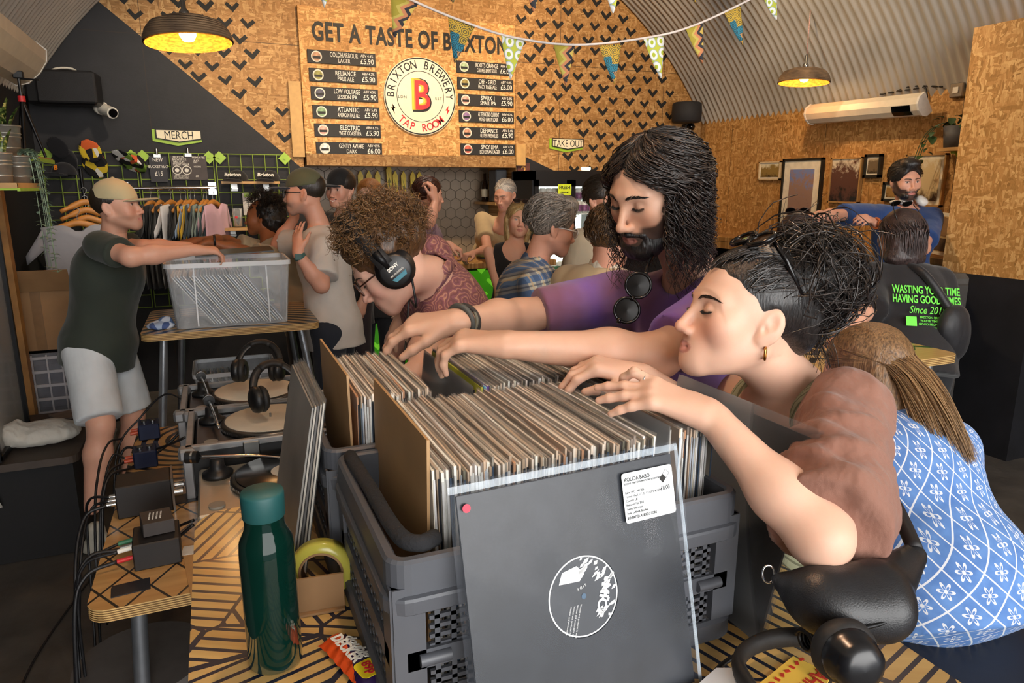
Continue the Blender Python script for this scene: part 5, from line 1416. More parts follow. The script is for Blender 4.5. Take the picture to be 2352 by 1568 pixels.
def bucket(c, r, h, label, plant):
 t = thing('potted_plant', label, 'plant', c)
 mb = MB(); pr = [(0, 0), (r * .82, 0), (r, h), (r * 1.05, h + .004), (r * 1.05, h - .006), (r * .97, h - .006), (r * .9, h * .85), (0, h * .85)]
 mb.lathe(pr, c, n=28)
 for z in (.25, .62, .74): mb.lathe([(r * (.82 + .18 * z), h * z - .004), (r * (.83 + .18 * z) + .003, h * z), (r * (.82 + .18 * z), h * z + .004)], c, n=28)
 ob(mb, 'pot', M_ZINC, t); rr = random.Random(int(c[1] * 1000))
 if plant == 'snake':
  for k in range(8):
   V, Fc = leaf_mesh(rr.uniform(.10, .19), .022, .5, .05); V = V @ (rotz(rr.uniform(0, 6.28)) @ rotx(rr.uniform(1.15, 1.5))).T + np.asarray(c) + (rr.uniform(-.03, .03), rr.uniform(-.03, .03), h * .85)
   ob(None, 'leaf', M_SNAKE, t, verts=V, faces=Fc, smooth=True)
 if plant == 'trail':
  for s in range(9):
   L = rr.uniform(.25, .62) if s > 2 else rr.uniform(.5, .66); a = rr.uniform(-.6, .9); d = np.array([math.cos(a), -abs(math.sin(a)) * .5 + .2, 0])
   P = bez([np.asarray(c) + (0, 0, h * .9), np.asarray(c) + d * r * .9 + (0, 0, h + .03), np.asarray(c) + d * (r + .035) + (0, 0, h - .06), np.asarray(c) + d * (r + .045) + (.01 * rr.uniform(-1, 1), 0, h - L)], 22)
   mb = MB(); mb.tube(P, .0015, 4); ob(mb, 'stem', M_EUC, t)
   mb = MB()
   for k in range(4, 22):
    for sd in (-1, 1):
     V, Fc = leaf_mesh(rr.uniform(.018, .028), .010, .2, .2); mb.add(V @ (rotz(sd * 1.3 + rr.uniform(-.8, .8)) @ rotx(rr.uniform(-.5, .6))).T + P[k], Fc, 0, True)
   o = ob(mb, 'leaf_spray', M_EUC, t, kind='stuff')
 return t
def mat_snake():
 t = NT('snake_leaf'); n = t.noise(t.mapping(t.coord(), (30, 30, 80)), 1, 4); t.base(t.ramp(n, [(.4, srgb('#24331c')), (.55, srgb('#5f7a3a')), (.62, srgb('#cfc878'))])); t.set(Roughness=.35); return t.mat
M_SNAKE = mat_snake(); M_EUC = smat('eucalyptus_leaf', '#8fa58c', .6, var=.25, scale=30)
bucket((-.90, 4.02, za), .062, .135, 'snake plant in a ribbed zinc pot on the lower shelf', 'snake')
bucket((-.87, 4.26, za), .06, .13, 'trailing silver-leaved plant spilling from a zinc pot on the lower shelf', 'trail')
bucket((-.97, 4.56, zb), .075, .15, 'tall snake plant in a zinc pot on the higher shelf', 'snake')
c = at_X(68, 355, -.90); c = np.array([-.90, 4.72, zb])
t = thing('tripod', 'small black camera tripod with a red ring on the higher shelf', 'tripod', c)
for k in range(3):
 a = 2.1 * k + .4; mb = MB(); mb.cyl(c + np.array([math.cos(a) * .075, math.sin(a) * .075, 0]), c + (0, 0, .30), .007, .010, n=8); ob(mb, 'leg', M_DARKMETAL, t)
mb = MB(); mb.cyl(c + (0, 0, .29), c + (0, 0, .32), .018, n=12); ob(mb, 'ring', M_RED, t)
mb = MB(); mb.cyl(c + (0, 0, .32), c + (0, 0, .42), .008, n=8); mb.box(c + (0, 0, .43), (.05, .03, .04), bev=.005); mb.cyl(c + (0, 0, .41), c + (.10, -.03, .405), .005, n=6); ob(mb, 'head', M_BLACKPLASTIC, t)
# timber post and framed poster at the left edge
mb = MB(); mb.box((-1.05, 4.55, .85), (.07, .07, 1.70)); ob(mb, 'timber_post', smat('timber_warm', '#9a6c34', .6, var=.3, scale=9), label='upright timber post under the plant shelf', cat='post')
t = thing('notice_frame', 'dark-framed glazed poster standing at the left picture edge', 'picture', (-1.0, 3.85, .55))
mb = MB()
for y in (3.58, 4.12): mb.box((-.97, y, 1.10), (.03, .025, 1.15))
for z in (.53, 1.67): mb.box((-.97, 3.85, z), (.03, .56, .025))
ob(mb, 'frame', M_DARKMETAL, t)
mb = MB(); mb.box((-.985, 3.85, 1.1), (.01, .53, 1.12)); ob(mb, 'poster', mat_photo('photo_tan', '#b89a78', '#8f8a90', '#a58a66', 3), t)
mb = MB(); mb.box((-.972, 3.85, 1.1), (.004, .53, 1.12)); ob(mb, 'pane', film('clear_glass_pane', (.6, .6, .6), .04, .01, .6), t)
# cardboard box on two clear storage crates
M_CARD = smat('cardboard', '#8f6c47', .75, var=.12, scale=6)
t = thing('cardboard_box', 'open brown cardboard box on the stacked clear crates', 'box', (-.98, 4.95, .79))
x0, x1, y0, y1, z0, z1 = -1.16, -.78, 4.70, 5.15, .79, 1.16
mb = MB()
for (c, s) in (((x0, (y0 + y1) / 2), (.006, y1 - y0)), ((x1, (y0 + y1) / 2), (.006, y1 - y0)), (((x0 + x1) / 2, y0), (x1 - x0, .006)), (((x0 + x1) / 2, y1), (x1 - x0, .006))): mb.box((c[0], c[1], (z0 + z1) / 2), (s[0], s[1], z1 - z0))
mb.box(((x0 + x1) / 2, (y0 + y1) / 2, z0 + .004), (x1 - x0, y1 - y0, .008)); ob(mb, 'walls', M_CARD, t)
mb = MB(); mb.box((x1 + .07, (y0 + y1) / 2, z1 - .03), (.16, y1 - y0, .005), roty(.55)); ob(mb, 'flap', M_CARD, t)
mb = MB(); mb.box(((x0 + x1) / 2, y0 - .06, z1 + .04), (x1 - x0, .005, .14), rotx(.5)); ob(mb, 'flap', M_CARD, t)
mb = MB(); mb.box(((x0 + x1) / 2, y0 - .005, (z0 + z1) / 2), (.05, .003, z1 - z0)); ob(mb, 'packing_tape', smat('tape_brown', '#7d5c38', .3), t)
M_CLEAR = film('clear_plastic', (.5, .5, .55), .3, .14, .6)
M_CLEARRIB = mat('clear_plastic_rib', (.50, .48, .50), .35, var=.05, alpha=.75)
for k, (z0, lab) in enumerate(((.0, 'lower ribbed clear plastic crate on the floor at the left'), (.395, 'upper ribbed clear plastic crate under the cardboard box'))):
 t = thing('storage_crate', lab, 'crate', (-.95, 4.92, z0)); x0, x1, y0, y1, h = -1.17, -.73, 4.66, 5.18, .39
 mb = MB()
 for (c, s) in (((x0, (y0 + y1) / 2), (.008, y1 - y0)), ((x1, (y0 + y1) / 2), (.008, y1 - y0)), (((x0 + x1) / 2, y0), (x1 - x0, .008)), (((x0 + x1) / 2, y1), (x1 - x0, .008))): mb.box((c[0], c[1], z0 + h / 2), (s[0], s[1], h - .01))
 mb.box(((x0 + x1) / 2, (y0 + y1) / 2, z0 + .008), (x1 - x0, y1 - y0, .01)); ob(mb, 'shell', M_CLEAR, t)
 for i in range(5):
  mb = MB(); z = z0 + .03 + i * .082; mb.box(((x0 + x1) / 2, y0 - .008, z), (x1 - x0 + .01, .012, .016)); mb.box((x1 + .008, (y0 + y1) / 2, z), (.012, y1 - y0, .016)); ob(mb, 'rib', M_CLEARRIB, t)
 for i in range(7):
  mb = MB(); mb.box((x0 + (x1 - x0) * i / 6, y0 - .007, z0 + h / 2), (.008, .010, h - .03)); ob(mb, 'rib', M_CLEARRIB, t)
 mb = MB(); mb.box(((x0 + x1) / 2, (y0 + y1) / 2, z0 + .18), (x1 - x0 - .06, y1 - y0 - .08, .3), bev=.02); ob(mb, 'contents', smat('dark_contents', '#2c2a33', .8, var=.4, scale=12), t)
# low bench with the white tote bag
M_BENCH = smat('bench_brown', '#3c322b', .6, var=.2, scale=8)
t = thing('low_bench', 'low dark bench at the left carrying the white tote bag', 'bench', (-.87, 3.95, 0))
mb = MB(); out = rrect(.42, .78, .05, 5, -.88, 3.98); mb.prism(out, .035, (0, 0, .465), (1, 0, 0), (0, 1, 0)); ob(mb, 'seat', M_BENCH, t)
mb = MB(); mb.box((-.88, 3.98, .235), (.36, .70, .46)); ob(mb, 'base', smat('bench_black', '#0e0d0f', .8), t)
t = thing('tote_bag', 'crumpled white cotton tote bag lying on the low bench', 'bag', (-.92, 3.82, .5))
bp = [(p_ell((-.86, 3.84, .555), (.15, .12, .052), rotz(.3)), 0, '+'), (p_ell((-.78, 3.86, .545), (.09, .09, .04), rotz(.3)), .04, '+'), (p_cone((-.95, 3.80, .57), (-1.02, 3.70, .585), .05, .025), .04, '+'), (p_cone((-.97, 3.74, .60), (-.93, 3.83, .635), .03, .012), .04, '+'), (p_half((0, 0, .502), (0, 0, -1)), 0, '&')]
soft('sack', bp, .008, mat_cloth('tote_canvas', '#b9b4aa', fold=.7, fscale=14), t, smooth_it=1, disp=lambda v: .008 * sines(v, 3, 70) + .004 * sines(v, 5, 150))
mb = MB(); P = bez([(-1.0, 3.70, .58), (-1.03, 3.63, .55), (-1.045, 3.59, .46), (-1.0, 3.585, .30)], 14); mb.tube(P, .022, 8, flat=.15); ob(mb, 'strap', mat_cloth('tote_canvas', '#b9b4aa'), t)
mb = MB(); put_text(mb, 'O  DANISH', .03, (-.93, 3.765, .595), unit((.8, .5, -.1)), unit((.1, .3, .9)), extrude=.0005); ob(mb, 'lettering', M_INK, t)
mb = MB(); mb.box((-.80, 4.28, .505), (.17, .14, .012), rotz(.5)); ob(mb, 'paper_wrap', smat('tissue', '#7d7068', .8), label='pale folded paper lying at the back of the low bench', cat='paper')
# ------------------------------------------------------------------ high table with the clear record bin
M_ARC = mat_table('table_arcs', ('#b08a5c', '#c9a676'), '#26303c', 'arcs')
table('high_table', 'high wooden table with striped print under the clear record bin', -.354, .458, 3.555, 4.28, 1.05, M_ARC, [((-.26, 3.66, 1.02), (-.37, 3.60, 0)), ((-.20, 4.20, 1.02), (-.30, 4.26, 0)), ((.37, 3.66, 1.02), (.50, 3.58, 0)), ((.36, 4.20, 1.02), (.47, 4.26, 0))])
def clear_bin(label, x0, x1, y0, y1, z0, h, m):
 t = thing('record_bin', label, 'bin', ((x0 + x1) / 2, (y0 + y1) / 2, z0)); fl = .025
 def shell(e, za, zb, f):
  a = rrect(x1 - x0 - 2 * fl * (1 - 0) + e, y1 - y0 - 2 * fl + e, .03, 4, (x0 + x1) / 2, (y0 + y1) / 2); b = rrect(x1 - x0 + e, y1 - y0 + e, .03, 4, (x0 + x1) / 2, (y0 + y1) / 2)
  return [(x, y, za) for x, y in a], [(x, y, zb) for x, y in b]
 mb = MB(); a, b = shell(0, z0, z0 + h, 0); n = len(a); mb.add(a + b, [(q, (q + 1) % n, n + (q + 1) % n, n + q) for q in range(n)] + [tuple(range(n - 1, -1, -1))])
 o = ob(mb, 'shell', m, t); solidify(o, .003, -1)
 mb = MB(); b = rrect(x1 - x0 + .012, y1 - y0 + .012, .035, 4, (x0 + x1) / 2, (y0 + y1) / 2); c = rrect(x1 - x0 - .01, y1 - y0 - .01, .028, 4, (x0 + x1) / 2, (y0 + y1) / 2)
 ra = [(x, y, z0 + h) for x, y in b]; rb = [(x, y, z0 + h - .022) for x, y in b]; rc = [(x, y, z0 + h) for x, y in c]; rd = [(x, y, z0 + h - .022) for x, y in c]
 mb.add(ra + rb, [(q, n + q, n + (q + 1) % n, (q + 1) % n) for q in range(n)]); mb.add(rc + ra, [(q, n + q, n + (q + 1) % n, (q + 1) % n) for q in range(n)])
 ob(mb, 'rim', M_RIMCLEAR, t)
 for u in (.22, .80):
  xx = x0 + (x1 - x0) * u; mb = MB(); mb.box((xx, y0 + .006, z0 + h / 2), (.006, .012, h - .03), rotx(-math.atan(fl / h))); ob(mb, 'rib', M_RIMCLEAR, t)
 return t
M_BIN = film('bin_clear', (.85, .87, .9), .25, .13, .9); M_RIMCLEAR = mat('bin_rim', (.72, .73, .75), .3, var=.03, alpha=.75)
bx0, bx1, by0, by1 = -.225, .335, 3.60, 4.00
clear_bin('clear plastic storage bin of tilted records on the high table', bx0, bx1, by0, by1, 1.052, .315, M_BIN)
def flat_record(name, c, U, W, N, s, th, mats, label, group, cat='record'):
 """square sleeve centred at c"""
 mb = MB(); R = np.stack([U, W, N], 1); mb.box(c, (s, s, th), R); mb.box(np.asarray(c) + W * (s / 2 + .002), (s * .98, .006, th * .4), R, 1)
 return ob(mb, name, mats, label=label, cat=cat, group=group)
rc = ['#d9d8d4', '#b4c0d0', '#f2f0e8', '#8f9cac', '#dce0e6', '#5b6270', '#d2cfc0', '#c2ced8', '#f0f2f4', '#9aa2aa', '#cfc6b0', '#b4c2ce']
M_POLY = film('poly_sleeve', (.95, .90, .84), .16, .12, .7)
tl = .62
for i in range(26):
 u = i / 25; x = bx0 + .155 + u * (bx1 - bx0 - .24);
 W = np.array([-math.sin(tl), 0, math.cos(tl)]); U = np.array([0, 1., 0]); N = np.cross(U, W)
 s = .295; c = np.array([x, by0 + .20, 1.062]) + W * s / 2 + (0.04, 0, 0)
 flat_record('record', c, U, W, N, s, .0035, [smat('sleeve_' + rc[i % 12][1:], rc[i % 12], .5, var=.25, scale=25), M_POLY], f'tilted record sleeve in the clear bin, {ordinal(i + 1)} from the dark green T-shirt', 'records in the clear bin')
for i in range(6):
 u = i / 5; W = np.array([-math.sin(.45), 0, math.cos(.45)]); U = np.array([0, 1., 0]); N = np.cross(U, W)
M_DKREC = smat('sleeve_black', '#17171a', .35)
mb = MB(); mb.box((.09, 3.80, 1.40), (.36, .30, .006), roty(-.05)); ob(mb, 'record', [M_DKREC], label='black record sleeve lying across the top of the clear bin', cat='record')
# bin and stool under the table
t = thing('low_stool', 'low round wooden stool under the high table', 'stool', (.02, 4.05, 0))
mb = MB(); mb.cyl((.05, 4.05, .43), (.05, 4.05, .46), .30, n=32); ob(mb, 'seat', M_WOOD, t)
for k in range(4):
 a = .78 + 1.57 * k; mb = MB(); mb.cyl((.05 + .2 * math.cos(a), 4.05 + .2 * math.sin(a), .43), (.05 + .27 * math.cos(a), 4.05 + .27 * math.sin(a), 0), .014, n=8); ob(mb, 'leg', M_DARKMETAL, t)
clear_bin('clear bin of records standing on the stool under the high table', -.16, .25, 3.86, 4.22, .462, .30, M_BIN)
for i in range(12):
 W = np.array([-math.sin(.5), 0, math.cos(.5)]); U = np.array([0, 1., 0]); N = np.cross(U, W)
 c = np.array([-.02 + i * .018, 4.04, .475]) + W * .14
 flat_record('record', c, U, W, N, .27, .0035, [smat('sleeve_' + rc[(i * 5) % 12][1:], rc[(i * 5) % 12]), M_POLY], f'record sleeve in the bin under the high table, {ordinal(i + 1)} from the white shorts', 'records in the bin under the table')
t = thing('cloth', 'crumpled blue and white cloth on the high table beside the bin', 'cloth', (-.27, 3.70, 1.05))
soft('fabric', [(p_ell((-.27, 3.70, 1.065), (.065, .05, .022)), 0, '+'), (p_ell((-.25, 3.72, 1.085), (.03, .03, .02)), .02, '+'), (p_half((0, 0, 1.051), (0, 0, -1)), 0, '&')], .005, mat_splash('cloth_blue', ['#9fb0cc', '#5f7aa8', '#c8d0de', '#44588a']), t, disp=lambda v: .006 * sines(v, 9, 120))
mb = MB(); mb.box((.47, 4.75, .2), (.30, .22, .40), rotz(.2)); mb.box((.47, 4.64, .28), (.2, .005, .1), rotz(.2), 1); ob(mb, 'carton', [M_CARD, M_INK], label='printed cardboard carton on the floor behind the high table', cat='box')
# ------------------------------------------------------------------ low table with the decks
LX0, LX1, LY0, LY1, LH = -.352, .36, 1.715, 3.08, .75
table('low_table', 'low plywood-topped table with diamond print carrying the turntables and cables', LX0, LX1, LY0, LY1, LH, mat_table('table_diamond', ('#b5854a', '#cfa064'), '#221c18', 'diamond'), [((LX0 + .1, LY0 + .1, .72), (LX0 + .06, LY0 + .06, 0)), ((LX0 + .1, LY1 - .1, .72), (LX0 + .06, LY1 - .06, 0)), ((LX1 - .1, LY0 + .1, .72), (LX1 - .06, LY0 + .06, 0)), ((LX1 - .1, LY1 - .1, .72), (LX1 - .06, LY1 - .06, 0))], rad=.05, layers=6)
M_DECK = smat('deck_silver', '#b3a999', .35, .55, var=.04); M_VINYL = smat('vinyl', '#0b0b0c', .22, var=0); M_SLIP = smat('slipmat_pale', '#cfc2ae', .85, var=.05)
def turntable(x0, y0, z, label, vinyl, body, w=.453, d=.353, armx=-1):
 t = thing('turntable', label, 'turntable', (x0 + w / 2, y0 + d / 2, z))
 mb = MB(); mb.box((x0 + w / 2, y0 + d / 2, z + .065), (w, d, .07), bev=.006); ob(mb, 'plinth', body, t)
 for sx in (.05, w - .05):
  for sy in (.05, d - .05): mb = MB(); mb.cyl((x0 + sx, y0 + sy, z), (x0 + sx, y0 + sy, z + .032), .025, n=14); ob(mb, 'foot', M_BLACKPLASTIC, t)
 pc = np.array([x0 + w * .56 if armx < 0 else x0 + w * .44, y0 + d * .5, z + .10])
 mb = MB(); mb.lathe([(0, 0), (.160, 0), (.166, .004), (.166, .016), (.160, .022), (0, .022)], pc, n=64); pl = ob(mb, 'platter', smat('platter_metal', '#6e6a66', .3, .9), t)
 mb = MB()
 for k in range(90): a = k * 2 * math.pi / 90; mb.box(pc + np.array([math.cos(a) * .1665, math.sin(a) * .1665, .010]), (.002, .004, .008), rotz(a))
 ob(mb, 'strobe_dots', smat('chrome', '#d6d6d6'), pl)
 mb = MB(); mb.lathe([(0, .022), (.151, .022), (.152, .0245), (.150, .026), (0, .026)], pc, n=64); rec = ob(mb, 'vinyl_record' if vinyl else 'slipmat', M_VINYL if vinyl else M_SLIP, t)
 if vinyl:
  mb = MB(); mb.cyl(pc + (0, 0, .026), pc + (0, 0, .0266), .05, n=32); ob(mb, 'centre_label', smat('label_white', '#d8d3c8', .6), rec)
 mb = MB(); mb.cyl(pc + (0, 0, .02), pc + (0, 0, .04), .0035, n=8); ob(mb, 'spindle', M_METAL, t)
 ap = np.array([x0 + (.055 if armx < 0 else w - .055), y0 + d - .075, z + .10])
 mb = MB(); mb.lathe([(0, 0), (.045, 0), (.045, .012), (.03, .02), (.022, .03), (.02, .055), (0, .055)], ap, n=24); ob(mb, 'tonearm_base', M_BLACKPLASTIC, t)
 ad = np.array([.18, -.06, 0]) if vinyl else np.array([.02, -.2, 0])
 if armx > 0: ad[0] *= -1
 mb = MB(); mb.tube(bez([ap - unit(ad) * .05 + (0, 0, .062), ap + (0, 0, .062), ap + ad * .6 + (0, 0, .06), ap + ad * 1.15 + (0, -.02, .055)], 14), .005, 8); ob(mb, 'tonearm', smat('chrome', '#d6d6d6'), t)
 cw = ap - unit(ad) * .055 + (0, 0, .062); mb = MB(); mb.cyl(cw, cw - unit(ad) * .035, .019, n=18); ob(mb, 'counterweight', M_BLACKPLASTIC, t); mb = MB(); mb.cyl(cw - unit(ad) * .012, cw - unit(ad) * .018, .0195, n=18); ob(mb, 'scale_ring', smat('chrome', '#d6d6d6'), t)
 mb = MB(); mb.cyl((x0 + .05, y0 + .05, z + .10), (x0 + .05, y0 + .05, z + .106), .022, n=24); ob(mb, 'start_button', smat('button_grey', '#8a847a', .4), t)
 return pc
turntable(-.105, 1.925, LH, 'silver turntable with a black record and white centre label, nearest on the low table', True, M_DECK)
M_CASE = smat('case_black', '#0f0f11', .55); M_ALU = smat('case_aluminium', '#9b9c9e', .35, .7)
def flight_case(x0, x1, y0, y1, z0, h, label, lab2):
 t = thing('flight_case', label, 'case', ((x0 + x1) / 2, (y0 + y1) / 2, z0)); cx, cy = (x0 + x1) / 2, (y0 + y1) / 2
 mb = MB()
 for (c, s) in (((x0 + .006, cy), (.012, y1 - y0)), ((x1 - .006, cy), (.012, y1 - y0)), ((cx, y0 + .006), (x1 - x0, .012)), ((cx, y1 - .006), (x1 - x0, .012))): mb.box((c[0], c[1], z0 + h / 2), (s[0], s[1], h))
 mb.box((cx, cy, z0 + .008), (x1 - x0 - .02, y1 - y0 - .02, .014)); ob(mb, 'shell', M_CASE, t)
 for (c, s) in (((x0 + .006, cy), (.022, y1 - y0 + .01)), ((x1 - .006, cy), (.022, y1 - y0 + .01)), ((cx, y0 + .006), (x1 - x0 + .01, .022)), ((cx, y1 - .006), (x1 - x0 + .01, .022))):
  mb = MB(); mb.box((c[0], c[1], z0 + h), (s[0], s[1], .022), bev=.003); ob(mb, 'edge_profile', M_ALU, t)
 for (xx, yy) in ((x0, y0), (x1, y0), (x0, y1), (x1, y1)):
  mb = MB(); mb.box((xx, yy, z0 + h / 2), (.028, .028, h), bev=.003); mb.box((xx, yy, z0 + h - .01), (.05, .05, .04), bev=.008); ob(mb, 'corner', M_ALU, t)
 mb = MB(); mb.box((cx - .05, y0 - .006, z0 + h - .02), (.05, .012, .05), bev=.003); ob(mb, 'latch', M_METAL, t)
 turntable(x0 + .02, y0 + .025, z0 + .018 + h - .13, lab2, False, smat('deck_dark', '#3a3a3e', .4, .5), x1 - x0 - .04, y1 - y0 - .05)
flight_case(-.135, .345, 2.30, 2.70, LH, .16, 'black flight case with aluminium edges, the nearer of two on the low table', 'turntable with pale slipmat in the nearer flight case')
flight_case(-.165, .315, 2.71, 3.07, LH, .16, 'black flight case with aluminium edges, the farther of two on the low table', 'turntable with pale slipmat in the farther flight case')
def headphones(label, c, az, tilt, s=1.0, m=None, flatlay=True, name='headphones'):
 """band arc and two cups; lies on its side when flatlay"""
 t = thing(name, label, 'headphones', c); m = m or M_BLACKPLASTIC
 Rr = rotz(az) @ (rotx(math.pi / 2 - tilt)); P = lambda q: np.asarray(c, float) + Rr @ (np.asarray(q, float) * s)
 arc = [P((.078 * math.cos(a), .10 * math.sin(a), 0)) for a in np.linspace(0, math.pi, 22)]
 mb = MB(); mb.tube(arc, .013 * s, 8, flat=.45); ob(mb, 'headband', m, t)
 mb = MB(); mb.tube(arc[7:15], .017 * s, 8, flat=.6); ob(mb, 'band_pad', smat('leatherette', '#1c1a1a', .6, bump=.3), t)
 for sx in (-1, 1):
  mb = MB(); d = Rr @ np.array([sx, 0, 0.]); cc = P((sx * .072, -.015, 0))
  mb.lathe([(0, -.012 * s), (.028 * s, -.014 * s), (.042 * s, -.006 * s), (.044 * s, .004 * s), (.040 * s, .016 * s), (.028 * s, .022 * s), (0, .023 * s)], cc, d, 28); cu = ob(mb, 'ear_cup', m, t)
  mb = MB(); mb.lathe([(.022 * s, -.024 * s), (.036 * s, -.028 * s), (.044 * s, -.018 * s), (.042 * s, -.008 * s), (.030 * s, -.008 * s), (.022 * s, -.014 * s)], cc, d, 28); ob(mb, 'ear_pad', smat('leatherette', '#1c1a1a'), cu)
  mb = MB(); mb.tube([P((sx * .078, .0, 0)), P((sx * .080, .03, 0))], .008 * s, 8); ob(mb, 'yoke', M_DARKMETAL, t)
 return t
headphones('black headphones lying on the nearer slipmat', (.16, 2.46, LH + .275), .3, .55, 1.05)
headphones('black headphones lying on the farther slipmat', (.12, 2.85, LH + .275), -.3, .6, 1.05)
# amplifier boxes and cables
t = thing('phono_amplifier', 'plain black amplifier box with silver sockets on the low table, beside the turntable', 'amplifier', (-.26, 2.27, LH))
mb = MB(); mb.box((-.262, 2.275, LH + .052), (.150, .115, .10), rotz(.06), bev=.003); ob(mb, 'case', smat('amp_black', '#1b1716', .5), t)
mb = MB(); mb.box((-.184, 2.280, LH + .052), (.006, .117, .102), rotz(.06)); ob(mb, 'end_plate', M_METAL, t)
for k in range(2): mb = MB(); mb.cyl((-.18, 2.245 + .055 * k, LH + .05), (-.155, 2.247 + .055 * k, LH + .05), .014, n=14); ob(mb, 'knob', M_METAL, t)
for k in range(3): mb = MB(); mb.cyl((-.337, 2.235 + .03 * k, LH + .045), (-.36, 2.234 + .03 * k, LH + .045), .007, n=10); ob(mb, 'plug', smat('chrome', '#d6d6d6'), t)
t = thing('phono_amplifier', 'black amplifier box with red and white plugs at the front of the low table', 'amplifier', (-.21, 1.935, LH))
mb = MB(); mb.box((-.208, 1.935, LH + .036), (.112, .118, .072), rotz(.05), bev=.003); ob(mb, 'case', smat('amp_black', '#1b1716'), t)
for k, (m, z) in enumerate(((M_RED, .03), (M_CHALK, .045), (smat('plug_green', '#2f6a4a', .5), .055), (M_METAL, .03))): mb = MB(); mb.cyl((-.262, 1.90 + .025 * k, LH + z), (-.30, 1.898 + .025 * k, LH + z - .004), .006, n=10); ob(mb, 'plug', m, t)
t = thing('accessory_carton', 'dark little carton with white print lying on the front amplifier', 'carton', (-.205, 1.95, LH + .073))
mb = MB(); mb.box((-.205, 1.955, LH + .092), (.075, .085, .036), rotz(.18) @ roty(.03), bev=.001); ob(mb, 'carton_body', smat('carton_dark', '#3a3330', .6), t)
mb = MB()
for k in range(4): put_text(mb, 'PHONO PREAMP', .006, (-.222 + .009 * k, 1.955, LH + .1112), (0, -1, 0), (1, 0, 0), extrude=.0002)
ob(mb, 'print', M_CHALK, t)
for k, (c, lab) in enumerate((((-.29, 2.66), 'blue metal signal box with plugs, the nearer one on the low table'), ((-.30, 2.97), 'blue metal signal box, the farther one near the table corner'))):
 t = thing('signal_box', lab, 'box', (*c, LH)); mb = MB(); mb.box((*c, LH + .032), (.075, .085, .062), rotz(.08), bev=.004); ob(mb, 'case', smat('box_blue', '#1a2440', .4, .3), t)
 for j in range(2): mb = MB(); mb.cyl((c[0] - .015 + .03 * j, c[1], LH + .062), (c[0] - .015 + .03 * j, c[1], LH + .07), .010, n=12); ob(mb, 'knob', M_METAL, t)
 for j in range(2): mb = MB(); mb.cyl((c[0] - .037, c[1] - .02 + .035 * j, LH + .03), (c[0] - .065, c[1] - .021 + .035 * j, LH + .028), .007, n=10); ob(mb, 'plug', smat('plug_red', '#b5482c', .4), t)
mb = MB(); P = np.array([(-.155, 1.97), (-.118, 1.965), (-.085, 1.63), (-.118, 1.628)])
mb.add([(x, y, LH + .001) for x, y in P] + [(x, y, LH + .003) for x, y in P], [(4, 7, 6, 5), (0, 1, 2, 3), (0, 4, 5, 1), (1, 5, 6, 2), (2, 6, 7, 3), (3, 7, 4, 0)])
mb.box((-.135, 1.935, LH + .0035), (.032, .05, .001), rotz(-.1), 1); ob(mb, 'paper_envelope', [smat('kraft_paper', '#b98c58', .7), smat('paper_white', '#dcd6cc')], label='long kraft paper bag with a white label hanging over the low table edge', cat='paper bag')
mb = MB(); mb.box((-.27, 1.79, LH + .0015), (.07, .045, .002), rotz(.1));
mb.box((-.262, 1.797, LH + .0008), (.085, .058, .001), rotz(.1)); ob(mb, 'printed_patch', [smat('navy_print', '#1e1d22', .5)], label='dark printed rectangle on the low table corner', cat='marking')
mb = MB(); mb.box((-.145, 2.30, LH + .0015), (.09, .07, .002), rotz(.08)); ob(mb, 'cable_patch', [smat('navy_print', '#1e1d22')], label='dark printed rectangle between amplifier and turntable', cat='marking')
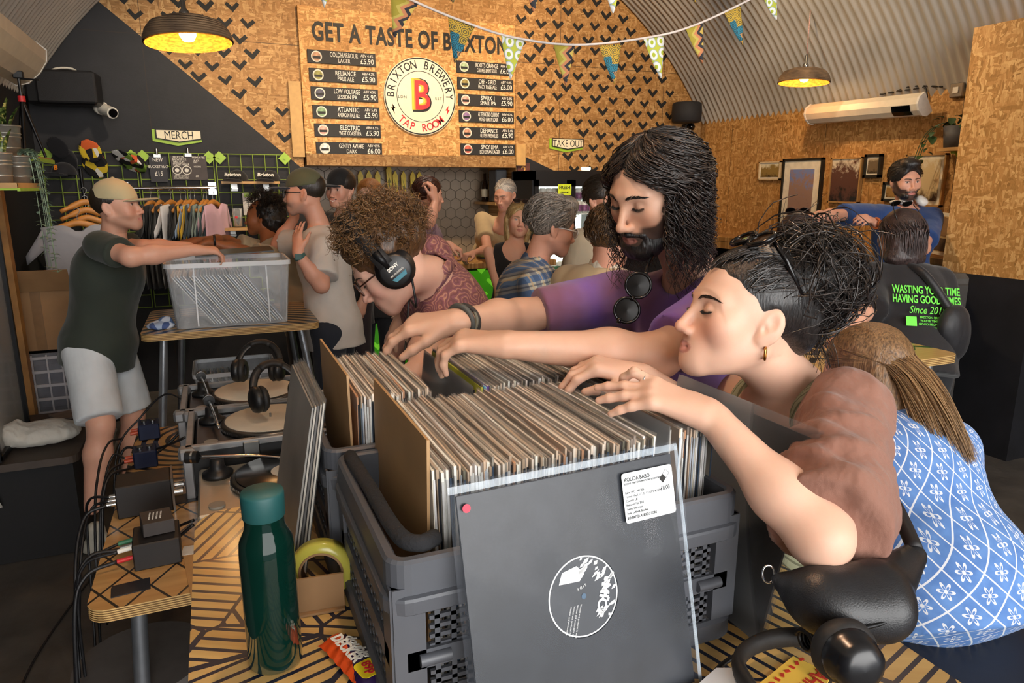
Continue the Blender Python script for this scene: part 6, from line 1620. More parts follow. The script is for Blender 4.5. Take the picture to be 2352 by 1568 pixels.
cb = [[(-.36, 2.235, LH + .045), (-.42, 2.21, LH + .02), (-.44, 2.1, LH - .12), (-.43, 1.95, LH - .45), (-.44, 1.8, .02)],
      [(-.36, 2.265, LH + .045), (-.41, 2.27, LH + .02), (-.43, 2.15, LH - .08), (-.45, 2.0, LH - .4), (-.47, 1.85, .015)],
      [(-.36, 2.295, LH + .045), (-.42, 2.33, LH + .03), (-.45, 2.4, LH - .1), (-.46, 2.3, LH - .5), (-.48, 2.1, .015)],
      [(-.30, 1.90, LH + .026), (-.37, 1.88, LH + .01), (-.40, 1.85, LH - .08), (-.42, 1.82, LH - .4), (-.43, 1.7, .015)],
      [(-.30, 1.925, LH + .04), (-.38, 1.93, LH + .015), (-.405, 1.92, LH - .1), (-.42, 1.9, LH - .45), (-.45, 1.6, .015)],
      [(-.12, 2.02, LH + .05), (-.20, 2.06, LH + .012), (-.33, 2.02, LH + .010), (-.41, 1.98, LH - .05), (-.43, 1.9, LH - .4), (-.45, 1.75, .015)],
      [(-.12, 1.99, LH + .05), (-.18, 2.0, LH + .012), (-.30, 2.0, LH + .010), (-.40, 1.96, LH - .02), (-.42, 1.8, LH - .35)],
      [(-.355, 2.64, LH + .028), (-.40, 2.55, LH + .02), (-.42, 2.45, LH - .1), (-.44, 2.35, LH - .4)],
      [(-.355, 2.675, LH + .028), (-.40, 2.7, LH + .03), (-.43, 2.6, LH - .1), (-.45, 2.5, LH - .5)],
      [(-.15, 2.55, LH + .12), (-.22, 2.6, LH + .08), (-.30, 2.75, LH + .02), (-.38, 2.8, LH + .01), (-.42, 2.7, LH - .2)],
      [(-.15, 2.95, LH + .13), (-.23, 3.0, LH + .16), (-.33, 3.02, LH + .07), (-.42, 2.95, LH - .05), (-.45, 2.8, LH - .4)],
      [(-.39, 2.9, LH + .03), (-.42, 2.8, LH + .05), (-.43, 2.6, LH + .02), (-.44, 2.45, LH - .15), (-.46, 2.3, .015)],
      [(-.15, 2.75, LH + .10), (-.24, 2.72, LH + .03), (-.33, 2.62, LH + .012), (-.40, 2.5, LH + .005), (-.43, 2.4, LH - .3)],
      [(-.62, 3.4, .012), (-.75, 2.7, .012), (-.7, 2.2, .012), (-.55, 1.9, .012), (-.45, 1.7, .012)]]
for i, P in enumerate(cb):
 mb = MB(); mb.tube(bez(P, 36), .0042 if i % 3 else .005, 6)
 ob(mb, 'audio_cable', smat('cable_black', '#121114', .5), label=f'black audio cable off the low table, {["first", "second", "third", "fourth", "fifth", "sixth", "seventh", "eighth", "ninth", "tenth", "eleventh", "twelfth", "thirteenth", "last"][i]} from the front', cat='cable', group='cables of the decks')
# things under the low table
t = thing('floor_stool', 'round pale-topped stool under the low table', 'stool', (-.28, 1.95, 0))
mb = MB(); mb.cyl((-.28, 1.95, .42), (-.28, 1.95, .45), .17, n=32); ob(mb, 'seat', smat('stool_grey', '#5a5450', .6), t)
mb = MB(); mb.cyl((-.28, 1.95, 0), (-.28, 1.95, .42), .15, n=24); ob(mb, 'drum', M_BLACKPLASTIC, t)
mb = MB(); mb.box((.08, 1.9, .26), (.34, .3, .52), bev=.02); ob(mb, 'subwoofer', smat('sub_brown', '#241d1a', .7), label='dark boxy loudspeaker under the low table', cat='speaker')
# ------------------------------------------------------------------ near table with the record crates
TH = 1.05
table('near_table', 'nearest high table with hatched navy print, under the record crates and the bottle', -.085, .90, .40, 1.50, TH, mat_table('table_hatch', ('#b58f52', '#cda868'), '#161b2e', 'hatch', 1.0, .5), [((.0, .5, 1.02), (-.05, .45, 0)), ((.0, 1.4, 1.02), (-.05, 1.45, 0)), ((.82, .5, 1.02), (.87, .45, 0)), ((.82, 1.4, 1.02), (.87, 1.45, 0))], rad=.07)
M_CRATE = smat('crate_grey', '#4d4f55', .42, var=.05)
def crate(x0, x1, y0, y1, z0, h, label):
 t = thing('folding_crate', label, 'crate', ((x0 + x1) / 2, (y0 + y1) / 2, z0)); cx, cy, w, d = (x0 + x1) / 2, (y0 + y1) / 2, x1 - x0, y1 - y0
 def ring(prof, rad=.028):
  mb = MB(); R = []
  for (e, z) in prof: R.append([(x, y, z) for x, y in rrect(w + 2 * e, d + 2 * e, max(.006, rad + e), 5, cx, cy)])
  n = len(R[0]); mb.add(sum(R, []), [(k * n + q, k * n + (q + 1) % n, (k + 1) * n + (q + 1) % n, (k + 1) * n + q) for k in range(len(R) - 1) for q in range(n)], 0, False); return mb
 zt = z0 + h
 ob(ring([(-.016, zt - .072), (-.016, zt - .003), (-.013, zt), (-.004, zt), (0, zt - .004), (0, zt - .045), (.005, zt - .047), (.006, zt - .051), (.005, zt - .068), (.0, zt - .072), (-.016, zt - .072)]), 'rim', M_CRATE, t)
 ob(ring([(-.016, z0), (0, z0), (.003, z0 + .004), (.003, z0 + .03), (-.002, z0 + .034), (-.016, z0 + .034)]), 'base_rail', M_CRATE, t)
 mb = MB(); mb.box((cx, cy, z0 + .006), (w - .03, d - .03, .008)); ob(mb, 'bottom', M_CRATE, t)
 zm = z0 + .034 + (h - .106) / 2
 for (o, U, L) in (((cx, y0 + .008), np.array([1., 0, 0]), w), ((cx, y1 - .008), np.array([1., 0, 0]), w), ((x0 + .008, cy), np.array([0, 1., 0]), d), ((x1 - .008, cy), np.array([0, 1., 0]), d)):
  mb = MB(); N = np.array([U[1], U[0], 0]); o3 = np.array([o[0], o[1], 0])
  def bx(u, z, du, dz, th=.010): mb.box(o3 + U * u + (0, 0, z), np.abs(U) * du + N * th + (0, 0, dz))
  for s in (-1, 1): bx(s * (L / 2 - .024), z0 + h / 2, .040, h - .07, .014)
  bx(0, zm, L - .04, .026, .014)
  for (za, zb) in ((z0 + .034, zm - .013), (zm + .013, zt - .072)):
   hh = zb - za; n = int((L - .12) / .021)
   for k in range(n + 1): bx(-(L - .12) / 2 + (L - .12) * k / n, (za + zb) / 2, .007, hh, .005)
   for k in range(5): bx(0, za + hh * k / 4, L - .10, .0055, .005)
  ob(mb, 'lattice_panel', M_CRATE, t)
 for s in (-1, 1):
  for k in (-1, 1): mb = MB(); mb.cyl((cx + s * (w / 2 - .055) - .02, cy + k * (d / 2), zm), (cx + s * (w / 2 - .055) + .02, cy + k * (d / 2), zm), .0085, n=10); ob(mb, 'hinge_pin', M_CRATE, t)
 return t
crate(.155, .682, .738, 1.122, TH, .235, 'grey folding crate of records nearest the camera, behind the black leaning sleeve')
crate(.140, .690, 1.134, 1.520, TH, .235, 'grey folding crate of records farther back, under the bearded man\'s hands')
# plywood dividers
M_DIV = smat('thin_plywood', '#b08a5e', .5, var=.14, scale=5)
def divider(x, yc, zt, label, tilt):
 mb = MB(); mb.box((x, yc, zt - .155), (.004, .318, .31), roty(tilt), 0); ob(mb, 'plywood_divider', M_DIV, label=label, cat='divider')
divider(.226, .972, 1.405, 'thin plywood divider at the left end of the nearest crate', .02)
divider(.190, 1.315, 1.408, 'thin plywood divider at the left end of the farther crate', -.01)
# records: card sleeves in clear outer sleeves
RCOL = ['#dccdbb', '#a58f78', '#f2e9dd', '#4a3c34', '#cbb096', '#e6d6c4', '#8b7d72', '#c9b29a', '#fbf3ea', '#6e6a5a', '#d8c0a8', '#2c2624', '#e2d8ce', '#b98a68', '#efe2d0', '#8c8478']
RMESH = []
for i, hx in enumerate(RCOL):
 r = random.Random(i); mb = MB(); n = 5; ph = r.uniform(0, 6)
 def wv(y): return .0011 * math.sin(y * 19 + ph)
 ys = np.linspace(-.1575, .1575, n); th = r.uniform(.0012, .0018)
 V = [(wv(y) + s * th, y, z) for y in ys for s in (-1, 1) for z in (0, .313)]
 Fc = []
 for k in range(n - 1):
  a = k * 4; b = a + 4; Fc += [(a, a + 1, b + 1, b), (a + 2, b + 2, b + 3, a + 3), (a + 1, a + 3, b + 3, b + 1), (a, b, b + 2, a + 2)]
 Fc += [(0, 2, 3, 1), (4 * n - 4, 4 * n - 3, 4 * n - 1, 4 * n - 2)]
 mb.add(V, Fc, 0)
 for s in (-1, 1):
  V = [(wv(y) + s * (th + .0004), y * 1.012, z + (.0022 * math.sin(y * 31 + ph) if z > .3 else 0)) for y in ys for z in (.285, .3165)]
  mb.add(V, [(2 * k, 2 * k + 1, 2 * k + 3, 2 * k + 2) for k in range(n - 1)], 1)
 mb.box((0, -.1583, .155), (th * 1.7, .001, .29), mat=2)
 sp = ['#d8d8d4', '#22252c', '#eceae4', '#46566a', '#b5bcc4', '#17171a'][i % 6]
 me = raw_mesh('record', mb.arrays(), mb.f, [smat('card_' + hx[1:], hx, .6, var=.25, scale=14), M_POLY, smat('spine_' + sp[1:], sp, .4, var=.35, scale=30)], mb.m); RMESH.append(me)
def rec_row(x0, x1, yc, z, n, where, ref, tilt, group, rng):
 for k in range(n):
  o = bpy.data.objects.new('record', RMESH[rng.randrange(16)]); COL.objects.link(o)
  o.location = (x0 + (x1 - x0) * k / (n - 1) + rng.uniform(-.0004, .0004), yc + rng.uniform(-.004, .004), z + rng.choice([0, 0, .002, .004, -.004, -.002]) + rng.uniform(-.002, .003))
  o.rotation_euler = (rng.uniform(-.006, .006), tilt(k / (n - 1)) + rng.uniform(-.004, .004), rng.uniform(-.006, .006))
  tag(o, f'record sleeve in {where}, {ordinal(k + 1)} from {ref}', 'record', group)
rr = random.Random(11)
rec_row(.240, .562, .965, 1.048, 94, 'the nearest crate', 'the plywood divider', lambda u: -.02 + .05 * u, 'records in the nearest crate', rr)
rec_row(.612, .668, .965, 1.050, 15, 'the right-hand packet of the nearest crate', 'the grey card', lambda u: .01, 'right-hand packet of the nearest crate', rr)
rec_row(.203, .330, 1.318, 1.050, 36, 'the farther crate left packet', 'the plywood divider', lambda u: .01, 'left packet of the farther crate', rr)
rec_row(.425, .655, 1.318, 1.046, 66, 'the farther crate right packet', 'the black flipped sleeve', lambda u: .03, 'right packet of the farther crate', rr)
def big_sleeve(name, label, x, yc, z, tilt, m, s=.318):
 mb = MB(); R = roty(tilt); mb.box(np.array([x, yc, z]) + R @ np.array([0, 0, s / 2]), (.004, s, s), R, 0); mb.box(np.array([x, yc, z]) + R @ np.array([-.003, 0, s / 2 + .004]), (.0006, s * 1.02, s * 1.02), R, 1)
 return ob(mb, name, [m, M_GLOSSPOLY], label=label, cat='record')
M_GLOSSPOLY = film('gloss_poly', (.5, .52, .55), .1, .015, .7, .15, 18)
big_sleeve('record', 'pale grey record sleeve facing left in the nearest crate', .592, .968, 1.05, .02, smat('sleeve_palegrey', '#9a968e', .5, var=.1, scale=4))
big_sleeve('record', 'black record sleeve flipped forward in the farther crate', .375, 1.31, 1.042, .12, smat('sleeve_black', '#17171a'))
for k, hx in enumerate(('#c8c84a', '#5aa0c0', '#6a4a9a')):
 mb = MB(); R = roty(.10); mb.box(np.array([.400 + .006 * k, 1.315, 1.045]) + R @ np.array([0, 0, .158]), (.004, .315, .315), R); ob(mb, 'record', smat('sleeve_c' + hx[1:], hx, .45), label=f'{["lime-yellow", "sky-blue", "violet"][k]} edged record in the farther crate behind the black sleeve', cat='record')
# foam corner of the nearest crate
mb = MB(); mb.tube(bez([(.175, 1.09, 1.29), (.178, .95, 1.292), (.182, .80, 1.292), (.20, .765, 1.292), (.225, .775, 1.29)], 20), .011, 8); ob(mb, 'foam_strip', smat('foam_black', '#1d1d20', .95, bump=.6, bscale=150), label='black foam strip along the left rim of the nearest crate', cat='foam')
# sleeves leaning on the left of the crates
lm = ['#8d8983', '#b9b2a6', '#5d5a58', '#a49a8c', '#c8c2b6']
for k in range(5):
 xb, xt = .070 + .0065 * k, .128 + .005 * k; W = unit(np.array([xt - xb, 0, .315])); U = np.array([0, -1., 0]); N = np.cross(U, W); R = np.stack([U, W, N], 1)
 c = np.array([xb, 1.30 + .004 * k, TH + .002]) + W * .1575
 mb = MB(); mb.box(c, (.315, .315, .003), R, 0); mb.box(c - N * .0022 + W * .004, (.325, .325, .0005), R, 1)
 if k == 0:
  mb.box(c - N * .0018 + W * -.06, (.29, .17, .0008), R, 2)
  mb.box(c - N * .0030 + W * .08 + U * .09, (.085, .11, .0005), R, 3)
  for j in range(6): mb.box(c - N * .0034 + W * (.12 - .014 * j) + U * .09, (.06, .003, .0004), R, 4)
 ob(mb, 'record', [smat('sleeve_' + lm[k][1:], lm[k], .4, var=.2, scale=8), M_GLOSSPOLY, mat_photo('cover_art', '#5f5c5a', '#3c332e', '#241a12', 4), smat('paper_white', '#dcd6cc'), smat('grey_print', '#8b8680')], label=f'record leaning against the left side of the crates, {["outermost with a price sticker", "second", "third", "fourth", "innermost"][k]} of five', cat='record', group='records leaning left of the crates')
# the big black sleeve at the front
xa, xb_ = .238, .560
W = unit(np.array([0, .078, .31])); U = unit(np.array([1., .05, 0])); W = unit(W - U * np.dot(W, U)); N = np.cross(U, W); R = np.stack([U, W, N], 1)
S0 = np.array([(xa + xb_) / 2, .662, TH + .003]); C0 = S0 + W * .16
t = thing('record_sleeve', 'black die-cut record sleeve in plastic with a white price sticker, leaning at the front', 'record', S0)
hole = .052
def disc_plate(mb, half, r, z, th, mat):
 n = 64; sq, ci = [], []
 for i in range(n):
  a = 2 * math.pi * i / n; c, s = math.cos(a), math.sin(a); k = half / max(abs(c), abs(s)); sq.append((c * k, s * k)); ci.append((c * r, s * r))
 V = [C0 + U * x + W * y + N * z for x, y in sq] + [C0 + U * x + W * y + N * z for x, y in ci]
 mb.add(V, [(i, (i + 1) % n, n + (i + 1) % n, n + i) for i in range(n)], mat)
mb = MB(); disc_plate(mb, .1575, hole, .002, .002, 0); mb.box(C0 - N * .002, (.315, .315, .002), R, 0); ob(mb, 'card_sleeve', smat('sleeve_satin', '#12151b', .38, var=.6, scale=9), t)
mb = MB(); mb.lathe([(0, 0), (hole * .99, 0)], C0 + N * .0004, N, 48); lb = ob(mb, 'centre_label', smat('label_charcoal', '#34363a', .5, var=.05), t)
mb = MB(); mb.lathe([(hole * .95, 0), (hole * .985, 0)], C0 + N * .0009, N, 48); rr2 = random.Random(2)
for k in range(46):
 a = math.radians(20 + rr2.uniform(-75, 75)); q = hole * rr2.uniform(.55, .93); p = C0 + N * .0010 + U * q * math.cos(a) + W * q * math.sin(a)
 wd, hg = rr2.uniform(.002, .008), rr2.uniform(.0015, .0028); dl = rotz(0); ax = unit(U * .8 + W * .55); ay = np.cross(N, ax)
 mb.add([p - ax * wd, p - ay * hg, p + ax * wd, p + ay * hg], [(0, 1, 2, 3)])
a = [(-.028, .036), (-.006, .040), (.004, .028), (-.004, .020), (-.034, .022)]; mb.add([C0 + N * .001 + U * x + W * y for x, y in a], [tuple(range(4, -1, -1))])
put_text(mb, 'MIC', .019, C0 + N * .0012 + U * .029 - W * .006, unit(W * -.92 + U * -.35), unit(U * .92 - W * .35), bold=.03, extrude=.0001)
for k in range(4): put_text(mb, 'Written and produced in studio', .0034, C0 + N * .0012 - U * (.012 + .005 * k) - W * .030, unit(W * -.95 - U * .3), unit(U * .95 - W * .3), extrude=.0001)
put_text(mb, 'SIDE', .005, C0 + N * .0012 - U * .002 + W * .012, unit(W * -.3 + U * -.95), unit(U * .3 - W * .95), extrude=.0001, spacing=1.6)
ob(mb, 'label_print', smat('print_white', '#e8e8e6', .6, var=.03), lb)
mb = MB(); mb.lathe([(0, 0), (.0036, 0)], C0 + N * .0012, N, 16); ob(mb, 'spindle_hole', smat('hole_blue', '#3c5a74', .3), lb)
t2 = MB(); n1, n2 = 26, 26; r3 = np.random.default_rng(5)
def shee(u, v):
 x, y = (u - .5) * .338, (v - .5) * .340 + .004
 wv_ = .0010 * math.sin(x * 55 + y * 20) * math.sin(y * 31 + 1) + .0016 * math.exp(-((x - .08) ** 2 + (y - .07) ** 2) / .0012) * math.sin(90 * (x + y * .3)) + (.004 * max(0, x - .15) * 40 * math.sin(y * 22) if x > .15 else 0)
 return C0 + U * x + W * y + N * (.0046 + wv_)
t2.grid(shee, 40, 40); ob(t2, 'plastic_outer', film('outer_plastic', (.45, .5, .6), .12, .02, .75, .25, 7), t)
mb = MB(); mb.box(C0 + W * .166 + N * .004, (.336, .009, .0010), R); mb.box(C0 + U * .166 + N * .004, (.005, .335, .0012), R); ob(mb, 'plastic_seam', film('plastic_edge', (.7, .78, .85), .12, .16, .9, .2, 60), t)
st = C0 + U * .112 + W * .112 + N * .0075; mb = MB(); mb.prism(rrect(.082, .066, .004, 3), .0004, st, U, W); sk = ob(mb, 'price_sticker', smat('sticker_white', '#e9edf0', .55, var=.01), t)
mb = MB(); q = st + N * .0008
def L_(s, sz, x, y, b=.0, cd=.8): put_text(mb, s, sz, q + U * (x - .041) + W * (.033 - y), U, W, bold=b, condense=cd, extrude=.0001, align='LEFT')
L_('KOLIDA BABO', .0075, .003, .009, .012, .85); L_("EXODUS ZOBY SEY & WHO'S THE TECHNICIAN?", .0034, .003, .0145, .01, .80)
for k, s in enumerate(('Label: MIC - MIC006', 'Format: Vinyl, 12", 33 1/3 RPM, 45 RPM', 'Country: UK', 'Released: Feb 2020', 'Genre: Electronic', 'Style: Leftfield, Bassline')): L_(s, .0044, .003, .026 + .0054 * k, 0, .82)
L_('INVERTED-AUDIO.STORE', .0052, .003, .0595, .015, .8); L_('£8.00', .0085, .060, .030, 0, .8)
for s, cx2 in ((0, 0), (1, .006)):
 o2 = q + U * (.024 + cx2) + W * (.016 + .006 * s)
 for (a, b) in (((0, .006), (.0055, 0)), ((.0055, 0), (0, -.006)), ((0, -.006), (-.0055, 0)), ((-.0055, 0), (0, .006))):
  if s: mb.tube([o2 + U * a[0] + W * a[1], o2 + U * b[0] + W * b[1]], .00022, 4)
 if not s: mb.add([o2 + U * .0055, o2 + W * .006, o2 - U * .0055, o2 - W * .006], [(0, 1, 2, 3)])
ob(mb, 'sticker_print', M_INK, sk)
mb = MB(); mb.lathe([(0, 0), (.0052, 0)], C0 - U * .148 + W * .143 + N * .0075, N, 20); ob(mb, 'red_dot', smat('dot_red', '#d8304a', .5), t)
# black sleeve at the right end of the crate
W2 = unit(np.array([.075, 0, .31])); U2 = np.array([0, 1., 0]); N2 = np.cross(U2, W2); R2 = np.stack([U2, W2, N2], 1); c = np.array([.698, .862, TH + .003]) + W2 * .16
mb = MB(); mb.box(c, (.32, .32, .004), R2, 0); mb.box(c + N2 * .003 + W2 * .008, (.335, .335, .0006), R2, 1); mb.box(c - N2 * .003 + W2 * .008, (.335, .335, .0006), R2, 1)
ob(mb, 'record', [smat('sleeve_black', '#17171a'), M_GLOSSPOLY], label='black record sleeve in plastic leaning out from the right end of the crate', cat='record')
# ------------------------------------------------------------------ small things on the near table
bc = np.array([.031, .950, TH]); zt = at_Y(628, 1122, .950)[2]; hb = zt - TH
t = thing('water_bottle', 'dark green glass water bottle with a teal lid', 'bottle', bc)
mb = MB(); k = hb / .25; mb.lathe([(0, 0), (.034, 0), (.0372, .004), (.0375, .02), (.0372, .165 * k), (.0355, .182 * k), (.0285, .196 * k), (.0265, .203 * k), (.0265, .222 * k)], bc, n=48); ob(mb, 'vessel', mat('green_glass', (.002, .022, .015), .05, var=.1, trans=.3, ior=1.3, spec=.6), t)
mb = MB(); mb.lathe([(.0268, .214 * k), (.0285, .216 * k), (.0288, .246 * k), (.0275, .25 * k), (0, .25 * k)], bc, n=40); ob(mb, 'lid', smat('lid_teal', '#174a4a', .55, var=.05), t)
mb = MB(); mb.lathe([(0, .004), (.031, .004), (.034, .02), (.034, .12), (0, .12)], bc, n=32); ob(mb, 'water', mat('green_water', (.004, .03, .022), .05, var=0), t)
t = thing('tape_roll', 'roll of yellow-green sticky tape standing in a small open carton', 'tape', (.125, 1.09, TH))
mb = MB(); mb.lathe([(.036, -.012), (.050, -.012), (.050, .012), (.036, .012), (.036, -.012)], (.118, 1.085, TH + .0525), unit((.25, 1, .05)), 40); ob(mb, 'band', mat('tape_yellow', srgb('#b9b04a'), .2, var=.1, alpha=.9), t)
mb = MB(); mb.lathe([(.032, -.0125), (.036, -.0125), (.036, .0125), (.032, .0125), (.032, -.0125)], (.118, 1.085, TH + .0525), unit((.25, 1, .05)), 40); ob(mb, 'core', M_CARD, t)
mb = MB(); mb.box((.107, 1.045, TH + .032), (.078, .004, .062), rotz(-.1)); mb.box((.107, 1.05, TH + .003), (.078, .03, .004), rotz(-.1)); ob(mb, 'card_flap', M_CARD, label='small brown card carton in front of the tape roll', cat='carton')
# chocolate bar
o = np.array([.132, .893, TH + .002]); d1 = unit((.30, -.95, 0)); d2 = np.array([-d1[1], d1[0], 0]) * 1; L, wd = .135, .042
t = thing('chocolate_bar', 'orange and purple chocolate bar in its wrapper beside the crate', 'snack', o)
def wrap(u, v):
 x = (u - .5) * L; y = (v - .5); e = min(1, (0.5 - abs(u - .5)) / .09); e = max(.0, e)
 return o + d1 * x + d2 * y * wd * (1.12 - .12 * e) + (0, 0, .003 + e * .018 * math.cos(y * 2.9) + .0015 * math.sin(u * 40) * e)
def mat_wrap():
 tt = NT('wrapper_foil'); s = tt.sep(tt.coord('Generated')); n = tt.noise(tt.coord(), 60, 2)
 v = tt.math('ADD', s[0], tt.math('MULTIPLY', n, .12)); tt.base(tt.ramp(v, [(0, srgb('#e0521e')), (.42, srgb('#e0521e')), (.50, srgb('#2c1848')), (.9, srgb('#3a2058'))], 'CONSTANT')); tt.set(Roughness=.25); tt.b.inputs['Metallic'].default_value = .2; tt.bump(n, .3, .004); return tt.mat
mb = MB(); mb.grid(wrap, 30, 11); ob(mb, 'wrapper', mat_wrap(), t)
mb = MB(); put_text(mb, 'DECKER', .024, o + (0, 0, .0232) - d2 * .004 - d1 * .01, d1, d2, bold=.03, extrude=.0006, condense=.8); put_text(mb, 'double', .022, o + (0, 0, .0215) + d2 * .0125 - d1 * .005, d1, unit(d2 + np.array([0, 0, -.35])), bold=.012, extrude=.0006); ob(mb, 'lettering', M_CHALK, t)
mb = MB(); mb.prism(rrect(.036, .034, .008, 3), .0006, o + d1 * .047 + (0, 0, .0222), d1, d2); ob(mb, 'price_flash', smat('flash_yellow', '#e8cf1e', .4), t)
mb = MB(); put_text(mb, '89p', .018, o + d1 * .047 + (0, 0, .0235), d1, d2, bold=.02, extrude=.0004); ob(mb, 'price_print', M_RED, t)
# headphones, flyer and device at the lower right
hp = thing('studio_headphones', 'large black studio headphones with coiled cable lying on the near table', 'headphones', (.72, .61, TH))
P = [at_h(x, y, TH + .03) for x, y in ((1735, 1600), (1696, 1530), (1715, 1492), (1770, 1468), (1840, 1462), (1893, 1470))]
mb = MB(); mb.tube(bez(P, 30), .009, 10, flat=1.7); ob(mb, 'headband', smat('leatherette', '#1c1a1a', .6), hp)
cc = at_d(1950, 1505, .82); ax = unit(at_d(2020, 1575, .76) - cc)
mb = MB(); mb.lathe([(0, -.020), (.022, -.026), (.034, -.024), (.0395, -.014), (.038, -.004), (.033, 0)], cc, ax, 36); ob(mb, 'ear_pad', smat('leatherette', '#1c1a1a'), hp)
mb = MB(); mb.lathe([(.034, 0), (.033, .010), (.030, .013), (.030, .024), (.025, .030), (.016, .034), (0, .035)], cc, ax, 36); ob(mb, 'ear_cup', smat('cup_gloss', '#141417', .25), hp)
mb = MB(); mb.tube([at_h(1880, 1478, TH + .03), at_d(1912, 1490, .83), cc], .010, 8); ob(mb, 'yoke', M_DARKMETAL, hp)
mb = MB(); a, b = at_h(1845, 1470, TH + .055), at_h(1925, 1462, TH + .05); mb.tube([a + (b - a) * u + np.array([0, .014 * math.cos(u * 60), .014 * math.sin(u * 60)]) for u in np.linspace(0, 1, 120)], .0032, 6); ob(mb, 'coiled_cable', M_BLACKPLASTIC, hp)
mb = MB(); mb.tube(bez([at_h(1700, 1500, TH + .012), at_h(1660, 1525, TH + .008), at_h(1628, 1560, TH + .008), at_h(1600, 1600, TH + .008)], 16), .004, 6); ob(mb, 'headphone_lead', M_BLACKPLASTIC, label='black headphone lead lying on the near table', cat='cable')
c0, c1, c2, c3 = (at_h(x, y, TH + .004) for x, y in ((1822, 1506), (1910, 1546), (1850, 1680), (1730, 1580)))
mb = MB(); mb.add([c0, c1, c2, c3] + [q - np.array([0, 0, .003]) for q in (c0, c1, c2, c3)], [(0, 3, 2, 1), (4, 5, 6, 7), (0, 1, 5, 4), (1, 2, 6, 5), (2, 3, 7, 6), (3, 0, 4, 7)])
t = ob(mb, 'flyer', smat('flyer_yellow', '#e0b84a', .6, var=.08), label='yellow flyer with red brush lettering under the studio headphones', cat='flyer')
mb = MB(); u1, u2 = unit(c1 - c0), unit(c0 - c3)
put_text(mb, 'AHKURE', .030, (c0 + c3) / 2 + u1 * .045 + (0, 0, .001), -u2 * 1, u1, shear=.3, bold=.02, extrude=.0003, condense=.8)
for k in range(8): mb.box(c0 * (1 - k / 8) + c3 * k / 8 + u1 * .012 + (0, 0, .001), (.008, .005, .0004), rotz(k))
ob(mb, 'lettering', smat('flyer_red', '#b5301e', .6), t)
mb = MB(); a, b, c, d = (at_h(x, y, TH + .016) for x, y in ((1645, 1533), (1690, 1533), (1740, 1585), (1570, 1600)))
mb.add([a, b, c, d] + [q - np.array([0, 0, .014]) for q in (a, b, c, d)], [(0, 3, 2, 1), (4, 5, 6, 7), (0, 1, 5, 4), (1, 2, 6, 5), (2, 3, 7, 6), (3, 0, 4, 7)]); ob(mb, 'white_device', smat('device_white', '#d4d6da', .4, var=.02), label='white flat device at the bottom edge of the near table', cat='device')
# stool of the woman in the blue dress, and the wooden chair at the frame edge
t = thing('bar_stool', 'plywood stool with black seat under the woman in the blue dress', 'stool', (1.42, .83, 0)); sz = .775
out = rrect(.38, .38, .09, 6, 1.42, .83)
mb = MB(); n = len(out)
for k in range(7): mb.add([(x, y, sz - .024 + .024 * k / 7) for x, y in out] + [(x, y, sz - .024 + .024 * (k + 1) / 7) for x, y in out], [(q, (q + 1) % n, n + (q + 1) % n, n + q) for q in range(n)], 1 + k % 2)
mb.add([(x, y, sz) for x, y in out], [tuple(range(n))], 0); mb.add([(x, y, sz - .024) for x, y in out], [tuple(range(n - 1, -1, -1))], 1); ob(mb, 'seat', [smat('seat_black', '#1a1b22', .5), M_PLY, M_PLYD], t)
for (sx, sy) in ((-1, -1), (1, -1), (-1, 1), (1, 1)): mb = MB(); mb.cyl((1.42 + sx * .13, .83 + sy * .13, sz - .02), (1.42 + sx * .19, .83 + sy * .19, 0), .011, n=10); ob(mb, 'leg', M_DARKMETAL, t)
mb = MB(); mb.tube([(1.42 + .185 * math.cos(a), .83 + .175 * math.sin(a), .25) for a in np.linspace(0, 6.1, 24)], .008, 6); ob(mb, 'foot_ring', M_DARKMETAL, t)
cq = at_d(2345, 1345, 1.75); cX, cY = cq[0] + .10, cq[1]
t = thing('chair', 'dark wooden-edged chair beyond the blue dress, cut by the picture edge', 'chair', (cX, cY, 0))
mb = MB(); mb.box((cX + .12, cY - .16, .52), (.36, .36, .03), rotz(-.4), bev=.01); ob(mb, 'seat', smat('seat_black', '#1a1b22'), t)
mb = MB(); mb.box((cX, cY, cq[2]), (.34, .02, .19), rotz(-.4), bev=.008); ob(mb, 'backrest', smat('chair_brown', '#3a2c20', .6), t); mb = MB(); mb.box((cX, cY, cq[2] - .10), (.34, .026, .016), rotz(-.4)); ob(mb, 'back_rail', M_PLY, t)
for (sx, sy) in ((-.15, 0), (.15, 0), (-.12, -.32), (.18, -.32)): d = rotz(-.4) @ np.array([sx, sy, 0]); mb = MB(); mb.cyl((cX + d[0], cY + d[1], cq[2] - .05 if sy == 0 else .51), (cX + d[0] * 1.1, cY + d[1] * 1.1, 0), .012, n=8); ob(mb, 'leg', M_DARKMETAL, t)
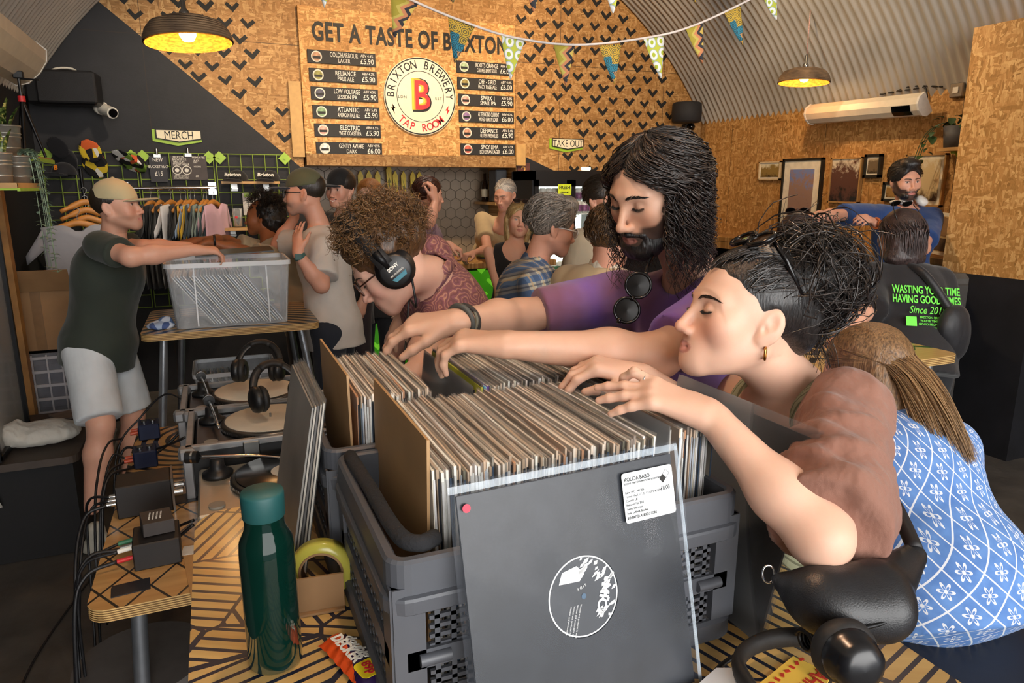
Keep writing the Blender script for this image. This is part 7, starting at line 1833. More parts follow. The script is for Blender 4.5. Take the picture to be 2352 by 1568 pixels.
# ------------------------------------------------------------------ people
P = at_d
def azv(az): a = math.radians(az); return np.array([math.sin(a), math.cos(a), 0]), np.array([math.cos(a), -math.sin(a), 0])
def figure(label, h, skin, nb=None, taz=None, hip=None, arms=None, shirt=None, sleeve=.62, shw=.175, build=1.0, fem=0, pants=None, short=False, shoes=None, res=.010, hres=.0035, neckr=.054, paint=None, seated=None, hem=.16, collar=None, fold=.004, floor=True, sleeve_r=None, tank=False, armr=1.0, torso_extra=None, fine=None, neck_drop=.0, group=None, kneef=None, sres=None):
 f, r = azv(taz if taz is not None else 0); up = np.array([0, 0, 1.])
 if nb is None: nb = h.w(0, -.045, -.10) + np.array([0, 0, -.075]) * h.s
 nb = np.asarray(nb, float); s = build
 if hip is None: hip = np.array([nb[0], nb[1], .95])
 hip = np.asarray(hip, float); sp = unit(nb - hip)
 r = unit(r - sp * np.dot(r, sp)); f = np.cross(sp, r) * -1; f = f if np.dot(f, azv(taz or 0)[0]) > 0 else -f
 T = np.stack([r, f, sp], 1); L = np.linalg.norm(nb - hip)
 S = {'R': nb + r * shw - sp * .055, 'L': nb - r * shw - sp * .055}
 root = thing('person', label, 'person', (hip[0], hip[1], 0), group)
 # skin
 pr = h.prims() + [(p_cone(h.w(0, -.022, -.055), nb + sp * .01, neckr * .93 * h.s, neckr * 1.1), .03, '+'), (p_ell(nb - sp * .045 + f * .015, (.11 * s, .07 * s, .05), T), .05, '+')]
 sl = []; ends = {}
 for k, sg in (('R', 1), ('L', -1)):
  a = (arms or {}).get(k)
  if a is None:
   E = S[k] + r * sg * .05 - up * .27 - f * .03; Wr = E - up * .22 + f * .10; a = dict(e=E, w=Wr, d=unit(-up + f * .3), n=r * sg)
  sh = a.get('s', S[k]); E, Wr = np.asarray(a['e'], float), np.asarray(a['w'], float); S[k] = np.asarray(sh, float); q = armr * (.84 if fem else 1)
  pr += [(p_cone(sh, E, .047 * q, .040 * q), .02, '+'), (p_cone(E, E + (Wr - E) * .35, .040 * q, .041 * q), .03, '+'), (p_cone(E + (Wr - E) * .35, Wr, .041 * q, .0265 * q), .03, '+')]
  if a.get('hand', True): pr += hand_prims(Wr + unit(a['d']) * .012, a['d'], a['n'], -1 if k == 'R' else 1, (.92 if fem else 1.02), **a.get('hk', {}))
  ends[k] = (S[k], E, Wr)
 if tank: pr += [(p_ell(nb - sp * .12, (.165 * s, .095 * s, .12), T), .05, '+')]
 H0 = {k: hip + r * sg * .088 * s - sp * .03 for k, sg in (('R', 1), ('L', -1))}
 legs = {}
 for k, sg in (('R', 1), ('L', -1)):
  if seated is not None: kn = H0[k] + f * .40 + r * sg * .06 - up * .02; an = kn - up * .42 - f * .08
  elif kneef and k in kneef: kn, an = (np.asarray(q, float) for q in kneef[k])
  else: kn = np.array([H0[k][0], H0[k][1], .50]) + f * .02 + r * sg * .015; an = np.array([H0[k][0], H0[k][1], .075]) + r * sg * .03 - f * .03
  legs[k] = (kn, an)
  if short: pr += [(p_cone(H0[k], kn, .085 * s, .056), .03, '+'), (p_cone(kn, kn + (an - kn) * .35, .053, .058), .03, '+'), (p_cone(kn + (an - kn) * .35, an, .058, .036), .03, '+')]
 lo, hi = h.c - .15 * h.s, h.c + .15 * h.s
 fb = [(lo, hi, hres)] + (fine or [])
 pk = dict(paint or {}); body = soft('body', pr, res if sres is None else sres, mat_skin(), root, fine=fb, paint=lambda v: h.paint(v, skin, **pk), smooth_it=1)
 # top
 if shirt is not None:
  b = []
  if not fem: dims = [(.04, .166, .134, .13), (.30, .150, .115, .15), (.62, .168, .122, .17), (.80, .165, .110, .13)]
  else: dims = [(.04, .165, .125, .12), (.34, .125, .10, .14), (.62, .140, .112, .13), (.80, .140, .095, .12)]
  for (u, a, d_, c) in dims: b.append((p_ell(hip + sp * L * u, (a * s + .012, d_ * s + .012, c), T), .06, '+'))
  for k in ('R', 'L'): b.append((p_cone(nb - sp * .035, S[k], .052, .052), .05, '+'))
  if not tank:
   for k in ('R', 'L'):
    a, E, Wr = ends[k]
    sr = sleeve_r or .066
    if sleeve <= 1: e = a + (E - a) * sleeve; n = unit(E - a); b.append((p_cone(a, e + n * .05, .062 * s, sr * s, cuts=[(e, n)]), .035, '+'))
    else:
     e = E + (Wr - E) * (sleeve - 1); n = unit(Wr - E); b += [(p_cone(a, E, .062 * s, .056 * s), .035, '+'), (p_cone(E, e + n * .03, .056 * s, .044 * s, cuts=[(e, n)]), .03, '+')]
  if torso_extra: b += torso_extra(T, hip, nb, S, ends)
  b.append((p_cone(hip - sp * hem * .4, hip - sp * (hem + .05), .155 * s + .012, .165 * s + .012, flat=(f, .88), cuts=[(hip - sp * hem, -sp)]), .05, '+'))
  b.append((p_cone(nb - sp * .02 + f * .012, h.w(0, -.01, -.02), neckr * 1.12, neckr * 1.25), .012, '-'))
  if tank: b += [(p_ell(S[k] + r * (sg * .045), (.085, .12, .13), T), .02, '-') for k, sg in (('R', 1), ('L', -1))] + [(p_ell(nb - sp * .01 + f * .095, (.080, .075, .115), T), .02, '-')]
  top = soft('top', b, res, shirt, root, smooth_it=1, disp=lambda v: fold * sines(v, int(abs(h.c[0]) * 1000), 26) + fold * .6 * sines(v, 5, 60))
  if collar is not None:
   mb = MB(); ring = []
   for sg in (-1, 1):
    pts = [nb + sp * .055 - f * .062, nb + sp * .05 + r * sg * .062 - f * .01, nb + sp * .005 + r * sg * .05 + f * .075, nb - sp * .03 + r * sg * .02 + f * .095]
    lowp = [p - sp * .045 + (p - nb) * .22 for p in pts]; A = bez(pts, 10); Bq = bez(lowp, 10)
    mb.add(np.concatenate([A, Bq]), [(i, i + 1, 11 + i, 10 + i) for i in range(9)], 0, True)
   solidify(ob(mb, 'collar', collar, root), .005)
 if pants is not None:
  b = [(p_ell(hip + sp * .0, (.165 * s + .006, .125 * s + .006, .12), T), 0, '+')]
  for k in ('R', 'L'):
   kn, an = legs[k]
   if short: e = H0[k] + (kn - H0[k]) * .93; n = unit(kn - H0[k]); b.append((p_cone(H0[k], e + n * .05, .10 * s, .098, cuts=[(e, n)]), .04, '+'))
   else: b += [(p_cone(H0[k], kn, .095 * s, .070), .04, '+'), (p_cone(kn, an, .068, .055), .03, '+')]
  soft('trousers' if not short else 'shorts', b, res * 1.2, pants, root, smooth_it=1, disp=lambda v: fold * 1.4 * sines(v, 8, 28))
 if shoes is not None:
  for k in ('R', 'L'):
   an = legs[k][1]; a = np.array([an[0], an[1], 0]); soft('shoe', [(p_ell(a + f * .05 + up * .045, (.045, .13, .05), np.stack([np.cross(f, up), f, up], 1)), 0, '+'), (p_cone(a + up * .06, a + up * .12, .045, .042), .03, '+'), (p_half((0, 0, .003), (0, 0, -1)), 0, '&')], .009, shoes, root)
 return root, body, dict(T=T, S=S, nb=nb, hip=hip, f=f, r=r, sp=sp, h=h)
# haircuts
def scalp(h, n, rng, emin=-.35, face=55, R=(.078, .100, .088), c=(0, -.014, .032)):
 """root points on the hairy part of the head: local positions and outward normals"""
 out = []
 while len(out) < n:
  v = unit(rng.normal(size=3)); a = math.degrees(math.atan2(abs(v[0]), v[1]))
  if v[2] < emin or (a < face and v[2] < .62 - .004 * (face - a)) or (a < 100 and v[2] < .05): continue
  out.append((np.array(c) + v * R, v))
 return out
def flow(h, n, rng, hang, amp, turns, K=18, back=.35, lim=62, spread=1.12, emin=-.2, drift=(0, 0, 0), dpow=2.0):
 """strands combed down and back over the skull, then hanging by gravity"""
 Ps = []; c = np.array((0, -.014, .032))
 for (p, v) in scalp(h, n, rng, emin):
  a = math.atan2(v[0], v[1]); e = math.asin(np.clip(v[2], -1, 1)); sg = 1 if a > 0 else -1; a1 = abs(a)
  a_end = max(a1 + (math.pi - a1) * back * rng.uniform(.6, 1.2), math.radians(lim)); k = rng.uniform(.98, spread); L = rng.uniform(*hang); pts = []
  for j in range(K):
   t = j / (K - 1); u = min(1, t / .4); aa = a1 + (a_end - a1) * u; ee = e + (-.15 - e) * u if e > -.15 else e
   r = np.array((.080, .102, .084)) * (1.01 + (k - 1) * u); q = c + np.array((sg * math.sin(aa) * math.cos(ee), math.cos(aa) * math.cos(ee), math.sin(ee))) * r
   w = h.w(*q)
   if t > .4: s = (t - .4) / .6; w = w + np.array([0, 0, -L]) * s + np.array(drift) * s ** dpow
   pts.append(w)
  pts = np.array(pts); ph = rng.uniform(0, 6.28); tt = np.linspace(0, 1, K); am = amp * np.clip(tt * 3, .15, 1) * rng.uniform(.5, 1.2); fq = turns * rng.uniform(.8, 1.25)
  s_, t_, _ = frame_from((0, 0, 1)); pts += am[:, None] * (np.cos(tt * fq * 6.28 + ph)[:, None] * np.array([1, 0, .25]) + np.sin(tt * fq * 6.28 + ph)[:, None] * np.array([0, 1, .25])); Ps.append(pts)
 return np.array(Ps)
def tint(n, a, b, rng): return np.array([np.array(a) + (np.array(b) - np.array(a)) * rng.random() for _ in range(n)])
def hair_cap(h, root, m, thick=.010, front=.078, side=-.01, back=-.085, tuft=0.0, res=.005, disp=.003, freq=110, name='hair', vol=0.0, low=None):
 L = [(h.ell((0, -.016, .034), (.0765 + thick, .098 + thick, .084 + thick + vol)), 0, '+')]
 if tuft: L.append((h.ell((0, .045, .105 + vol), (.055, .05, .026 + tuft)), .03, '+'))
 # keep it off face and neck
 L.append((h.ell((0, .115, -.035), (.085, .078, .118)), .012, '-'))
 for x in (-1, 1): L.append((h.ell((x * .085, .035, -.045), (.035, .062, .05)), .012, '-'))
 L.append((p_half(h.w(0, -.1, back), h.R @ unit((0, .42, -1.))), 0, '&'))
 return soft(name, L, res, m, root, smooth_it=1, disp=lambda v: disp * sines(h.loc(v) * h.s * np.array([1, .5, .6]), 3, freq, n=8))
def tubes(name, root, lines, r, m, n=8, closed=False):
 mb = MB()
 for l in lines: mb.tube(l, r, n, closed=closed)
 return ob(mb, name, m, root)
def glasses(h, root, m, z=.0, y=.0, up=0, lens=None, s=1.0, name='glasses', rr=(.024, .019), th=.0022):
 """spectacles on the face, or pushed up on the hair by tilting them"""
 R = rotx(up); W_ = lambda q: h.w(*(R @ np.array(q) + np.array([0, y, z])))
 mb = MB()
 for x in (-1, 1):
  mb.tube([W_((x * .033 + rr[0] * math.cos(a) * s, .106 - .06 * abs(x * .033 + rr[0] * math.cos(a)) ** 1.0 * .35, rr[1] * math.sin(a) * s - .003)) for a in np.linspace(0, 2 * math.pi, 22)[:-1]], th * h.s, 6, closed=True)
  mb.tube([W_((x * .056, .095, .004)), W_((x * .068, .06, .004)), W_((x * .074, -.005, 0))], th * h.s, 6)
 mb.tube([W_((-.010, .107, .002)), W_((0, .109, .005)), W_((.010, .107, .002))], th * h.s, 6)
 o = ob(mb, name, m, root)
 if lens is not None:
  mb = MB()
  for x in (-1, 1):
   ring = [W_((x * .033 + rr[0] * math.cos(a) * s, .105 - .06 * abs(x * .033 + rr[0] * math.cos(a)) * .35, rr[1] * math.sin(a) * s - .003)) for a in np.linspace(0, 2 * math.pi, 21)[:-1]]
   mb.add(ring, [tuple(range(20))])
  solidify(ob(mb, 'lens', lens, o), .0015)
 return o
def combed(h, root, c1, c2, n=320, L=.055, lift=.010, thick=.012, seed=1, low=-.25, face=52):
 rng = np.random.default_rng(seed); Ps = []; c0 = np.array((0, -.016, .034)); rr = np.array((.0765, .098, .084)) + thick
 for (p, v) in scalp(h, n, rng, low, face):
  tg = np.array((v[0] * .4, -1.0, -.35 - .5 * abs(v[0]))) + rng.normal(size=3) * .25; tg = tg - v * np.dot(tg, v); tg = unit(tg); ln = L * rng.uniform(.6, 1.3); pts = []
  for t in np.linspace(0, 1, 6): d = unit(v + tg * t * ln / .09); pts.append(h.w(*(c0 + d * rr * (1.0 + lift / .09 * math.sin(t * 2.2) * rng.uniform(.3, 1)))))
  Ps.append(np.array(pts))
 return strand_mesh('hair_strands', np.array(Ps), rng.uniform(.0010, .0022, n) * h.s, mat_strand(), root, tint(n, c1, c2, rng))
def frizz(h, root, n, c1, c2, seed, rr=(.098, .100, .088), rad=.0008):
 rng = np.random.default_rng(seed); Ps = []
 for (p, v) in scalp(h, n, rng, -.3, face=48):
  o_ = np.array((0, -.028, .05)); d = unit(v + rng.normal(size=3) * .35); L = rng.uniform(.035, .062); s_, t_, _ = frame_from(d); ph = rng.uniform(0, 6.28); R_ = rng.uniform(.004, .0085); nt = rng.uniform(1.5, 3); b0 = o_ + v * np.array(rr)
  Ps.append(np.array([h.w(*(b0 + d * L * t + (s_ * math.cos(ph + t * nt * 6.28) + t_ * math.sin(ph + t * nt * 6.28)) * R_ * (.4 + t))) for t in np.linspace(0, 1, 14)]))
 return strand_mesh('frizzy_curls', np.array(Ps), rng.uniform(rad, rad * 1.75, n), mat_strand(), root, tint(n, c1, c2, rng))
def worn_cap(h, root, m, brim_m=None, brimaz=0, panel=None, drop=0.0, over=.010, tilt=None):
 hh = Head(h.c, 0, 0, 0, h.s); hh.R = h.R if tilt is None else h.R @ rotx(tilt)
 cp_ = cap_prims(hh, over, brimaz, .07, drop); o = soft('cap', cp_[:1], .0045, m, root, smooth_it=1); soft('cap_brim', [(cp_[1][0], 0, '+')], .0045, brim_m or m, root, smooth_it=1)
 mb = MB(); mb.lathe([(0, .006), (.008, .003), (.009, 0)], hh.w(0, -.01, .122 + over + drop), hh.R[:, 2], 10); ob(mb, 'cap_button', m, root)
 return o
SK = dict(fair=srgb('#d3a189'), pale=srgb('#dbae98'), tan=srgb('#b47d5d'), olive=srgb('#c1916f'), brown=srgb('#8a5636'), pink=srgb('#cf9a82'), rosy=srgb('#dba98f'))
HB = (.012, .009, .008)
M_JEANS = mat_cloth('trousers_black', '#17181d', fold=.3); M_NAVY = mat_cloth('trousers_navy', '#1d222e', fold=.3); M_SHOE = smat('shoe_pale', '#b9b4a6', .7); M_SHOED = smat('shoe_dark', '#22201f', .6)
M_LENSCLEAR = film('lens_clear', (.6, .6, .6), .05, .03, .8)
# --- man in dark green
h = Head(P(268, 472, 3.30), 110, -4, 0, 1.0, smile=.3, eyes='open')
e1, w1 = P(300, 590, 3.05), P(445, 574, 3.22)
e2, w2 = P(330, 570, 3.55), P(430, 566, 3.72)
root, body, q = figure('man in a dark green T-shirt, white shorts and a cream cap at the record bin', h, SK['fair'], taz=112, hip=P(228, 790, 3.42), shirt=mat_cloth('tee_green', '#2a3128', fold=.3), build=1.08, arms=dict(R=dict(s=P(232, 565, 3.12), e=e1, w=w1, d=unit(P(500, 575, 3.30) - w1), n=(-.1, -.3, 1), hk=dict(curl=(38, 42, 30))), L=dict(s=P(258, 560, 3.60), e=e2, w=w2, d=unit(P(480, 580, 3.75) - w2), n=(0, 0, 1), hk=dict(curl=(30, 40, 30)))), pants=mat_cloth('shorts_white', '#cfd3d6', fold=.5), short=True, shoes=M_SHOE, paint=dict(stub=srgb('#a07c68'), cheekc=srgb('#cf8a70'), brow=(.10, .06, .04)), hem=.10, res=.009, kneef=dict(R=(P(232, 975, 3.25), P(212, 1165, 3.30)), L=(P(305, 950, 3.62), P(300, 1120, 3.75))))
worn_cap(h, root, mat_cloth('cap_cream', '#c3b48c', fold=.15), tilt=-.12, drop=-.005)
hair_cap(h, root, mat_hair('hair_darkbrown', (.012, .008, .006), (.035, .024, .017)), thick=.004, back=-.07)
# --- man in white T-shirt
h = Head(P(700, 442, 3.90), 290, 2, 0, 1.03, smile=.5, eyes='open')
e1, w1 = P(738, 655, 3.72), P(684, 583, 3.62)
root, body, q = figure('man in a white T-shirt and green camouflage cap raising his palm', h, SK['pink'], nb=P(735, 525, 3.97), taz=292, hip=P(765, 745, 4.05), shirt=mat_cloth('tee_white', '#c6bdb4', fold=.35), build=1.12, arms=dict(L=dict(s=P(745, 570, 3.80), e=e1, w=w1, d=unit(P(682, 540, 3.66) - w1), n=(-.75, -.5, .2), hk=dict(curl=(8, 10, 8), splay=9)), R=dict(s=P(720, 560, 4.15), e=P(640, 560, 4.25), w=P(676, 500, 4.2), d=(0, -.1, 1), n=(.6, .6, 0), hk=dict(curl=(10, 12, 10)))), pants=M_NAVY, shoes=M_SHOED, paint=dict(stub=srgb('#a5887a')), sleeve=.78, sleeve_r=.085, hem=.13)
worn_cap(h, root, [mat_cloth('cap_olive', '#55563c', fold=.1)], mat_cloth('cap_navyblue', '#1e2230', fold=.1), tilt=-.08); glasses(h, root, M_DARKMETAL, lens=M_LENSCLEAR)
hair_cap(h, root, mat_hair('hair_darkbrown', (.01,) * 3, (.03,) * 3), thick=.002, back=-.05)
mb = MB(); mb.lathe([(.030, -.011), (.032, 0), (.030, .011)], w1 + unit(w1 - e1) * -.015, unit(w1 - e1), 20); mb.box(w1 - unit(w1 - e1) * .015 + np.array([-.01, -.03, 0]), (.03, .012, .03)); ob(mb, 'wristwatch', smat('watch_teal', '#2f5450', .5), root)
# --- smiling man in black cap
h = Head(P(782, 432, 4.60), 222, 6, -4, 1.0, smile=1, eyes='open')
root, body, q = figure('smiling man with moustache in a black cap and black T-shirt', h, SK['fair'], taz=240, shirt=mat_cloth('tee_black', '#131214', fold=.2), pants=mat_cloth('trousers_plum', '#2a2024', fold=.3), shoes=M_SHOED, paint=dict(brow=(.03, .02, .015), cheekc=srgb('#d08a72')), sleeve=.6)
worn_cap(h, root, M_CAPBLACK, tilt=-.08, brimaz=-10); hair_cap(h, root, mat_hair('hair_darkbrown', (.01,) * 3, (.03,) * 3), thick=.012, back=-.10)
soft('moustache', [(h.cone((-.022, .094, -.060), (.022, .094, -.060), .0055, .0055), 0, '+')], .003, mat_hair('hair_darkbrown', (.01,) * 3, (.03,) * 3), root)
# --- ginger head behind him
h = Head(P(848, 452, 4.95), 215, 0, 0, .97)
root, body, q = figure('person with long ginger hair standing behind the man in the black cap', h, SK['pale'], taz=215, shirt=mat_cloth('tee_dark', '#1e1a1a'), fem=1, pants=M_JEANS, shoes=M_SHOED)
M_GINGER = mat_hair('hair_ginger', srgb('#5a2f12'), srgb('#a5682c'))
hair_cap(h, root, M_GINGER, thick=.018); soft('long_hair', [(h.ell((0, -.07, -.08), (.10, .05, .16)), 0, '+'), (h.ell((.08, -.02, -.10), (.03, .05, .13)), .03, '+'), (h.ell((-.08, -.02, -.10), (.03, .05, .13)), .03, '+')], .008, M_GINGER, root, disp=lambda v: .006 * sines(v, 2, 90, dirs=(1, 1, 0)))
# --- curly-haired woman reaching into the bin
h = Head(P(602, 497, 4.45), 288, 4, 6, .95, smile=.8, eyes='open')
w1 = P(455, 552, 4.05); w2 = P(520, 565, 4.0)
root, body, q = figure('woman with dark curly hair in a beige T-shirt reaching into the record bin', h, SK['brown'], nb=P(622, 560, 4.42), taz=280, hip=P(690, 700, 4.5), fem=1, shirt=mat_cloth('tee_beige', '#a8977a', fold=.35), build=1.1, arms=dict(R=dict(s=P(590, 575, 4.55), e=P(520, 553, 4.4), w=w1, d=(-1, -.3, -.1), n=(0, -.2, 1), hk=dict(curl=(25, 35, 25))), L=dict(s=P(625, 590, 4.25), e=P(560, 578, 4.1), w=P(478, 556, 4.0), d=unit((-.8, -.3, -.25)), n=(0, 0, 1), hk=dict(curl=(30, 35, 25)))), pants=M_JEANS, shoes=M_SHOED, paint=dict(brow=HB))
M_BLACKHAIR = mat_hair('hair_black', (.004, .003, .003), (.02, .016, .015))
frizz(h, root, 600, (.004, .003, .003), (.03, .02, .016), 4, (.092, .10, .10), .0011)
soft('curly_hair', [(h.ell((0, -.055, .02), (.098, .10, .108)), 0, '+'), (h.ell((0, -.08, -.05), (.10, .08, .09)), .04, '+'), (h.ell((0, .105, -.02), (.08, .075, .115)), .015, '-')], .006, M_BLACKHAIR, root, disp=lambda v: .012 * sines(v, 4, 110, n=10))
tubes('wristband', root, [[P(493, 552, 4.0) + np.array([0, .026 * math.cos(a), .026 * math.sin(a)]) for a in np.linspace(0, 6.28, 20)[:-1]]], .006, M_BLACKPLASTIC, closed=True)
# --- man on the phone
h = Head(P(985, 447, 5.20), 95, 8, 0, 1.0, eyes='open')
root, body, q = figure('man in a mauve T-shirt holding a phone to his ear by the bar', h, SK['pink'], taz=100, nb=P(968, 505, 5.22), shirt=mat_cloth('tee_mauve', '#7d5f6e', fold=.3), build=1.1, arms=dict(R=dict(e=P(985, 510, 4.95), w=P(1000, 462, 5.05), d=(-.1, .1, 1), n=(.6, -.7, 0), hk=dict(curl=(45, 50, 30))), L=dict(e=P(1020, 575, 5.1), w=P(1030, 560, 5.05), d=(.5, -.3, -.3), n=(0, 0, 1), hk=dict(curl=(50, 50, 40)))), pants=M_JEANS, shoes=M_SHOED, paint=dict(brow=HB), hem=.12)
hair_cap(h, root, mat_hair('hair_reddark', srgb('#2a120c'), srgb('#4a2418')), thick=.010, vol=.008); combed(h, root, srgb('#24100a'), srgb('#54291a'))
# --- bald man at the bar
h = Head(P(1160, 447, 5.85), 232, 18, 0, 1.03)
root, body, q = figure('white-haired man with a pale shirt leaning on the bar', h, SK['pink'], taz=225, shirt=mat_cloth('shirt_linen', '#b79f78', fold=.3), build=1.1, hip=(2.38, 6.24, .98), nb=P(1155, 512, 6.0), pants=M_JEANS, shoes=M_SHOED, arms=dict(R=dict(e=P(1120, 575, 5.75), w=P(1090, 581, 5.55), d=(-.9, -.4, -.1), n=(0, -.1, 1), hk=dict(curl=(60, 60, 40))), L=None), paint=dict(brow=srgb('#8a7868')))
hair_cap(h, root, mat_hair('hair_white', srgb('#8f8780'), srgb('#c8c0b6')), thick=.003, front=.05, vol=-.004); combed(h, root, srgb('#8f8780'), srgb('#d2cac0'), thick=.004, n=260)
# --- blonde woman
h = Head(P(1192, 506, 4.75), 196, -4, -6, .96, eyes='open', lips=1.1)
root, body, q = figure('blonde woman in a black sleeveless top with sunglasses on her hair', h, SK['rosy'], taz=205, fem=1, nb=P(1182, 562, 4.78), hip=P(1175, 720, 4.8), shirt=mat_cloth('tee_black', '#131214'), tank=True, pants=M_JEANS, shoes=M_SHOED, paint=dict(brow=srgb('#8a6a4a'), iris=srgb('#5a7078'), lip=srgb('#c07a70'), cheekc=srgb('#d99684')), arms=dict(R=dict(e=P(1150, 680, 4.7), w=P(1130, 760, 4.7), d=(0, 0, -1), n=(-1, 0, 0)), L=None))
M_BLONDE = mat_hair('hair_blonde', srgb('#7a5c34'), srgb('#d2b47c'))
hair_cap(h, root, M_BLONDE, thick=.010); combed(h, root, srgb('#8a6a3c'), srgb('#d8bc86'), L=.10); soft('long_hair', [(h.ell((x * .072, -.02, -.085), (.026, .045, .125), roty(x * .16)), .0, '+') for x in (-1, 1)] + [(h.ell((0, -.075, -.06), (.085, .035, .12)), .03, '+')], .006, M_BLONDE, root, disp=lambda v: .004 * sines(v, 6, 160, dirs=(1, 1, 0)))
glasses(h, root, smat('frame_tortoise', '#3a2016', .25), up=.75, y=-.045, z=.065, lens=smat('lens_brown', '#20120c', .1), rr=(.026, .022))
# --- man in plaid shirt
def mat_plaid():
 t = NT('plaid_cotton'); p = t.mapping(t.coord(), (1, 1, 1), (.2, .15, .5)); s = t.sep(p); m = None
 def band(a, fr, w, off=0): return t.math('LESS_THAN', t.math('FRACT', t.math('ADD', t.math('MULTIPLY', a, fr), off)), w)
 u = t.math('ADD', s[0], s[1]); c = t.mix(band(s[2], 17, .5), srgb('#b8b4a4'), srgb('#5a7498')); c = t.mix(t.math('MULTIPLY', band(u, 15, .5), .62), c, srgb('#2f456c')); c = t.mix(t.math('MULTIPLY', band(s[2], 17, .12, .3), .7), c, srgb('#26344e')); c = t.mix(t.math('MULTIPLY', band(u, 15, .12, .3), .7), c, srgb('#c3a880'))
 t.base(c); t.set(Roughness=.85); t.bump(t.noise(t.coord(), 10, 3), .3, .02); return t.mat
h = Head(P(1268, 520, 3.20), 98, 16, 0, 1.04)
root, body, q = figure('grey-haired man with white glasses in a blue plaid shirt', h, SK['pink'], nb=P(1228, 612, 3.24), taz=95, hip=P(1185, 830, 3.3), shirt=mat_plaid(), build=1.12, pants=M_JEANS, shoes=M_SHOED, collar=mat_plaid(), sleeve=.8, paint=dict(brow=srgb('#8a8078'), stub=srgb('#b08878')), arms=dict(R=dict(s=P(1225, 655, 3.02), e=P(1240, 765, 3.0), w=P(1330, 800, 3.1), d=(1, .2, 0), n=(0, 0, 1)), L=None), hres=.003)
M_GREYHAIR = mat_hair('hair_grey', srgb('#3a332d'), srgb('#9a8f84'))
hair_cap(h, root, M_GREYHAIR, thick=.014, tuft=.012, vol=.006, disp=.004); combed(h, root, srgb('#4a423b'), srgb('#b0a59a'), n=600, thick=.017, lift=.014); glasses(h, root, smat('frame_white', '#d8d8d8', .3), lens=M_LENSCLEAR, th=.003)
# --- man in cream shirt, seen from behind
h = Head(P(1404, 545, 2.95), 62, 8, 0, 1.02)
root, body, q = figure('brown-haired man in a cream shirt seen from behind', h, SK['pink'], nb=P(1385, 628, 2.98), taz=60, hip=P(1355, 860, 3.05), shirt=mat_cloth('shirt_cream', '#c9b08a', fold=.35), collar=mat_cloth('collar_white', '#d8cdba', fold=.2), build=1.1, pants=M_JEANS, shoes=M_SHOED)
M_BROWNHAIR = mat_hair('hair_brown', srgb('#2a1a0e'), srgb('#6a4a2c'))
hair_cap(h, root, M_BROWNHAIR, thick=.012, tuft=.008, disp=.004); combed(h, root, srgb('#332010'), srgb('#7a5836'), n=600, thick=.015, lift=.012)
# --- man behind him
h = Head(P(1385, 458, 4.00), 160, 4, 0, 1.02, eyes='open')
root, body, q = figure('dark-haired man in a beige striped shirt partly hidden behind the cream shirt', h, SK['pink'], taz=150, shirt=mat_cloth('shirt_stripe', '#a89880', fold=.3), build=1.12, pants=M_JEANS, shoes=M_SHOED, paint=dict(brow=HB))
hair_cap(h, root, mat_hair('hair_darkbrown', (.01,) * 3, (.03,) * 3), thick=.012, tuft=.006); combed(h, root, (.008, .006, .005), (.04, .03, .022), thick=.014)
# --- DJ in blue
h = Head(P(2080, 415, 4.75), 205, 6, 3, 1.05, eyes='open')
root, body, q = figure('bearded man in a blue shirt with white headphones round his neck, arm outstretched', h, SK['pink'], taz=205, nb=P(2080, 475, 4.85), hip=P(2065, 680, 4.9), shirt=mat_cloth('shirt_blue', '#1c3f78', fold=.3), build=1.18, sleeve=.75, pants=M_JEANS, shoes=M_SHOED, paint=dict(brow=HB, beard=(.02, .013, .01)), arms=dict(R=dict(e=P(1905, 495, 4.6), w=P(1835, 510, 4.4), d=(-1, -.2, -.1), n=(0, 0, 1)), L=dict(s=P(2140, 500, 4.85), e=P(2120, 570, 4.55), w=P(2010, 512, 4.4), d=unit((-1, -.2, .35)), n=(.2, -.6, .8), hk=dict(curl=(35, 40, 30)))))
hair_cap(h, root, M_BLACKHAIR, thick=.013, tuft=.010, vol=.006); combed(h, root, (.004, .003, .003), (.025, .02, .018), thick=.016)
soft('beard', [(h.ell((0, .052, -.088), (.056, .05, .036)), 0, '+'), (h.cone((-.030, .088, -.060), (.030, .088, -.060), .007, .007), .01, '+'), (h.ell((.055, .0, -.05), (.012, .022, .04)), .02, '+'), (h.ell((-.055, .0, -.05), (.012, .022, .04)), .02, '+'), (h.ell((0, .106, -.072), (.020, .012, .007)), .004, '-')], .004, M_BLACKHAIR, root, disp=lambda v: .002 * sines(v, 2, 200))
t = thing('headphones', 'white over-ear headphones worn round the neck of the man in blue', 'headphones', q['nb'])
mb = MB(); f_, r_, sp_ = q['f'], q['r'], q['sp']; nb_ = q['nb'] + sp_ * .03
mb.tube(bez([nb_ + f_ * .09 + r_ * .06, nb_ + r_ * .10, nb_ - f_ * .08 + sp_ * .02, nb_ - r_ * .10, nb_ + f_ * .09 - r_ * .06], 20), .011, 8); ob(mb, 'headband', smat('hp_white', '#d9d6d0', .5), t)
for sg in (-1, 1): mb = MB(); mb.lathe([(0, -.02), (.03, -.02), (.042, -.008), (.042, .012), (.032, .022), (0, .024)], nb_ + f_ * .10 + r_ * sg * .052, unit(f_ * .5 + r_ * sg * .25 + sp_ * .5), 24); ob(mb, 'ear_cup', smat('hp_white', '#d9d6d0'), t)
mb = MB(); w_ = P(2012, 513, 4.38); mb.cyl(w_ - np.array([0, .03, 0]), w_ - np.array([0, .042, 0]), .022, n=20); mb.tube([w_ + np.array([.0, .032 * math.cos(a), .032 * math.sin(a)]) for a in np.linspace(0, 6.28, 20)[:-1]], .008, 6, closed=True); ob(mb, 'wristwatch', smat('watch_orange', '#a8562a', .5), root)
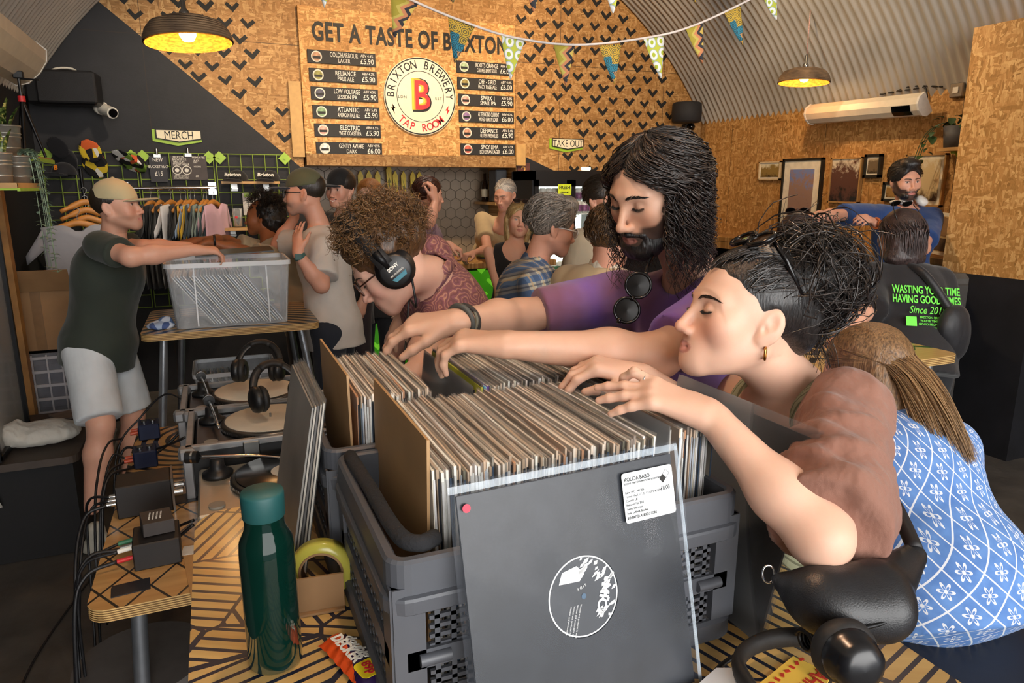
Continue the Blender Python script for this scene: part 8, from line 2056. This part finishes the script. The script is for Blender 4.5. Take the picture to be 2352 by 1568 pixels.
# --- woman in black seen from behind
h = Head(P(2066, 540, 3.40), 12, 4, 2, .98)
root, body, q = figure('woman with dark bob and black printed T-shirt seen from behind', h, SK['rosy'], nb=P(2075, 618, 3.42), taz=20, hip=P(2085, 800, 3.35), fem=1, shirt=mat_cloth('tee_jet', '#18161a', fold=.25), build=1.25, pants=M_JEANS, shoes=M_SHOED, sleeve=.9, sleeve_r=.085, shw=.17, arms=dict(L=dict(e=P(1985, 720, 3.25), w=P(1930, 770, 3.0), d=(-.6, -.5, -.2), n=(0, 0, 1)), R=None), hem=.14)
M_BOB = mat_hair('hair_bob', srgb('#1c1414'), srgb('#4a3a38'))
hair_cap(h, root, M_BOB, thick=.014, back=-.12); rb_ = np.random.default_rng(3); ps_ = flow(h, 420, rb_, (.05, .13), .003, 1.0, K=12, back=.5, lim=75, spread=1.3); strand_mesh('bob_strands', ps_, rb_.uniform(.0012, .0026, 420), mat_strand(), root, tint(420, srgb('#241a1a'), srgb('#5a4846'), rb_)); soft('bob_hair', [(h.ell((0, -.05, -.03), (.098, .072, .125)), 0, '+'), (h.ell((0, -.05, -.115), (.105, .065, .045)), .04, '+')], .005, M_BOB, root, disp=lambda v: .004 * sines(v, 6, 190, dirs=(1, .6, 0)))
glasses(h, root, smat('frame_black', '#15130f'), up=.9, y=-.06, z=.075, lens=smat('dark_glass', '#050506'))
f_, r_, sp_, nb_ = q['f'], q['r'], q['sp'], q['nb']; bk = lambda u, w: nb_ + r_ * u - sp_ * w - f_ * .158
mb = MB(); G = [('WASTING YOUR TIME', .052, .15), ('HAVING GOOD TIMES', .052, .195), ('Since 2018', .05, .245)]
for (s_, z_, w_) in G: put_text(mb, s_, z_, bk(.0, w_) - f_ * .004, r_, sp_, bold=.022 if s_[0] != 'S' else .0, condense=.62 if s_[0] != 'S' else .8, extrude=.001, shear=.35 if s_[0] == 'S' else 0)
mb.add([bk(-.10, .275), bk(-.05, .275), bk(-.05, .32), bk(-.10, .32)], [(3, 2, 1, 0)])
for k in range(4): put_text(mb, ['BRIXTON BREWERY', 'WASTE TIMES AND', 'GOOD PEOPLE SINCE', 'Trunk Electronic'][k], .015, bk(.03, .278 + .016 * k) - f_ * .002, r_, sp_, bold=.01, extrude=.0005)
ob(mb, 'back_print', smat('print_neon', '#6fe04a', .6, var=.05), root)
t = thing('shoulder_bag', 'black shoulder bag on the back of the woman in black', 'bag', P(2180, 740, 3.25))
c = P(2190, 748, 3.22); soft('pouch', [(p_ell(c, (.09, .05, .10)), 0, '+'), (p_ell(c + np.array([.03, 0, -.08]), (.07, .045, .09)), .04, '+')], .007, mat_cloth('bag_nylon', '#16151a', rough=.5, fold=.6), t)
tubes('strap', t, [bez([nb_ - r_ * .04 + sp_ * .0 - f_ * .06, bk(-.01, .06), bk(.08, .2) - f_ * .012, bk(.15, .33) - f_ * .01, c], 20)], .02, mat_cloth('bag_nylon', '#16151a'), 8)
# --- woman with sunglasses behind the bun
h = Head(P(1828, 545, 3.55), 40, 10, 0, .97)
root, body, q = figure('dark-haired woman with sunglasses on her head, mostly hidden behind the bun', h, SK['olive'], taz=30, fem=1, shirt=mat_cloth('tee_dark', '#1e1a1a'), pants=M_JEANS, shoes=M_SHOED)
hair_cap(h, root, M_BOB, thick=.012); soft('long_hair', [(h.ell((0, -.06, -.06), (.09, .06, .14)), 0, '+')], .007, M_BOB, root, disp=lambda v: .004 * sines(v, 6, 160, dirs=(1, .6, 0)))
glasses(h, root, smat('frame_tortoise', '#3a2016'), up=.8, y=-.05, z=.07, lens=smat('dark_glass', '#050506'))
# ------------------------------------------------------------------ the four people nearest the camera
# --- purple T-shirt man
def mat_tiedye():
 t = NT('tie_dye'); co = t.coord(); n = t.noise(t.mapping(co, (1.2, 1.2, .8), loc=(.3, .1, 0)), 4.2, 2, .4); n2 = t.noise(co, 18, 3)
 t.base(t.ramp(t.math('ADD', n, t.math('MULTIPLY', t.math('SUBTRACT', n2, .5), .10)), [(.36, srgb('#7a4f6a')), (.48, srgb('#84609a')), (.58, srgb('#7d5bb4')), (.72, srgb('#a27ccc'))])); t.set(Roughness=.85); t.b.inputs['Sheen Weight'].default_value = .2
 t.bump(t.noise(t.mapping(co, (1, 1, .4), (.5, .3, 0)), 8, 3), .35, .03); return t.mat
h = Head(P(1503, 434, 1.53), 258, 23, -3, 1.04, nose=1.25, nosew=.95, jaw=1.05, chin=1.1, lips=.8)
eR, wR = P(1190, 728, 1.68), P(1050, 738, 1.50); eL, wL = P(1515, 815, 1.36), P(1175, 792, 1.30)
M_DYE = mat_tiedye(); SKM = srgb('#caa188')
fb = [(np.minimum(wR, P(860, 810, 1.47)) - .05, np.maximum(wR, P(860, 810, 1.47)) + .05, .0028), (np.minimum(wL, P(1000, 860, 1.29)) - .045, np.maximum(wL, P(1000, 860, 1.29)) + .05, .0028)]
root, body, q = figure('bearded man with long dark curls in a purple T-shirt flipping through the records', h, SKM, nb=P(1590, 640, 1.66), taz=262, hip=P(1590, 640, 1.66) + np.array([.17, .05, -.53]), shirt=M_DYE, build=1.12, shw=.19, sleeve=.80, sleeve_r=.058, hem=.12, pants=M_JEANS, shoes=M_SHOED, res=.008, hres=.0026, sres=.006, fine=fb, fold=.006,
 arms=dict(R=dict(s=P(1425, 684, 1.76), e=eR, w=wR, d=unit(P(948, 745, 1.51) - wR), n=(.12, -.45, 1), hk=dict(curls=((28, 22, 10), (30, 24, 12), (34, 30, 18), (36, 32, 20)), splay=7, tout=38, tcurl=(10, 10))),
              L=dict(s=P(1665, 705, 1.50), e=eL, w=wL, d=unit(P(1065, 782, 1.325) - wL), n=(.15, -.35, 1), hk=dict(curls=((30, 38, 22), (32, 40, 22), (34, 42, 24), (34, 42, 26)), splay=5, tout=30))),
 paint=dict(beard=(.016, .012, .010), lip=srgb('#a06a5e'), cheekc=srgb('#b98468')))
h.brows(body, root, (.012, .009, .008), n=120, thick=.0075, x1=.052)
rng = np.random.default_rng(21)
soft('beard', [(h.ell((0, .060, -.094), (.050, .044, .030)), 0, '+'), (h.ell((0, .082, -.100), (.032, .022, .024)), .015, '+')] + sum([[(h.cone((x * .058, .002, -.030), (x * .052, .022, -.068), .011, .016), .02, '+'), (h.cone((x * .052, .022, -.068), (x * .022, .074, -.102), .016, .017), .02, '+'), (h.cone((x * .030, .084, -.064), (x * .028, .080, -.090), .008, .010), .012, '+'), (h.cone((x * .029, .089, -.0625), (0, .1035, -.0570), .0052, .0056), .006, '+')] for x in (-1, 1)], []) + [(h.ell((0, .114, -.0725), (.017, .016, .0075)), .004, '-')], .003, M_BLACKHAIR, root, disp=lambda v: .0018 * sines(v, 2, 320))
soft('hair_base', [(h.ell((0, -.018, .033), (.081, .102, .084)), 0, '+'), (h.ell((0, -.065, -.03), (.088, .062, .10)), .04, '+'), (h.ell((0, .118, -.045), (.095, .085, .128)), .014, '-'), (h.ell((-.09, .04, -.05), (.035, .055, .06)), .012, '-'), (h.ell((.09, .04, -.05), (.035, .055, .06)), .012, '-')], .006, M_BLACKHAIR, root, disp=lambda v: .006 * sines(v, 4, 90))
ps = flow(h, 1700, rng, (.10, .24), .012, 5.0, K=30, back=.42, spread=1.28, drift=(.02, 0, 0))
strand_mesh('curls', ps, rng.uniform(.0010, .0022, len(ps)), mat_strand(), root, tint(len(ps), (.006, .005, .005), (.060, .038, .028), rng))
nb_, f_, r_, sp_ = q['nb'], q['f'], q['r'], q['sp']
t = thing('sunglasses', 'black sunglasses hooked on the neckline of the purple T-shirt', 'sunglasses', P(1460, 740, 1.43))
mb = MB(); ml = MB()
for (a, b, rr_) in ((1466, 655, .026), (1440, 712, .026)):
 c = P(a, b, 1.445); dv = unit(CAMP - c); s_, t_, _ = frame_from(dv); ring = [c + (s_ * math.cos(x) + t_ * math.sin(x)) * rr_ for x in np.linspace(0, 6.283, 25)[:-1]]
 mb.tube(ring, .003, 6, closed=True); ml.lathe([(0, .002), (rr_ * .97, 0)], c, dv, 24)
mb.tube([P(1455, 680, 1.44), P(1450, 690, 1.44)], .003, 6); mb.tube(bez([P(1482, 635, 1.445), P(1490, 605, 1.47), P(1500, 585, 1.52)], 8), .004, 6); mb.tube([P(1424, 730, 1.445), P(1420, 742, 1.445)], .005, 6)
fr = ob(mb, 'frame', smat('acetate_black', '#0d0b0c', .2), t); ob(ml, 'lens', smat('lens_smoke', '#120e0c', .3, spec=.25), t)
ax = unit(wR - eR); s_, t_, _ = frame_from(ax)
for k, (off, rr_, m_) in enumerate(((-.012, .0060, smat('bracelet_grey', '#4a4a46', .6)), (-.026, .0055, smat('bracelet_cord', '#2e2824', .8)), (-.019, .004, smat('bracelet_olive', '#6a6656', .6)))):
 tubes('bracelet', root, [[wR + ax * (off + .008 * math.sin(a + k)) + (s_ * math.cos(a) + t_ * math.sin(a)) * .034 for a in np.linspace(0, 6.283, 29)[:-1]]], rr_, m_, closed=True)
# --- woman with the messy bun
h = Head(P(1712, 722, 1.21), 286, -10, 4, .99, nose=1.12, lips=1.12, chin=1.05, cheek=1.08, browh=-.001)
SKW = srgb('#dbb29a'); eL, wL = P(1885, 1235, .93), P(1632, 955, 1.035); wR = P(1478, 866, 1.27)
fb = [(np.minimum(wL, P(1390, 960, 1.08)) - .05, np.maximum(wL, P(1390, 960, 1.08)) + .05, .0024), (np.minimum(wR, P(1330, 885, 1.24)) - .04, np.maximum(wR, P(1330, 885, 1.24)) + .045, .0028)]
M_SAGE = None
def mat_rib():
 t = NT('ribbed_sage'); co = t.coord(); s = t.sep(co); st = t.math('FRACT', t.math('MULTIPLY', t.math('ADD', s[0], s[1]), 95)); m = t.math('LESS_THAN', st, .28)
 t.base(t.mix(m, srgb('#a3a487'), srgb('#6f7058'))); t.set(Roughness=.85); t.bump(st, .4, .004); return t.mat
M_RIB = mat_rib()
nbW = P(1822, 905, 1.27); hipW = nbW + np.array([.12, .06, -.50]); SL = P(1945, 945, 1.15)
root, body, q = figure('woman with a messy dark bun leaning over the nearest crate', h, SKW, nb=nbW, taz=285, hip=hipW, fem=1, shirt=M_RIB, tank=True, build=1.0, pants=mat_cloth('trousers_rose', '#7d574a', fold=.4), shoes=M_SHOED, res=.008, sres=.006, hres=.0024, fine=fb, neckr=.051, armr=1.08, shw=.16,
 arms=dict(L=dict(s=SL, e=eL, w=wL, d=unit(P(1505, 905, 1.06) - wL), n=(.05, -.55, 1), hk=dict(curls=((-5, 62, 30), (20, 8, 6), (24, 8, 6), (30, 10, 6)), splay=7, tout=35)),
              R=dict(s=P(1700, 900, 1.42), e=P(1640, 985, 1.42), w=wR, d=unit(P(1415, 850, 1.265) - wR), n=(.25, -.25, 1), hk=dict(curls=((42, 28, 14), (40, 30, 14), (40, 30, 16), (36, 30, 16)), splay=6))),
 paint=dict(lip=srgb('#b5756a'), cheekc=srgb('#d18b74')))
h.brows(body, root, (.018, .012, .010), n=110, thick=.0055, arch=10, x1=.053)
rd_ = unit(P(1505, 905, 1.06) - wL); rx_ = unit(np.cross(rd_, (.05, -.55, 1)))
tubes('finger_ring', root, [[wL + rd_ * .112 + rx_ * .026 + np.cross(rd_, rx_) * .0088 * math.cos(a) + rx_ * .0088 * math.sin(a) for a in np.linspace(0, 6.283, 17)[:-1]]], .0009, smat('silver', '#c9c6c0', .2, 1.0), closed=True)
M_GOLD = smat('gold', '#c08a4a', .25, 1.0); ep = h.w(-.079, -.008, -.052)
tubes('earring', root, [[ep + np.array([.006 * math.cos(a) * .6, .006 * math.cos(a) * .5, -.004 + .010 * math.sin(a)]) for a in np.linspace(0, 6.283, 19)[:-1]]], .0022, M_GOLD, closed=True)
f_, r_, sp_ = q['f'], q['r'], q['sp']
tubes('necklace', root, [bez([nbW - f_ * .052 + sp_ * .03, nbW - r_ * .064 + sp_ * .005, nbW + f_ * .045 - r_ * .05 - sp_ * .045, nbW + f_ * .085 - sp_ * .085, nbW + f_ * .045 + r_ * .05 - sp_ * .045, nbW + r_ * .064, nbW - f_ * .052 + sp_ * .03], 40)], .0012, M_GOLD, 5)
M_SUEDE = mat_cloth('jacket_rust', '#8c6353', fold=.6, fscale=22, hex2='#7d5344')
jk = [(p_ell(hipW + sp_ * .36 - f_ * .03, (.155, .11, .13), q['T']), 0, '+'), (p_ell(hipW + sp_ * .18 - f_ * .035, (.155, .12, .15), q['T']), .06, '+'), (p_ell(hipW + sp_ * .02 - f_ * .02, (.172, .135, .13), q['T']), .06, '+'), (p_cone(nbW - r_ * .085 - sp_ * .055 - f_ * .02, SL, .040, .060), .03, '+')]
n_ = unit(eL - SL); Ls = np.linalg.norm(eL - SL); ecut = eL - n_ * .035
jk += [(p_cone(SL, ecut + n_ * .02, .064, .074, cuts=[(ecut, n_)]), .03, '+'), (p_ell(eL + np.array([.075, .02, -.005]), (.060, .055, .085)), .04, '+')]
s1, t1, _ = frame_from(n_)
for u, rr_, o_ in ((.28, .068, .010), (.44, .073, -.008), (.58, .076, .010), (.72, .081, -.006), (.86, .085, .008), (.97, .080, 0)):
 c = SL + (ecut - SL) * u + s1 * o_; tl = unit(n_ + .5 * s1 * (1 if o_ > 0 else -1)); jk.append((p_ell(c, (rr_, rr_, .014), np.stack([*frame_from(tl)[:2], tl], 1)), .016, '+'))
jk += [(p_cone(nbW + f_ * .02 + sp_ * .02, nbW + f_ * .16 - sp_ * .36, .05, .11), .03, '-'), (p_ell(nbW + f_ * .05 - sp_ * .02, (.085, .08, .09), q['T']), .02, '-'), (p_half(hipW - sp_ * .08, -sp_), 0, '&')]
soft('jacket', jk, .006, M_SUEDE, root, smooth_it=1, disp=lambda v: .009 * np.abs(sines(v, 12, 42, dirs=(.3, -.2, 1))) + .006 * sines(v, 3, 75, dirs=(.2, 0, 1)) + .003 * sines(v, 7, 130))
rng = np.random.default_rng(5)
M_WH = mat_hair('hair_glossy_dark', (.006, .005, .005), (.026, .021, .019), rough=.3)
soft('hair_base', [(h.ell((0, -.020, .036), (.0795, .100, .088)), 0, '+'), (h.ell((0, -.108, .085), (.074, .066, .070)), .03, '+'), (h.ell((0, -.105, .0), (.05, .032, .06)), .04, '+'), (h.ell((0, .112, -.048), (.098, .074, .128)), .012, '-'), (h.ell((-.085, .030, -.052), (.04, .050, .045)), .010, '-'), (h.ell((.085, .030, -.052), (.04, .050, .045)), .010, '-'), (h.ell((-.09, -.012, -.018), (.024, .028, .040)), .006, '-')], .004, M_WH, root, smooth_it=1, disp=lambda v: .0015 * sines(v, 4, 160))
Ps = []; bun = np.array((0, -.108, .088))
for (p, v) in scalp(h, 700, rng, -.15, face=58):
 e = bun + unit(rng.normal(size=3)) * .045; pts = []
 for t in np.linspace(0, 1, 14):
  d = unit((p - (0, -.014, .032)) * (1 - t) + (e - (0, -.014, .032)) * t); k = 1.045 + .02 * math.sin(t * 9 + p[0] * 90) * t; pts.append(h.w(*(np.array((0, -.014, .032)) + d * np.array((.0775, .0995, .0875)) * (k + .25 * max(0, t - .75)))))
 Ps.append(np.array(pts))
for _ in range(800):
 a = unit(rng.normal(size=3)); b = unit(np.cross(a, rng.normal(size=3))); c = bun + rng.normal(size=3) * .018 + np.array((0, 0, -.03)) * (rng.random() < .25); R_ = rng.uniform(.055, .080); t0 = rng.uniform(0, 6.28); sp2 = rng.uniform(1.6, 4.2); ls = rng.random() < .14
 pts = []
 for t in np.linspace(0, 1, 14): pts.append(h.w(*(c + (a * math.cos(t0 + t * sp2) + b * math.sin(t0 + t * sp2)) * R_ * (1 + (.55 * t * t if ls else 0)) * np.array((1, 1, .95)) + rng.normal(size=3) * .0012)))
 Ps.append(np.array(pts))
for _ in range(90):
 a = rng.uniform(-1, 1); st = np.array((a * .055, -.115, rng.uniform(-.02, .09))); L = rng.uniform(.06, .15); ph = rng.uniform(0, 6); w0 = h.w(*st); pts = []
 for t in np.linspace(0, 1, 14): pts.append(w0 + np.array([.03 * t + .012 * math.sin(ph + 7 * t), .012 * math.cos(ph + 6 * t), -L * t]) * 1)
 Ps.append(np.array(pts))
strand_mesh('hair_strands', np.array(Ps), np.concatenate([rng.uniform(.0007, .0016, 700), rng.uniform(.0009, .0020, 800), rng.uniform(.0005, .001, 90)]), mat_strand(), root, tint(len(Ps), (.006, .005, .005), (.045, .032, .026), rng))
t = glasses(h, root, smat('acetate_black', '#0d0b0c'), up=.90, y=-.052, z=.050, lens=smat('lens_amber', '#3a2410', .06), rr=(.027, .021), th=.0042, name='sunglasses')
# bag worn by the woman
t = thing('belt_bag', 'black leather belt bag slung at the hip of the woman with the bun', 'bag', P(1950, 1420, .90))
A, B_, C_, D_ = P(1795, 1335, .93), P(1880, 1375, .89), P(2005, 1372, .89), P(2098, 1275, .96); upv = np.array([0, 0, 1.])
soft('pouch', chain([A, B_, C_, D_], [.014, .037, .042, .018], .03, flat=(unit(CAMP - C_), .62)) + [(p_cone(P(1935, 1408, .88), P(2025, 1402, .88), .028, .028), .03, '+')], .005, mat('leather_black', (.010, .010, .012), .38, var=.2, scale=30, bump=.15, bscale=500), t, smooth_it=2, disp=lambda v: .004 * sines(v, 8, 40))
tubes('zip', t, [bez([P(1900, 1428, .855), P(1975, 1442, .846), P(2060, 1415, .855), P(2095, 1365, .88)], 24)], .0028, M_DARKMETAL, 6)
tubes('strap', t, [bez([P(2102, 1262, .96), P(2065, 1180, 1.02), P(2015, 1085, 1.10), P(1985, 990, 1.20)], 24)], .011, smat('strap_black', '#171416', .55), 8); tubes('buckle', t, [[P(1765 + 14 * math.cos(a), 1318 + 20 * math.sin(a), .94) for a in np.linspace(0, 6.283, 20)[:-1]]], .0015, smat('chrome', '#d6d6d6'), closed=True)
# --- curly-haired man with headphones
h = Head(P(893, 600, 1.84), 282, 40, 0, 1.0, nose=1.1)
M_PAIS = NT('paisley_cotton'); tt = M_PAIS; co = tt.coord(); v_ = tt.noise(tt.mapping(co, (1, 1, 1)), 14, 2, .5); sw = tt.math('FRACT', tt.math('MULTIPLY', tt.math('ADD', v_, tt.math('MULTIPLY', tt.voronoi(co, 16, 'F1', 0), .5)), 9)); tt.base(tt.ramp(sw, [(.2, srgb('#6e4348')), (.5, srgb('#8d5c55')), (.62, srgb('#b58a72')), (.75, srgb('#80505a'))])); tt.set(Roughness=.8); tt.bump(tt.noise(co, 9, 3), .3, .02); M_PAIS = tt.mat
root, body, q = figure('man with frizzy brown curls and big headphones bent over the farther crate', h, SK['pale'], nb=P(992, 640, 1.99), taz=290, hip=P(992, 640, 1.99) + np.array([.25, .28, -.50]), shirt=M_PAIS, collar=M_PAIS, build=1.02, sleeve=.7, pants=M_JEANS, shoes=M_SHOED, hres=.003, res=.008, paint=dict(lip=srgb('#b87a70'), cheekc=srgb('#d9988a')), arms=dict(L=dict(e=P(985, 790, 1.80), w=P(960, 850, 1.66), d=(-.6, -.4, -.3), n=(0, -.5, 1)), R=dict(e=P(930, 760, 2.1), w=P(900, 840, 1.95), d=(-.5, -.6, -.3), n=(0, 0, 1))))
h.brows(body, root, (.10, .06, .035), n=60)
glasses(h, root, smat('frame_tortoise', '#3a2016'), lens=M_LENSCLEAR)
rng = np.random.default_rng(9)
soft('hair_base', [(h.ell((0, -.03, .055), (.115, .118, .10)), 0, '+'), (h.ell((0, .125, -.035), (.085, .078, .115)), .012, '-'), (p_half(h.w(0, -.06, -.075), h.R @ unit((0, .5, -1.))), 0, '&')], .006, mat_hair('hair_frizz', srgb('#2c1c0e'), srgb('#6a482a')), root, disp=lambda v: .010 * sines(v, 4, 120, n=10))
frizz(h, root, 1700, srgb('#3a2412'), srgb('#8f6a42'), 9)
t = thing('headphones', 'black closed headphones worn over frizzy curls', 'headphones', h.w(0, 0, 0))
arc = [h.w(.128 * math.cos(a), .005, -.02 + .185 * math.sin(a)) for a in np.linspace(.15, math.pi - .15, 26)]
Rf = h.R[:, 1]
mb = MB(); A_ = np.array([p + Rf * .020 for p in arc]); Bb = np.array([p - Rf * .020 for p in arc]); mb.add(np.concatenate([A_, Bb]), [(i, i + 1, 27 + i, 26 + i) for i in range(25)], 0, True); solidify(ob(mb, 'headband', smat('leatherette', '#1c1a1a'), t), .012)
for sg in (-1, 1):
 cc = h.w(sg * .105, -.004, -.016); d = h.R @ np.array((sg, 0, 0.)); mb = MB(); mb.lathe([(.03, -.03), (.046, -.028), (.052, -.012), (.050, -.002), (.044, .004), (.042, .022), (.036, .026), (0, .026)], cc, d, 32); cu = ob(mb, 'ear_cup', M_BLACKPLASTIC, t)
 mb = MB(); s_, t_ = h.R[:, 1] * sg, h.R[:, 2]; o_ = cc + d * .0268
 put_text(mb, 'SONY', .012, o_ + t_ * .010, unit(s_), t_, bold=.03, extrude=.0003); put_text(mb, 'PROFESSIONAL', .006, o_ - t_ * .006, unit(s_), t_, extrude=.0003); ob(mb, 'lettering', M_CHALK, cu)
 mb = MB(); mb.add([o_ + s_ * x + t_ * z for x, z in ((-.022, -.013), (.022, -.013), (.016, -.024), (-.016, -.024))], [(0, 1, 2, 3), (3, 2, 1, 0)]); ob(mb, 'blue_stripe', smat('stripe_blue', '#4a9ab0', .4), cu)
 mb = MB(); mb.tube([h.w(sg * .122, .004, .0), h.w(sg * .128, .005, .05)], .011 * 1, 8); ob(mb, 'yoke', M_DARKMETAL, t)
tubes('cable', t, [bez([h.w(-.11, -.02, -.06), h.w(-.11, .02, -.12), P(940, 690, 1.80), P(935, 760, 1.78), P(925, 860, 1.70)], 24)], .003, M_BLACKPLASTIC, 6)
# --- woman in the blue dress, seen from behind
def mat_dress():
 t = NT('dress_blue_floral'); co = t.coord(); s = t.sep(co); u = t.math('MULTIPLY', t.math('ARCTAN2', s[0], t.math('SUBTRACT', .35, s[1])), .42); K = 15.5
 def dia(ox):
  a = t.math('MULTIPLY', t.math('ADD', u, t.math('MULTIPLY', s[2], .86)), K); b = t.math('MULTIPLY', t.math('SUBTRACT', u, t.math('MULTIPLY', s[2], .86)), K)
  fa = t.math('SUBTRACT', t.math('FRACT', t.math('ADD', a, ox)), .5); fb_ = t.math('SUBTRACT', t.math('FRACT', t.math('ADD', b, ox)), .5); return fa, fb_
 fa, fb_ = dia(0.0)
 ed = t.math('MAXIMUM', t.math('ABSOLUTE', fa), t.math('ABSOLUTE', fb_)); line = t.math('GREATER_THAN', ed, .472)
 x = t.math('ADD', fa, fb_); y = t.math('MULTIPLY', t.math('SUBTRACT', fa, fb_), .9); r = t.math('SQRT', t.math('ADD', t.math('MULTIPLY', x, x), t.math('MULTIPLY', y, y))); th = t.math('ARCTAN2', y, x)
 pet = t.math('ABSOLUTE', t.math('COSINE', t.math('MULTIPLY', th, 3))); R0 = t.math('MULTIPLY', pet, .42); m1 = t.math('LESS_THAN', r, R0); m2 = t.math('LESS_THAN', r, t.math('SUBTRACT', t.math('MULTIPLY', pet, .34), .06))
 fl = t.math('MAXIMUM', t.math('SUBTRACT', m1, m2), t.math('LESS_THAN', r, .09))
 m = t.math('MAXIMUM', line, fl); t.base(t.mix(m, t.ramp(t.noise(co, 30, 3), [(.3, srgb('#4a70ac')), (.7, srgb('#5f88c2'))]), srgb('#d5d8dc'))); t.set(Roughness=.85); t.bump(t.noise(co, 11, 3), .3, .02); return t.mat
h = Head(P(1985, 858, 1.72), 352, 22, 4, .98)
nbB = P(2058, 980, 1.66); M_DR = mat_dress()
def dress(T, hip, nb, S, ends): return [(p_ell(hip + T[:, 2] * .02, (.185, .16, .14), T), .07, '+'), (p_ell(hip + T[:, 1] * .18 - T[:, 2] * .03, (.20, .25, .09), T), .06, '+')]
root, body, q = figure('woman with long light brown hair in a blue and white floral dress on a stool', h, SK['rosy'], nb=nbB, taz=5, hip=np.array([1.415, .90, .875]), fem=1, shirt=M_DR, tank=False, sleeve=.35, build=1.0, seated=True, short=True, shoes=M_SHOED, torso_extra=dress, shw=.14, hem=.09, fold=.003, res=.008)
M_LB = mat_hair('hair_lightbrown', srgb('#4a3420'), srgb('#94704a'))
soft('hair_base', [(h.ell((0, -.020, .036), (.083, .104, .091)), 0, '+'), (h.ell((0, -.07, -.06), (.078, .045, .11)), .04, '+'), (h.ell((0, .12, -.045), (.095, .085, .128)), .014, '-')], .005, M_LB, root, disp=lambda v: .002 * sines(v, 4, 170, dirs=(1, 0, .1)))
rng = np.random.default_rng(31)
ps = flow(h, 1100, rng, (.18, .36), .004, 1.2, K=18, back=.95, lim=135, spread=1.05, emin=-.1, drift=(.015, -.17, .0), dpow=.6)
strand_mesh('long_hair', ps, rng.uniform(.0008, .0020, len(ps)), mat_strand(), root, tint(len(ps), srgb('#5a4028'), srgb('#a8835a'), rng))
